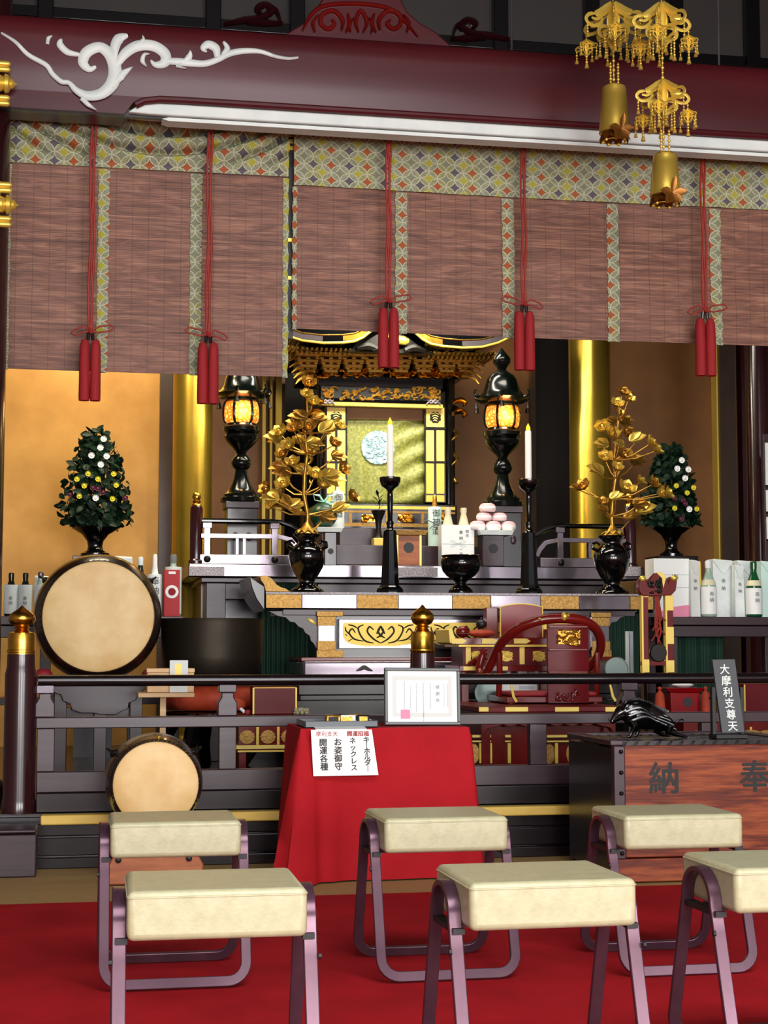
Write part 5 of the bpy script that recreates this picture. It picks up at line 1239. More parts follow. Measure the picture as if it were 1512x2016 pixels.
# ================================================================ SIDE SHELVES, BOTTLES, BOXES, BOUQUETS
def shelf(px0, px1, py, Y, label, dep=.5):
    x0, x1 = xpx(px0, py, Y), xpx(px1, py, Y); z = zpx((px0+px1)/2, py, Y)
    t = T('side_shelf', label, 'shelf', ((x0+x1)/2, Y+dep/2, ZP))
    MB(t).box(x0, x1, Y, Y+dep, z-.05, z).build('top_board', 'wood_purple', t, bev=.004)
    MB(t).box(x0+.02, x1-.02, Y+.02, Y+dep-.02, z-.12, z-.055).build('apron', 'wood_purple', t, bev=.003)
    for x in (x0+.05, (x0+x1)/2, x1-.05): MB(t).box(x-.03, x+.03, Y+.03, Y+.09, ZP, z-.12).build('leg', 'wood_purple', t, bev=.003)
    for x in (x0+.05, x1-.05): MB(t).box(x-.03, x+.03, Y+dep-.09, Y+dep-.03, ZP, z-.12).build('leg', 'wood_purple', t, bev=.003)
    MB(t).box(x0+.02, x1-.02, Y+.10, Y+dep-.1, ZP+.36, ZP+.40).build('lower_board', 'wood_purple', t, bev=.003)
    return z
YSH = 9.35
zR = shelf(1312, 1720, 1215, YSH, 'dark lacquered shelf on the right carrying wrapped bottles')
zLs = shelf(-190, 362, 1213, YSH, 'dark lacquered shelf on the left behind the big drum')
x0, x1 = xpx(1318, 1280, YSH+.2), xpx(1432, 1280, YSH+.2)
def pleat2(px0, px1, Y, z0, z1, label):
    x0, x1 = xpx(px0, 1280, Y), xpx(px1, 1280, Y); mb = MB(((x0+x1)/2, Y, z0)); n = 90; A = []
    for i in range(n+1):
        x = x0+(x1-x0)*i/n; y = Y+.006*math.sin(i*1.3); A.append([mb.v((x, y, z0)), mb.v((x, y, z1)), mb.v((x, y+.004, z1)), mb.v((x, y+.004, z0))])
    for P, Q in zip(A, A[1:]):
        for k in range(4): mb.f([P[k], Q[k], Q[(k+1) % 4], P[(k+1) % 4]])
    mb.f(A[0]); mb.f(A[-1]); tag(mb.build('green_curtain', 'cloth_green', ang=70), label, 'curtain')
pleat2(1330, 1424, YSH+.15, ZP+.402, zR-.121, 'dark green pleated cloth hanging under the right shelf')
GB = 'offering bottles and boxes on the shelves'
def carton(px0, px1, py0, Y, z0, label, m='paper_white', dep=None, txt=None, tx=None, tm='ink_grey', name='wrapped_box', fold=True, pink=False):
    x0, x1 = xpx(px0, 1160, Y), xpx(px1, 1160, Y); s = sc((px0+px1)/2, 1160, Y); base = 1213; h = (base-py0)*s; d = dep or min(x1-x0, .11)
    t = T(name, label, 'wrapped box' if name == 'wrapped_box' else 'box', ((x0+x1)/2, Y+d/2, z0))
    mb = MB(t); e = .006 if fold else 0
    mb.hexa([(x0, Y, z0), (x1, Y, z0), (x1, Y+d, z0), (x0, Y+d, z0)], [(x0+e, Y+e, z0+h), (x1-e, Y+e*.5, z0+h-(.01 if fold else 0)), (x1-e, Y+d-e, z0+h), (x0+e, Y+d-e, z0+h)]); bx = mb.build('carton', m, t, bev=.003)
    if fold:
        mb = MB(t); xm = (x0+x1)/2
        mb.hexa([(x0+.002, Y-.003, z0+h*.97), (x1-.004, Y-.003, z0+h*.96), (xm+.01, Y-.003, z0+h*.76), (xm-.01, Y-.003, z0+h*.76)], [(x0+.002, Y+.004, z0+h*.97), (x1-.004, Y+.004, z0+h*.96), (xm+.01, Y+.001, z0+h*.76), (xm-.01, Y+.001, z0+h*.76)]); mb.build('folded_flap', m, bx)
    if pink:
        mb = MB(t); mb.prism([(x0+.002, z0+.002), (x1-.002, z0+.002), (x1-.002, z0+h*.21), ((x0+x1)/2, z0+h*.17), (x0+.002, z0+h*.05)], Y-.0015, Y-.0002); mb.build('pink_print', 'paper_pink', bx)
        for k in (.72, .50): MB(t).box(x0+.004, x1-.004, Y-.0012, Y-.0002, z0+h*k, z0+h*k+.003).build('printed_line', 'ink_pale', bx)
    if txt:
        for i, ch in enumerate(txt): text(ch, (tx or 10)*s, tm, t, Vector(((x0+x1)/2+(.02 if pink else 0), Y-.0035 if not fold else Y-.002, z0+h*((.62 if not pink else .66)-.125*i)))-t.location)
    return t
def glass_bottle(px, py0, hw, Y, z0, m, label, txt=None, cap='paper_white', lab0=.46, lm='paper_plain', collar=None, capz=.86):
    x = xpx(px, 1160, Y); s = sc(px, 1160, Y); h = (1213-py0)*s; r = hw*s
    t = T('sake_bottle', label, 'bottle', (x, Y, z0))
    MB(t).lathe([(r*.9, z0), (r, z0+.008), (r, z0+h*.50), (r*.92, z0+h*.58), (r*.62, z0+h*.70), (r*.40, z0+h*.80), (r*.33, z0+h*.90), (r*.36, z0+h*.97)], x, Y, 24).build('glass', m, t, ang=60)
    MB(t).lathe([(r*.40, z0+h*capz), (r*.42, z0+h*.975), (r*.30, z0+h)], x, Y, 18).build('cap', cap, t)
    MB(t).lathe([(r*1.015, z0+h*.05), (r*1.02, z0+h*lab0)], x, Y, 28).build('label_band', lm, t)
    if collar: MB(t).lathe([(r*.97, z0+h*.56), (r*.80, z0+h*.65), (r*.74, z0+h*.66)], x, Y, 24).build('shoulder_label', collar, t)
    if txt:
        for i, ch in enumerate(txt): text(ch, r*.62, 'ink_grey', t, Vector((x, Y-r*1.03-.0015, z0+h*(.40-.105*i)))-t.location)
    return t
zr_ = zR+.001
carton(1288, 1358, 1098, YSH+.10, zr_, 'wide white gift box with a pink printed foot, leftmost on the right shelf', 'paper_plain', .16, '寿', 15, 'ink_black', fold=False, pink=True)
carton(1360, 1379, 1100, YSH+.06, zr_, 'slim white wrapped bottle box beside the pink footed gift box', 'paper_grey', txt='奉納', tx=8)
wrapped_bottle(1379, 1150, 1213, 8, YSH+.30, zr_, 'wrapped bottle with a yellow paper neck behind the slim white box', 'paper_grey', 'gilt_yellow', None, 48)
glass_bottle(1395, 1102, 15.5, YSH+.06, zr_, 'glass_pale', 'clear glass sake bottle with a big white label on the right shelf', '奉納', collar='pottery_cream', lab0=.53)
carton(1404, 1445, 1098, YSH+.17, zr_, 'white wrapped square box between the clear bottle and the green bottle', 'paper_white', txt='奉納', tx=9)
carton(1447, 1467, 1110, YSH+.08, zr_, 'slim white wrapped box just left of the green bottle', 'paper_white', txt='奉納', tx=8)
glass_bottle(1484, 1104, 16, YSH+.05, zr_, 'glass_green', 'green glass sake bottle with a white label on the right shelf', '奉納', 'glass_green', .52, collar='pottery_cream')
carton(1452, 1500, 1100, YSH+.30, zr_, 'white wrapped box standing behind the green bottle', 'paper_white', txt='御供', tx=9)
carton(1499, 1536, 1102, YSH+.10, zr_, 'pale wrapped box cut by the right edge of the photo', 'paper_mint', txt=None)
zl_ = zLs+.001
for px, lab, m in ((-10, 'dark bottle half hidden by the left column', 'glass_dark'), (22, 'dark bottle in white paper, leftmost on the left shelf', 'glass_dark'), (50, 'dark bottle in white paper, second on the left shelf', 'glass_dark')):
    glass_bottle(px, 1128, 13.5, YSH+.06, zl_, m, lab, '奉納' if px > 0 else None, 'glass_dark', .72, 'paper_white')
glass_bottle(80, 1126, 13.5, YSH+.07, zl_, 'glass_pale', 'clear bottle in white paper at the left rim of the big drum', None, 'steel_plate', .70, 'paper_white')
carton(66, 112, 1132, YSH+.29, zl_, 'white wrapped box behind the bottles at the left of the big drum', 'paper_white')
carton(222, 262, 1093, YSH+.2, zl_, 'white wrapped box rising behind the top right of the big drum', 'paper_white')
glass_bottle(276, 1096, 13, YSH+.06, zl_, 'glass_dark', 'dark bottle with a white cap at the right rim of the big drum', None, 'paper_white', .5)
wrapped_bottle(304, 1130, 1213, 14, YSH+.07, zl_, 'dark bottle in white printed paper with a twisted white neck', 'paper_white', 'paper_plain', '奉納', 40)
t = glass_bottle(341, 1090, 16, YSH+.22, zl_, 'glass_pale', 'grey capped bottle standing behind the red carton', None, 'ink_grey', .8, 'paper_white')
t = carton(323, 354, 1121, YSH+.03, zl_, 'red drink carton with a white ring emblem beside the big drum', 'carton_red', .09, fold=False, name='red_carton')
s = sc(338, 1165, YSH); c = at(338, 1165, YSH+.03)
for R0, m, yy in ((13, 'paper_plain', .0015), (7.5, 'tassel_red', .003)):
    MB(t).lathe([(R0*s, YSH+.03-yy), (R0*s, YSH+.03-yy+.0012)], t.location.x+.0, c.z, 24, ax='y').build('ring_emblem' if R0 > 10 else 'emblem_centre', m, t)
MB(t).box(t.location.x-.02, t.location.x+.02, YSH+.0285, YSH+.0297, c.z+35*s, c.z+40*s).build('top_print', 'paper_plain', t)
# flower bouquets in black vases on hidden pedestals
def bouquet(px, Y, top, prof, vb, wh, ye, pu, label, labelv, seed, vs):
    r = random.Random(seed); s = sc(px, 950, Y); x = xpx(px, vb, Y); zb = zpx(px, vb, Y)
    p_ = T('vase_pedestal', 'dark pedestal under %s' % labelv, 'stand', (x, Y, ZP)); MB(p_).box(x-.14, x+.14, Y-.14, Y+.14, zb-.04, zb-.001).build('top_board', 'lacquer_dark', p_, bev=.004)
    MB(p_).box(x-.12, x+.12, Y-.12, Y+.12, ZP, zb-.04).build('body', 'lacquer_dark', p_)
    v = T('vase', labelv, 'vase', (x, Y, zb)); zt = zpx(px, 1040, Y); hv = zt-zb
    MB(v).lathe([(28*s*vs, zb), (28*s*vs, zb+.02), (16*s*vs, zb+.04), (14*s*vs, zb+hv*.35), (16*s*vs, zb+hv*.55), (26*s*vs, zb+hv*.78), (48*s*vs, zb+hv*1.0), (46*s*vs, zb+hv*1.0), (20*s*vs, zb+hv*.75)], x, Y, 32).build('body', 'lacquer_black', v, ang=50)
    t = T('flower_arrangement', label, 'flowers', (x, Y, zt+.002))
    mb = MB(t)
    def rad(py):
        for (a, ra), (b, rb) in zip(prof, prof[1:]):
            if a <= py <= b: return (ra+(rb-ra)*(py-a)/(b-a))*s
        return .02
    mb.tube([(x, Y, zt-.0), (x+.01, Y, zpx(px, (top+1040)/2, Y)), (x, Y, zpx(px, top+10, Y))], [.02, .014, .004], 8)
    for k in range(760):
        py = top+(1046-top)*(r.random()**.72); a = r.uniform(0, 2*PI); R = rad(py)*r.uniform(.4, .95)
        p = Vector((x+R*math.cos(a), Y+R*math.sin(a)*.8, max(zpx(px, py, Y), zt+.03))); tn = r.choice((-1, 1))*r.uniform(.2, 1); d = Vector((math.cos(a)*.5-math.sin(a)*tn, math.sin(a)*.5+math.cos(a)*tn, r.uniform(-.8, .8)))
        mb.leaf(p-d*.02, d, (math.cos(a)+r.uniform(-.5, .5), math.sin(a)+r.uniform(-.5, .5), r.uniform(-.3, .7)), r.uniform(.05, .08), r.uniform(.034, .05), r.uniform(-.35, .2))
    mb.build('foliage', 'leaf_green', t, ang=40)
    for lst, m, R in ((wh, 'flower_white', 8.6), (ye, 'flower_yellow', 7.4), (pu, 'flower_purple', 7.4)):
        for fx, fy in lst:
            dx = (fx-px)*s; Rr = rad(fy); y = Y-math.sqrt(max(.0004, Rr*Rr*.9-min(dx*dx, Rr*Rr*.88)))*.8-.035; q = at(fx, fy, Y); k = R*s
            mb = MB(t); c = Vector((x+dx, y, q.z)); mb.sph(c, k*.5, k*.5, k*.5, 8, 6)
            for i in range(9):
                a = 2*PI*i/9; mb.leaf(c+Vector((0, k*.2, 0)), (math.cos(a), -.45, math.sin(a)), (0, -1, 0), k*1.05, k*.75, .3)
            mb.build('flower', m, t, ang=60)
bouquet(187, 10.5, 842, [(842, 16), (862, 26), (885, 40), (905, 50), (930, 58), (960, 68), (1000, 73), (1030, 70), (1046, 44)], 1096,
    [(194, 886), (177, 902), (206, 903), (195, 920), (186, 986), (200, 868)], [(171, 938), (190, 949), (155, 982), (218, 987), (150, 948), (225, 960), (220, 938), (164, 962)], [(137, 978), (190, 968), (180, 966), (243, 984), (200, 975)],
    'dark green flower arrangement with white and yellow blooms behind the big drum', 'black vase of flowers behind the big drum', 4, 1)
bouquet(1322, 10.6, 876, [(876, 14), (895, 26), (920, 36), (945, 46), (975, 56), (1005, 60), (1030, 56), (1046, 38)], 1096,
    [(1332, 910), (1320, 927), (1345, 928), (1334, 946), (1338, 1007)], [(1314, 961), (1352, 964), (1335, 975), (1308, 1005), (1356, 1006)], [(1325, 990), (1330, 996), (1322, 1026), (1308, 985)],
    'dark green flower arrangement with white blooms against the dimmed gold panel', 'black vase of flowers behind the right shelf of bottles', 8, .8)
# pale rack at the right edge
t = T('paper_rack', 'dark rack of white papers cut by the right edge of the photo', 'rack', (xpx(1530, 1000, 9.95), 9.95, zR+.001))
x0, x1 = xpx(1500, 1000, 9.78), xpx(1560, 1000, 9.78); z0 = zR+.001
zt = zpx(1510, 856, 9.78)
MB(t).box(x0, x1, 9.74, 9.78, z0, zt).build('back_board', 'wood_purple', t, bev=.003)
for p0, p1 in ((872, 960), (965, 1012), (1018, 1066)):
    MB(t).box(x0+.01, x1-.01, 9.732, 9.739, zpx(1510, p1, 9.74), zpx(1510, p0, 9.74)).build('paper', 'paper_white', t)
    MB(t).box(x0+.006, x1-.006, 9.722, 9.731, zpx(1510, p1, 9.74), zpx(1510, p1, 9.74)+.015).build('ledge', 'lacquer_black', t)
# ================================================================ INSTRUMENTS AND FURNITURE BEHIND THE RAILING
GF = ZP+.001
t, c, R, Rb = drum('big taiko drum with a pale round skin behind the railing', 194, 1214, 7.95, 105, 121, .62)
s = sc(194, 1300, 7.95); zc0 = c.z
t = T('drum_stand', 'dark lacquered stand with scalloped front board under the big drum', 'stand', (c.x, 8.2, ZP)); yS = 7.98
zt = zpx(194, 1338, yS)
pts = [(100, 1360), (112, 1366), (120, 1368), (124, 1380), (138, 1386), (142, 1398), (160, 1404), (184, 1404), (198, 1407), (228, 1407), (240, 1400), (252, 1396), (254, 1384), (268, 1378), (272, 1366), (282, 1360), (288, 1356)]
MB(t).pprism([(100, 1350)]+pts+[(288, 1350)], yS, .03).build('scalloped_board', 'wood_purple', t, bev=.003)
za = zpx(194, 1350, yS)
for px in (118, 197, 268): x = xpx(px, 1450, yS); MB(t).box(x-.030, x+.030, yS+.032, yS+.09, GF, za).build('leg', 'wood_purple', t, bev=.003)
for px in (118, 268): x = xpx(px, 1450, yS); MB(t).box(x-.030, x+.030, yS+.42, yS+.48, GF, za).build('leg', 'wood_purple', t, bev=.003)
for sg in (-1, 1):
    x = c.x+sg*R*.66; zz = c.z-math.sqrt((Rb*1.065)**2-(R*.66-.06)**2)-.04
    MB(t).box(x-.05, x+.05, yS+.1, yS+.42, min(za, zz)-.05, min(za, zz)).build('cradle_bar', 'wood_purple', t, bev=.004)
    x2 = c.x+sg*R*1.0
    MB(t).sph((x2, yS+.05, zpx(194, 1330, yS)), .045, .045, .035, 14, 8).build('red_pad', 'cushion_red', t)
MB(t).box(c.x-R*.8, c.x+R*.8, yS+.1, yS+.42, za-.16, za-.11).build('cross_board', 'lacquer_dark', t)
# gong on its cushion and stand
YG = 8.35; gx = xpx(418, 1280, YG); s = sc(418, 1280, YG); r = 101*s
zg0, zg1 = zpx(418, 1352, YG-.2), zpx(418, 1218, YG)
t = T('gong', 'large dark bronze bowl gong on an orange cushion', 'gong', (gx, YG, zg0+.002))
MB(t).lathe([(r*.55, zg0+.002), (r*.80, zg0+.02), (r*.93, zg0+.07), (r*.985, zg0+.15), (r, zg1-.02), (r*1.015, zg1), (r*.96, zg1), (r*.94, zg1-.03), (r*.90, zg0+.14), (r*.7, zg0+.05), (.001, zg0+.04)], gx, YG, 56).build('bowl', 'gong_bronze', t, ang=50)
zq = zpx(418, 1402, YG-.2)
t = T('gong_cushion', 'plump orange red cushion under the bowl gong', 'cushion', (gx, YG, zq))
mb = MB(t); n = 48; h = zg0-zq; rows = []
for rr, zz in ((.5, 0), (.9, .06), (1.0, .35), (1.02, .6), (.93, .88), (.75, 1.0), (.01, 1.0)):
    rows.append([mb.v((gx+r*.97*rr*(1+.03*math.cos(8*2*PI*k/n))*math.cos(2*PI*k/n), YG+r*.97*rr*(1+.03*math.cos(8*2*PI*k/n))*math.sin(2*PI*k/n), zq+.001+h*zz)) for k in range(n)])
for A, B in zip(rows, rows[1:]):
    for k in range(n): mb.f([A[k], A[(k+1) % n], B[(k+1) % n], B[k]])
mb.f(rows[0][::-1]); mb.build('cushion_body', 'cushion_orange', t, ang=80)
t = T('gong_stand', 'round black stand under the gong cushion', 'stand', (gx, YG, ZP))
MB(t).lathe([(r*.95, zq-.05), (r*1.0, zq-.045), (r*1.0, zq-.006), (r*.97, zq-.001)], gx, YG, 40).build('top_disc', 'lacquer_black', t, ang=40)
for k in range(5):
    a = 2*PI*k/5+.4; p = Vector((gx+r*.75*math.cos(a), YG+r*.75*math.sin(a), 0)); o_ = Vector((math.cos(a), math.sin(a), 0))*.06
    MB(t).tube([p+Vector((0, 0, zq-.05)), p+o_+Vector((0, 0, (zq+GF)/2)), p-o_*.3+Vector((0, 0, GF+.08)), p+o_+Vector((0, 0, GF+.024))], [.04, .035, .03, .024], 8).build('leg', 'lacquer_black', t)
MB(t).lathe([(r*.9, GF), (r*.95, GF+.02)], gx, YG, 40).build('base_ring', 'lacquer_black', t)
# small pale table with a wooden box
YW = 7.55; x0, x1 = xpx(272, 1368, YW), xpx(383, 1368, YW); z1 = zpx(330, 1364, YW); z0 = zpx(330, 1373, YW)
t = T('small_table', 'small pale wooden table on one post behind the railing', 'table', ((x0+x1)/2, YW+.1, ZP))
MB(t).box(x0, x1, YW, YW+.22, z0, z1).build('tabletop', 'wood_pale', t, bev=.003)
xm = xpx(323, 1400, YW); MB(t).box(xm-.014, xm+.014, YW+.09, YW+.118, GF+.02, z0).build('post', 'wood_pale', t, bev=.002)
MB(t).box(xm-.1, xm+.1, YW+.01, YW+.2, GF, GF+.02).build('foot', 'wood_pale', t, bev=.003)
a, b = xpx(290, 1340, YW+.04), xpx(382, 1340, YW+.04); zt = zpx(330, 1316, YW+.04)
t = T('wooden_box', 'plain pale wooden box on the small table', 'box', ((a+b)/2, YW+.1, z1+.001))
MB(t).box(a, b, YW+.04, YW+.17, z1+.001, zt-.02).build('body', 'wood_pale', t, bev=.002); MB(t).box(a-.003, b+.003, YW+.037, YW+.173, zt-.019, zt).build('lid', 'wood_pale', t, bev=.002)
a, b = xpx(334, 1340, YW+.02), xpx(370, 1340, YW+.02); zz = zpx(350, 1300, YW+.02)
t = T('name_card', 'grey card with a yellow label leaning on the pale box', 'card', ((a+b)/2, YW+.02, z1+.001))
MB(t).box(a, b, YW+.022, YW+.032, z1+.001, zz).build('card', 'paper_grey', t, bev=.001)
a, b = xpx(344, 1340, YW+.02), xpx(357, 1340, YW+.02); MB(t).box(a, b, YW+.020, YW+.0219, zpx(350, 1332, YW), zpx(350, 1307, YW)).build('yellow_label', 'gilt_yellow', t)
# low red desks with gold ovals
def oval_desk(px0, px1, ptop, Y, label, dep=.3, ov=(0.12, .42, .72)):
    x0, x1 = xpx(px0, 1450, Y), xpx(px1, 1450, Y); pm = (px0+px1)/2
    zt = zpx(pm, ptop, Y); z1, z2, z3, z4 = (zpx(pm, q, Y) for q in (1435, 1466, 1472, 1480))
    t = T('low_desk', label, 'desk', ((x0+x1)/2, Y+dep/2, ZP))
    MB(t).box(x0-.02, x1+.02, Y-.02, Y+dep+.02, zt-.02, zt).build('tabletop', 'lacquer_redbrown', t, bev=.003)
    MB(t).box(x0-.021, x1+.021, Y-.024, Y-.0205, zt-.016, zt-.004).build('gilt_edge', 'gilt_paint', t)
    ap = MB(t).box(x0, x1, Y, Y+dep, z2, zt-.02).build('apron', 'lacquer_redbrown', t)
    for u in ov:
        xc = x0+(x1-x0)*u; w = (x1-x0)*.11; zc = (z1+z2)/2; mb = MB(t)
        mb.prism([(xc+w*math.cos(2*PI*k/28)*(1+.06*math.cos(6*PI*k/7)), zc+(z1-z2)*.44*math.sin(2*PI*k/28)) for k in range(28)], Y-.004, Y-.0002); mb.build('gilt_oval', 'gold_plate', ap, bev=.001)
    for u in ov[1:]:
        xc = x0+(x1-x0)*(u-.15); MB(t).box(xc-.006, xc+.006, Y-.003, Y-.0002, z2, z1+.01).build('gilt_divider', 'gilt_paint', ap)
    MB(t).box(x0-.015, x1+.015, Y-.015, Y+dep, z3-.004, z2-.001).build('gilt_rail', 'gilt_yellow', t); MB(t).box(x0-.005, x1+.005, Y-.008, Y+dep, z4, z4+.008).build('gilt_rail', 'gilt_paint', t)
    MB(t).box(x0+.01, x1-.01, Y+.01, Y+dep-.01, z4+.008, z3-.004).build('rail_core', 'lacquer_redbrown', t)
    for x in (x0+.02, x1-.02):
        for y in (Y+.01, Y+dep-.05): MB(t).box(x-.018, x+.018, y, y+.036, GF, z4).build('leg', 'lacquer_redbrown', t, bev=.003)
    return t, zt
t, zd = oval_desk(470, 606, 1408, 7.75, 'low red desk with gold ovals to the left of the red cloth table')
Y = 7.82; a, b = xpx(499, 1380, Y), xpx(583, 1380, Y); zt = zpx(540, 1352, Y)
t = T('lacquer_box', 'plain deep red lacquer box with gold edges on the left low desk', 'box', ((a+b)/2, Y+.08, zd+.001))
MB(t).box(a, b, Y, Y+.16, zd+.001, zt).build('body', 'lacquer_deepred', t, bev=.004)
for x in (a, b): MB(t).box(x-.004, x+.004, Y-.0015, Y-.0002, zd+.004, zt-.004).build('gilt_edge', 'gilt_paint', t)
MB(t).box(a+.004, b-.004, Y-.0015, Y-.0002, zt-.007, zt-.003).build('gilt_edge', 'gilt_paint', t)
t = T('gong_mallet', 'gong beater with orange padded head lying on the left low desk', 'mallet', (xpx(478, 1395, 7.76), 7.80, zd+.012))
a0 = Vector((xpx(466, 1376, 7.76), 7.78, zd+.05)); b0 = Vector((xpx(482, 1402, 7.76), 7.75, zd+.013))
MB(t).tube([a0, b0], .008, 10).build('handle', 'flower_white', t); MB(t).sph(b0+Vector((.01, 0, .001)), .016, .013, .013).build('tip', 'cushion_red', t); MB(t).sph(a0, .045, .03, .03, 14, 8).build('head', 'cushion_orange', t)
x = xpx(606, 1402, 7.74)
# stone-like beads beside the desk
t = T('prayer_beads', 'small coil of pale prayer beads beside the left red box', 'beads', (xpx(594, 1405, 7.78), 7.79, zd+.001))
mb = MB(t); cx = xpx(594, 1405, 7.78)
for k in range(16): a = 2*PI*k/16; mb.sph((cx+.030*math.cos(a), 7.79+.022*math.sin(a), zd+.010+.012*(k % 2)), .0095, n=8, m=6)
mb.sph((cx, 7.79, zd+.016), .018, n=10, m=6); mb.build('beads', 'vinyl_cream', t)
# priest platform, chair, cushion
YPf = 7.72; pa, pb = xpx(942, 1395, YPf), xpx(1222, 1395, YPf); zp1 = zpx(1080, 1391, YPf); zp0 = zpx(1080, 1402, YPf); pd = .74
t = T('priest_platform', 'low red lacquered platform with gold trim under the priest chair', 'platform', ((pa+pb)/2, YPf+pd/2, ZP))
MB(t).box(pa, pb, YPf, YPf+pd, zp0, zp1).build('top_board', 'lacquer_deepred', t, bev=.004)
for a, b in ((995, 1040), (1093, 1140), (1192, 1221), (943, 962)): MB(t).rect(a, 1392, b, 1401, YPf-.004, .0035).build('gilt_plate', 'gilt_yellow', t, bev=.001)
z1, z2 = zpx(1080, 1426, YPf), zpx(1080, 1452, YPf)
mb = MB(t); P = [(pa+.02, zp0), (pa+.02, z2)]
for k in range(17): x = pa+.05+(pb-pa-.1)*k/16; P.append((x, z1-.012*(k % 2)-(.02 if k in (0, 16) else 0)))
P += [(pb-.02, z2), (pb-.02, zp0)]
mb.prism(P, YPf+.02, YPf+.045); ap = mb.build('scalloped_apron', 'lacquer_redbrown', t, bev=.002)
for q in (1447, 1458): [MB(t).rect(u0, q, u1, q+(5 if q < 1450 else 3), YPf+.06, .02).build('gilt_rail', 'gilt_yellow', t, bev=.001) for u0, u1 in ((930, 967), (995, 1006), (1077, 1136))]
mb = MB(t).box(pa+.03, pb-.03, YPf+.09, YPf+pd-.05, GF+.05, zp0); mb.build('core', 'lacquer_redbrown', t)
for px in (947, 966, 1003, 1096, 1170):
    MB(t).rect(px-3, 1463, px+3, 1503, YPf+.07, .02).build('gilt_post', 'gilt_paint', t, bev=.001)
for px in (932, 1081, 1126):
    q = at(px, 1484, YPf+.088); w = 12*sc(px, 1484, YPf)
    mb = MB(t); mb.prism([(q.x+w*math.cos(2*PI*k/24), q.z+w*1.7*math.sin(2*PI*k/24)) for k in range(24)], YPf+.086, YPf+.0898); mb.build('gilt_oval', 'gold_plate', t, bev=.001)
for x in (pa+.05, pb-.05):
    for y in (YPf+.05, YPf+pd-.1): MB(t).box(x-.022, x+.022, y, y+.045, GF, zp0).build('leg', 'lacquer_redbrown', t, bev=.003)
YCH = 8.0; zs = zp1+.001; s = sc(1100, 1300, YCH)
W = lambda px, py, dy: at(px, py, YCH)+Vector((0, dy, 0))
xs0, xs1 = xpx(1000, 1370, YCH), xpx(1190, 1370, YCH); zse = zs+.036
t = T('priest_chair', 'red lacquered round backed priest chair seen from behind', 'chair', (W(1095, 1380, 0).x, YCH+.2, zs))
P = [W(986, 1300, .38)+Vector((0, 0, .02)), W(978, 1322, .36), W(984, 1330, .30), W(992, 1300, .22), W(1000, 1268, .14), W(1022, 1240, .06), W(1060, 1222, .01), W(1108, 1217, 0), W(1150, 1223, .01), W(1182, 1240, .06), W(1200, 1268, .14), W(1202, 1296, .22), W(1192, 1318, .30), W(1204, 1328, .36), W(1212, 1312, .38)]
mb = MB(t)
Q = []
for i in range(len(P)-1):
    p0, p1, p2, p3 = P[max(i-1, 0)], P[i], P[i+1], P[min(i+2, len(P)-1)]
    for k in range(6):
        u = k/6; Q.append(.5*((2*p1)+(p2-p0)*u+(2*p0-5*p1+4*p2-p3)*u*u+(3*p1-p0-3*p2+p3)*u**3))
Q.append(P[-1]); n = len(Q)
mb.tube(Q, [.027-.006*abs(i-n/2)/(n/2) for i in range(n)], 12); arm = mb.build('arm_rail', 'lacquer_redbrown', t)
for px, py in ((1060, 1219), (1108, 1214), (1116, 1212)):
    q = W(px, py, -.01); mb = MB(t); mb.sph(q+Vector((0, -.012, .0)), .016 if px == 1108 else .008, .018, .022 if px == 1108 else .008, 10, 6); mb.build('gilt_fitting', 'gold_bright', arm)
mb = MB(t); A = []
for i in range(9):
    u = i/8; px = 1079+80*u; A.append((xpx(px, 1300, YCH), YCH-.02*math.sin(PI*u)))
zt_, zb_ = zpx(1118, 1229, YCH), zs+.006
r1 = [mb.v((x, y, zb_)) for x, y in A]; r2 = [mb.v((x, y, zt_)) for x, y in A]; r3 = [mb.v((x, y+.02, zt_)) for x, y in A]; r4 = [mb.v((x, y+.02, zb_)) for x, y in A]
for i in range(8):
    mb.f([r1[i], r1[i+1], r2[i+1], r2[i]]); mb.f([r2[i], r2[i+1], r3[i+1], r3[i]]); mb.f([r3[i], r3[i+1], r4[i+1], r4[i]]); mb.f([r4[i], r4[i+1], r1[i+1], r1[i]])
mb.f([r1[0], r2[0], r3[0], r4[0]]); mb.f([r1[8], r4[8], r3[8], r2[8]]); bk = mb.build('backrest', 'lacquer_deepred', t)
yb = YCH-.0215
for p0, p1 in ((1232, 1236), (1277, 1281), (1321, 1326)): MB(t).rect(1081, p0, 1157, p1, yb-.003, .012).build('rail_band', 'lacquer_redbrown', bk, bev=.002)
mb = MB(t); mb.rect(1098, 1242, 1142, 1268, yb-.001, .006); squig(mb, 1100, 1140, 1242, 1268, yb-.001, 26, 4, 77, .008); mb.build('carved_medallion', 'gold_antique', bk, ang=60)
mb = MB(t); squig(mb, 1098, 1138, 1360, 1378, yb-.001, 16, 4, 78, .006); mb.build('lower_carving', 'lacquer_redbrown', bk, ang=60)
MB(t).box(xs0, xs1, YCH+.03, YCH+.40, zse-.03, zse).build('seat', 'lacquer_redbrown', t, bev=.004)
for x in (xs0+.03, xs1-.03):
    for y in (YCH+.05, YCH+.38):
        MB(t).tube([(x, y, zs), (x, y, zse-.03)], .018, 8).build('leg', 'lacquer_redbrown', t)
for px, dy in ((1000, .16), (1196, .16)):
    x = xpx(px, 1370, YCH); MB(t).tube([(x, YCH+dy+.02, zse), (x+.0, YCH+dy, zpx(px, 1330, YCH)), (x, YCH+dy, zpx(px, 1285, YCH))], .016, 8).build('arm_post', 'lacquer_redbrown', t)
    mb = MB(t); mb.tube([(x+.025, YCH+.03, zse+.06), (x+.035, YCH+.02, zse+.0), (x+.05, YCH+.02, max(zse-.035, zs+.012))], [.006, .008, .008], 6); mb.build('gilt_edge', 'gilt_yellow', t)
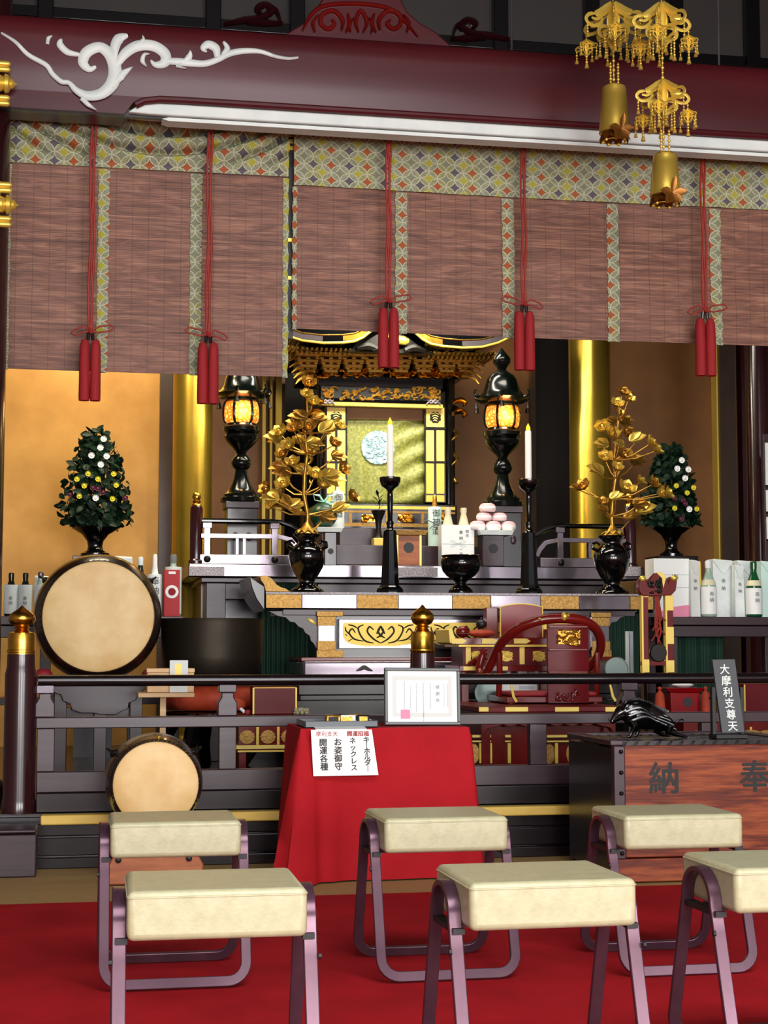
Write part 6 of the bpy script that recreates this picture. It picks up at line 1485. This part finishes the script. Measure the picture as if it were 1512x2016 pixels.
t = T('seat_cushion', 'dark red flat cushion on the priest chair', 'cushion', ((xs0+xs1)/2, YCH+.2, zse+.001))
hc_ = max(.02, zpx(1095, 1363, YCH)-zse)
MB(t).box(xs0+.03, xs1-.02, YCH+.06, YCH+.37, zse+.001, zse+hc_).build('cushion_body', 'cushion_red', t, bev=.016, seg=4)
# red desk with its ritual things
YDk = 8.47; s = sc(985, 1270, YDk); zt = zpx(985, 1256, YDk); za, zb = zpx(985, 1269, YDk), zpx(985, 1310, YDk); da, db = xpx(896, 1270, YDk), xpx(1090, 1270, YDk); dd = .33
t = T('ritual_desk', 'red lacquered ritual desk with gold fittings behind the priest chair', 'desk', ((da+db)/2, YDk+dd/2, ZP))
MB(t).box(da, db, YDk, YDk+dd, za, zt).build('tabletop', 'lacquer_redbrown', t, bev=.003)
for a, b in ((889, 919), (949, 980), (1012, 1045)):
    mb = MB(t); p = [(a, 1257), (b-8, 1257), (b, 1262), (b-8, 1267), (a, 1267)]; mb.pprism(p, YDk-.005, .0045); mb.build('gilt_fitting', 'gilt_yellow', t)
for sg, x in ((-1, da), (1, db)): MB(t).prism([(x, za), (x+sg*.03, za+.01), (x+sg*.035, zt+.045), (x+sg*.015, zt+.05), (x, zt)], YDk, YDk+dd).build('upturned_end', 'gilt_yellow' if sg < 0 else 'lacquer_redbrown', t, bev=.003)
MB(t).box(da+.02, db-.02, YDk+.0, YDk+dd, za-.012, za-.001).build('gilt_line', 'gilt_paint', t)
ap = MB(t).box(da+.05, db-.02, YDk+.03, YDk+dd-.03, zb, za-.012).build('drawer_front', 'lacquer_deepred', t)
for px in (997, 1061, 940):
    q = at(px, 1292, YDk+.028); w = 12*s; mb = MB(t); mb.prism([(q.x+w*math.cos(2*PI*k/24)*(1+.12*math.cos(8*PI*k/12)), q.z+w*.85*math.sin(2*PI*k/24)) for k in range(24)], YDk+.024, YDk+.0298); squig(mb, px-9, px+9, 1285, 1299, YDk+.024, 12, 2.5, px, .004); mb.build('gilt_ornament', 'gilt_paint', ap, ang=60)
for px in (1028, 922): MB(t).rect(px-5, 1274, px+5, 1308, YDk+.022, .008).build('gilt_post', 'gilt_yellow', ap, bev=.001)
zc = zpx(985, 1322, YDk)
MB(t).box(da+.02, db, YDk-.01, YDk+dd, zc, zb-.001).build('lower_rail', 'lacquer_redbrown', t, bev=.003)
for a, b in ((912, 936), (980, 1000)): MB(t).rect(a, 1312, b, 1320, YDk-.014, .004).build('gilt_fitting', 'gilt_yellow', t, bev=.001)
for x in (da+.06, db-.05):
    for y in (YDk+.02, YDk+dd-.06): MB(t).box(x-.02, x+.02, y, y+.04, GF, zc).build('leg', 'lacquer_redbrown', t, bev=.003)
for k in range(3):
    mb = MB(t); x = xpx(940, 1296, YDk); mb.tube([(x-.05+.03*k, YDk-.015, zb+.005), (x-.02+.02*k, YDk-.03, zb+.03), (x+.02, YDk-.02, zb+.05+.01*k), (x+.05, YDk-.015, zb+.03+.03*k)], [.012, .014, .012, .005], 8); mb.build('curled_bracket', 'lacquer_redbrown', t)
x = xpx(919, 1244, YDk); t = T('wooden_fish', 'small round dark red wooden fish drum at the left of the ritual desk', 'wooden fish', (x, YDk+.1, zt+.001)); r_ = .036
MB(t).sph((x, YDk+.1, zt+.001+r_*.9), r_, r_, r_*.9, 18, 12).build('body', 'lacquer_redbrown', t); MB(t).box(x-.028, x+.028, YDk+.1-r_-.002, YDk+.1-r_+.012, zt+r_*.62, zt+r_*.72).build('slot', 'black_matte', t)
x = xpx(957, 1247, YDk); t = T('bell_cushion', 'small orange cushion on the ritual desk', 'cushion', (x, YDk+.1, zt+.001))
MB(t).sph((x, YDk+.1, zt+.001+.024), .075, .06, .023, 20, 8).build('cushion_body', 'cushion_orange', t)
t = T('hand_bell', 'small black ball shaped bell on the orange desk cushion', 'bell', (x, YDk+.1, zt+.048)); MB(t).sph((x, YDk+.1, zt+.049+.026), .030, .030, .026, 16, 10).build('bell_body', 'black_matte', t)
MB(t).lathe([(.006, zt+.10), (.008, zt+.106), (.002, zt+.112)], x, YDk+.1, 10).build('knob', 'black_matte', t)
YB_ = YDk+.19; a, b = xpx(985, 1220, YB_), xpx(1068, 1220, YB_); zt2 = zpx(1026, 1190, YB_)
t = T('sutra_rest', 'upright red sutra rest with a gilded curved top on the ritual desk', 'book rest', ((a+b)/2, YB_+.05, zt+.001))
mb = MB(t); P = [(a, zt+.001), (b, zt+.001), (b, zt2-.015)]+[(b+(a-b)*k/10, zt2-.015+.016*math.sin(PI*k/10)) for k in range(1, 10)]+[(a, zt2-.015)]; mb.prism(P, YB_, YB_+.02); mb.build('board', 'lacquer_red', t, bev=.002)
mb = MB(t); mb.tube([(a, YB_-.001, zt+.004), (a, YB_-.001, zt2-.015)]+[(a+(b-a)*k/10, YB_-.001, zt2-.013+.016*math.sin(PI*k/10)) for k in range(1, 10)]+[(b, YB_-.001, zt2-.015), (b, YB_-.001, zt+.004)], .004, 6); mb.build('gilt_rim', 'gilt_yellow', t)
a2 = xpx(960, 1220, YB_); MB(t).box(a2, a-.002, YB_+.03, YB_+.10, zt+.001, zpx(975, 1196, YB_)).build('side_box', 'lacquer_redbrown', t, bev=.003)
# bronze discs at the sides of the chair, paper box behind
for px, py, R_, lab in ((960, 1364, 26, 'grey green bronze mirror disc left of the priest chair'), (1214, 1318, 24, 'grey bronze disc right of the priest chair')):
    Y = 8.415; q = at(px, py, Y); r_ = R_*sc(px, py, Y); zb_ = q.z-r_
    t = T('bronze_disc', lab, 'mirror', (q.x, Y, zb_+.002))
    MB(t).lathe([(.001, Y), (r_*.93, Y), (r_*.95, Y-.006), (r_, Y-.006), (r_, Y+.01), (.001, Y+.01)], q.x, q.z, 40, ax='y').build('disc', 'mirror_grey', t, ang=40)
    d = T('disc_stand', 'dark stand holding the %s bronze disc' % ('left' if px < 1000 else 'right'), 'stand', (q.x, Y+.02, zp1))
    MB(d).box(q.x-.05, q.x+.05, Y+.014, Y+.044, zp1+.001, zp1+.012).build('foot', 'lacquer_dark', d, bev=.003); MB(d).box(q.x-.02, q.x+.02, Y+.014, Y+.03, zp1+.012, max(zb_, zp1+.02)).build('post', 'lacquer_dark', d)
    mb = MB(d); mb.box(q.x-.02, q.x+.02, Y+.0115, Y+.03, max(zb_, zp1+.0125), q.z); mb.build('back_prop', 'lacquer_dark', d)
Y = 8.45; a, b = xpx(986, 1358, Y), xpx(1056, 1358, Y); zb_ = zp1+.0
t = T('paper_box', 'pale printed paper box on the platform behind the chair cushion', 'box', ((a+b)/2, Y-.05, zp1+.001)); z1 = zpx(1020, 1346, YCH+.42)
a, b = xpx(986, 1358, YCH+.44), xpx(1056, 1358, YCH+.44); y = YCH+.425
MB(t).box(a, b, y+.0, min(y+.012, YPf+pd), zp1+.001, z1).build('carton', 'paper_grey', t, bev=.002)
MB(t).box(b-.10, b-.015, y-.001, y-.0002, z1-.03, z1-.012).build('printed_strip', 'ink_pale', t)
# gong frame on a small black table
YK2 = 8.25; ka, kb = xpx(1248, 1330, YK2), xpx(1350, 1330, YK2); zk = zpx(1298, 1326, YK2)
t = T('black_side_table', 'small black table under the red and gold gong frame', 'table', ((ka+kb)/2, YK2+.12, ZP))
MB(t).box(ka, kb, YK2, YK2+.26, zk-.03, zk).build('tabletop', 'lacquer_dark', t, bev=.003)
for x in (ka+.03, kb-.03):
    for y in (YK2+.02, YK2+.21): MB(t).box(x-.015, x+.015, y, y+.03, GF, zk-.03).build('leg', 'lacquer_dark', t)
s = sc(1298, 1230, YK2+.08); Y = YK2+.08
t = T('gong_rack', 'tall narrow red frame with gold bands and a curved top holding a small gong', 'gong frame', (xpx(1298, 1320, Y), Y, zk+.001))
def kz_(py): return max(zpx(1298, py, Y), zk+.001)
for a, b in ((1264, 1277), (1311, 1326)):
    po = MB(t).box(xpx(a, 1250, Y), xpx(b, 1250, Y), Y, Y+.03, zk+.001, kz_(1172)).build('post', 'lacquer_redbrown', t, bev=.002)
    if a > 1300: L = ((1172, 1202, 1), (1234, 1268, 1), (1300, 1324, 1))
    else: L = ((1172, 1176, 1), (1298, 1324, 1))
    for p0, p1, _ in L: MB(t).box(xpx(a, 1250, Y)-.002, xpx(b, 1250, Y)+.002, Y-.003, Y+.032, kz_(p1), kz_(p0)).build('gilt_band', 'gilt_yellow', po, bev=.002)
    MB(t).box(xpx(a, 1250, Y)-.0015, xpx(a, 1250, Y)+.008, Y-.0025, Y+.031, zk+.002, kz_(1172)).build('gilt_edge', 'gilt_yellow', po)
mb = MB(t); P = [(1258, 1150), (1260, 1140), (1266, 1136), (1273, 1142), (1276, 1152), (1283, 1138), (1292, 1128), (1302, 1126), (1311, 1134), (1317, 1148), (1320, 1136), (1328, 1134), (1333, 1146), (1331, 1162), (1322, 1172), (1266, 1174), (1258, 1164)]
mb.pprism(P, Y-.01, .05); tp = mb.build('curved_top', 'lacquer_redbrown', t, bev=.004)
for px, py in ((1265, 1139), (1327, 1138)):
    q = at(px, py, Y-.012); MB(t).sph(q, .02, .016, .016, 12, 8).build('gilt_tip', 'gold_bright', tp)
mb = MB(t); mb.pprism([(1292, 1127), (1303, 1126), (1312, 1136), (1306, 1158), (1303, 1138)], Y-.014, .0035); mb.build('gilt_plate', 'gilt_yellow', tp, bev=.001)
mb = MB(t); squig(mb, 1280, 1300, 1140, 1165, Y-.0105, 14, 4, 31, .006); mb.build('top_carving', 'bronze_black', tp, ang=60)
MB(t).box(xpx(1264, 1310, Y), xpx(1326, 1310, Y), Y+.004, Y+.026, kz_(1310), kz_(1302)).build('foot_rail', 'lacquer_redbrown', t)
x = xpx(1296, 1230, Y)
mb = MB(t)
for k in range(7): mb.tube([(x-.004+.01*math.sin(k*2), Y+.012, kz_(1172)), (x+.02*math.sin(k*1.7), Y+.0, kz_(1212+6*k)), (x+.05*math.sin(k*2.3+1), Y-.005+.004*k, kz_(1222+10*k))], [.004, .005, .004], 6)
mb.build('red_tassel_cord', 'cord_red', t)
MB(t).lathe([(.001, Y-.004), (.045, Y-.004), (.05, Y+.004), (.048, Y+.02), (.001, Y+.02)], x, kz_(1285), 24, ax='y').build('small_gong', 'bronze_black', t)
MB(t).tube([(x, Y+.01, kz_(1172)), (x, Y+.01, kz_(1285)+.045)], .004, 6).build('hanging_cord', 'cord_red', t)
# papers standing under the altar, right of the chair
for px, m in ((1236, 'paper_grey'), (1244, 'ink_pale')):
    Y = 8.75; a, b = xpx(px-3, 1275, Y), xpx(px+3, 1275, Y)
    t = T('rolled_paper', 'upright pale paper slat beside the table leg, %s one' % ('left' if px < 1240 else 'right'), 'paper', ((a+b)/2, Y, GF))
    MB(t).box(a, b, Y, Y+.02, GF, zpx(px, 1243, Y)).build('slat', m, t, bev=.002)
# right hand low desk with stand, boxes
t, zd = oval_desk(1346, 1585, 1404, 7.80, 'low red desk with gold ovals behind the offering box', ov=(.12, .55, .70, .86))
Y = 7.90; x = xpx(1349, 1380, Y); s = sc(1349, 1380, Y)
t = T('red_offering_stand', 'small red offering stand with a dark round hole and orange tassels', 'offering stand', (x, Y+.05, zd+.001)); z1 = zpx(1349, 1359, Y)
bd = MB(t).box(x-30*s, x+30*s, Y, Y+.12, zd+.001, z1-.012).build('body', 'lacquer_red', t, bev=.003)
MB(t).lathe([(10*s, Y-.002), (10*s, Y-.0005)], x+5*s, (zd+z1)/2-.002, 8, ax='y', ph=.39).build('hole', 'black_matte', bd)
MB(t).hexa([(x-32*s, Y-.004, z1-.012), (x+32*s, Y-.004, z1-.012), (x+32*s, Y+.124, z1-.012), (x-32*s, Y+.124, z1-.012)], [(x-42*s, Y-.02, z1+.012), (x+42*s, Y-.02, z1+.012), (x+42*s, Y+.14, z1+.012), (x-42*s, Y+.14, z1+.012)]).build('tray', 'lacquer_red', t, bev=.002)
for px in (1295, 1385):
    xx = xpx(px, 1380, Y); MB(t).lathe([(.004, z1+.02), (.012, z1+.01), (.006, z1), (.022, z1-.02), (.028, zd+.03), (.026, zd+.006)], xx, Y-.03, 14).build('orange_tassel', 'cushion_orange', t)
t = T('offering_bowl', 'pale round offering on the small red stand', 'bowl', (x, Y+.06, z1+.013)); MB(t).lathe([(14*s, z1+.013), (22*s, z1+.025), (14*s, z1+.04), (8*s, z1+.05), (1*s, z1+.055)], x+4*s, Y+.06, 20).build('offering', 'flower_white', t)
Y = 7.86; a, b = xpx(1466, 1370, Y), xpx(1540, 1370, Y); z1 = zpx(1490, 1346, Y)
t = T('lacquer_box', 'deep red lacquer box behind the grey name plaque', 'box', ((a+b)/2, Y+.08, zd+.001))
MB(t).box(a, b, Y, Y+.16, zd+.001, z1).build('body', 'lacquer_deepred', t, bev=.004); MB(t).box(a-.004, a+.004, Y-.0015, Y-.0002, zd+.004, z1-.004).build('gilt_edge', 'gilt_paint', t)
# ================================================================ HANGING GILDED ORNAMENTS
def wing(mb, c, a, R, H, th):
    ca, sa = math.cos(a), math.sin(a); P = lambda u, v: Vector((c[0]+ca*u*R, c[1]+sa*u*R, c[2]+v*H)); ax = (-sa, ca, 0); w = .11*R
    for pts, ww in (([(.03, 1), (.18, .82), (.42, .62), (.66, .52)], 2.6), ([(.66, .52), (.8, .5), (.92, .44), (1, .28), (.88, .12), (.66, .10), (.46, .22), (.38, .40)], 1.1), ([(.30, .62), (.46, .44), (.62, .34), (.8, .36)], 1.0), ([(.06, .70), (.12, .45), (.10, .2), (.05, 0), (.04, -.3)], 2.0),
                    ([(.12, .12), (.34, .14), (.52, .02), (.50, -.18), (.34, -.26), (.18, -.38), (.04, -.62)], 1.1)):
        q = [(P(u, v), w*ww*(1 if 0 < i < len(pts)-1 else .6)) for i, (u, v) in enumerate(pts)]
        mb.stroke(q, th, n=4, ax=ax); mb.stroke([(p_-Vector(ax)*.0004, w_) for p_, w_ in q], -th, n=4, ax=ax)
def string(mb, top, n, st, r, bell=True):
    x, y, z = top; mb.tube([(x, y, z), (x, y, z-n*st)], .0016, 5)
    for k in range(n): mb.sph((x, y, z-(k+.6)*st), r*(1 if k % 2 else .75), n=8, m=5)
    if bell: z1 = z-n*st; mb.lathe([(.001, z1), (r*.9, z1-r*.5), (r*1.3, z1-r*2.2), (r*1.5, z1-r*3), (r*.4, z1-r*3.1)], x, y, 10)
    return z-n*st
def canopy(t, c, R, H, nw, ph, small=True, k=0):
    for i in range(nw):
        a = ph+2*PI*i/nw; mb = MB(t); wing(mb, c, a, R, H, .0022); mb.build('openwork_wing', 'gold_bright', t, ang=50)
    MB(t).lathe([(.004, c[2]+H*1.06), (.012, c[2]+H*.95), (.014, c[2]+H*.3), (.006, c[2]-H*.5)], c[0], c[1], 10).build('canopy_core', 'gold_bright', t)
    for i in range(nw):
        a = ph+2*PI*i/nw; x, y, z = c[0]+math.cos(a)*R*.95, c[1]+math.sin(a)*R*.95, c[2]+H*.22
        if small and i % 2 == k:
            mb = MB(t); z1 = string(mb, (x, y, z), 3, .013, .0055, False)
            for j in range(4): wing(mb, (x, y, z1-R*.34), ph+.5+j*PI/2, R*.40, R*.34, .0016)
            for j in range(4):
                b = ph+.5+j*PI/2; string(mb, (x+math.cos(b)*R*.36, y+math.sin(b)*R*.36, z1-R*.28), 2+j % 2, .014, .006)
            string(mb, (x, y, z1-R*.4), 4, .013, .007); mb.build('pendant_tier', 'gold_bright', t, ang=50)
        else:
            mb = MB(t); string(mb, (x, y, z), 4+(i % 3), .014, .006); mb.build('bead_string', 'gold_bright', t, ang=60)
        x, y = c[0]+math.cos(a+.4)*R*.42, c[1]+math.sin(a+.4)*R*.42
        mb = MB(t); string(mb, (x, y, c[2]-H*.12), 6+(i % 2)*2, .013, .0065); mb.build('bead_string', 'gold_bright', t, ang=60)
def bell_drop(t, px, p0, p1, Y, hw0, hw1):
    x = xpx(px, p0, Y); s = sc(px, p0, Y); z0, z1 = zpx(px, p0, Y), zpx(px, p1, Y)
    b = MB(t).lathe([(.004, z0+.006), (hw0*s*.7, z0+.004), (hw0*s*.96, z0-.006), (hw0*s, z0-.02), (hw0*s*1.03, z0-(z0-z1)*.24), (hw0*s*1.06, z0-(z0-z1)*.25), (hw1*s*.94, z1+(z0-z1)*.2), (hw1*s, z1), (hw1*s*.93, z1)], x, Y, 32).build('bell_cylinder', 'gold_satin', t, ang=40)
    mb = MB(t)
    for k in range(9):
        a = 2*PI*k/9+.3; mb.leaf((x+.03*math.cos(a), Y+.03*math.sin(a), z1+.02), (math.cos(a)*.55, math.sin(a)*.55, -1.0), (math.cos(a), math.sin(a), .6), .075, .05, .1)
    for dx, dz_, L_, w_ in ((.15, 1, .075, .024), (-.8, .1, .06, .04), (.85, .1, .065, .035), (-.55, -.8, .06, .045), (.5, -.85, .055, .045), (0, -1, .05, .04)):
        mb.leaf((x+.006, Y-hw1*s*1.0-.002, z1-.004), (dx, -.06, dz_), (0, -1, 0), L_, w_, .1)
    mb.build('leaf_fringe', 'copper_leaf', t, ang=50)
    mb = MB(t); mb.tube([(x+.052*math.cos(2*PI*k/21), Y+.052*math.sin(2*PI*k/21), z1-.038) for k in range(21)], .002, 5, closed=True)
    for k in range(7): a = 2*PI*k/7; mb.sph((x+.052*math.cos(a), Y+.052*math.sin(a), z1-.038), .008, n=8, m=5)
    mb.build('hanging_bead', 'gold_bright', t, ang=80)
    mb = MB(t)
    for d in (-.018, .018):
        string(mb, (x+d, Y-.005, z0+.11), 7, .014, .0075, False)
    mb.build('bead_string', 'gold_bright', t, ang=60)
def hanging(pxc, tiers, bell, label, ph, YH):
    x = xpx(pxc, 50, YH); t = T('hanging_ornament', label, 'ornament', (x, YH, zpx(pxc, bell[1], YH)))
    mb = MB(t); mb.tube([(x, YH, 5.0), (x, YH, zpx(pxc, bell[0]-10, YH))], .0035, 6)
    z = 4.9; zb = zpx(pxc, bell[0], YH)
    while z > zb+.02: mb.sph((x, YH, z), .008 if int(z*50) % 2 else .006, n=8, m=5); z -= .022
    mb.build('bead_chain', 'gold_bright', t, ang=60)
    for px, p0, p1, R, nw, sm in tiers:
        s = sc(px, p0, YH); canopy(t, (x, YH, zpx(px, p1, YH)), R*s, (p1-p0)*s, nw, ph, sm)
    bell_drop(t, bell[2], bell[0], bell[1], YH, 24, 31)
hanging(1207, [(1205, 5, 62, 62, 6, True)], (170, 262, 1209), 'gilded hanging ornament with a bell cylinder, the left of the two before the beam', .25, 6.85)
hanging(1303, [(1303, 5, 62, 58, 6, True), (1305, 158, 205, 54, 6, True)], (304, 386, 1309), 'gilded hanging ornament with two openwork tiers, the right and lower hanging one', .0, 6.55)
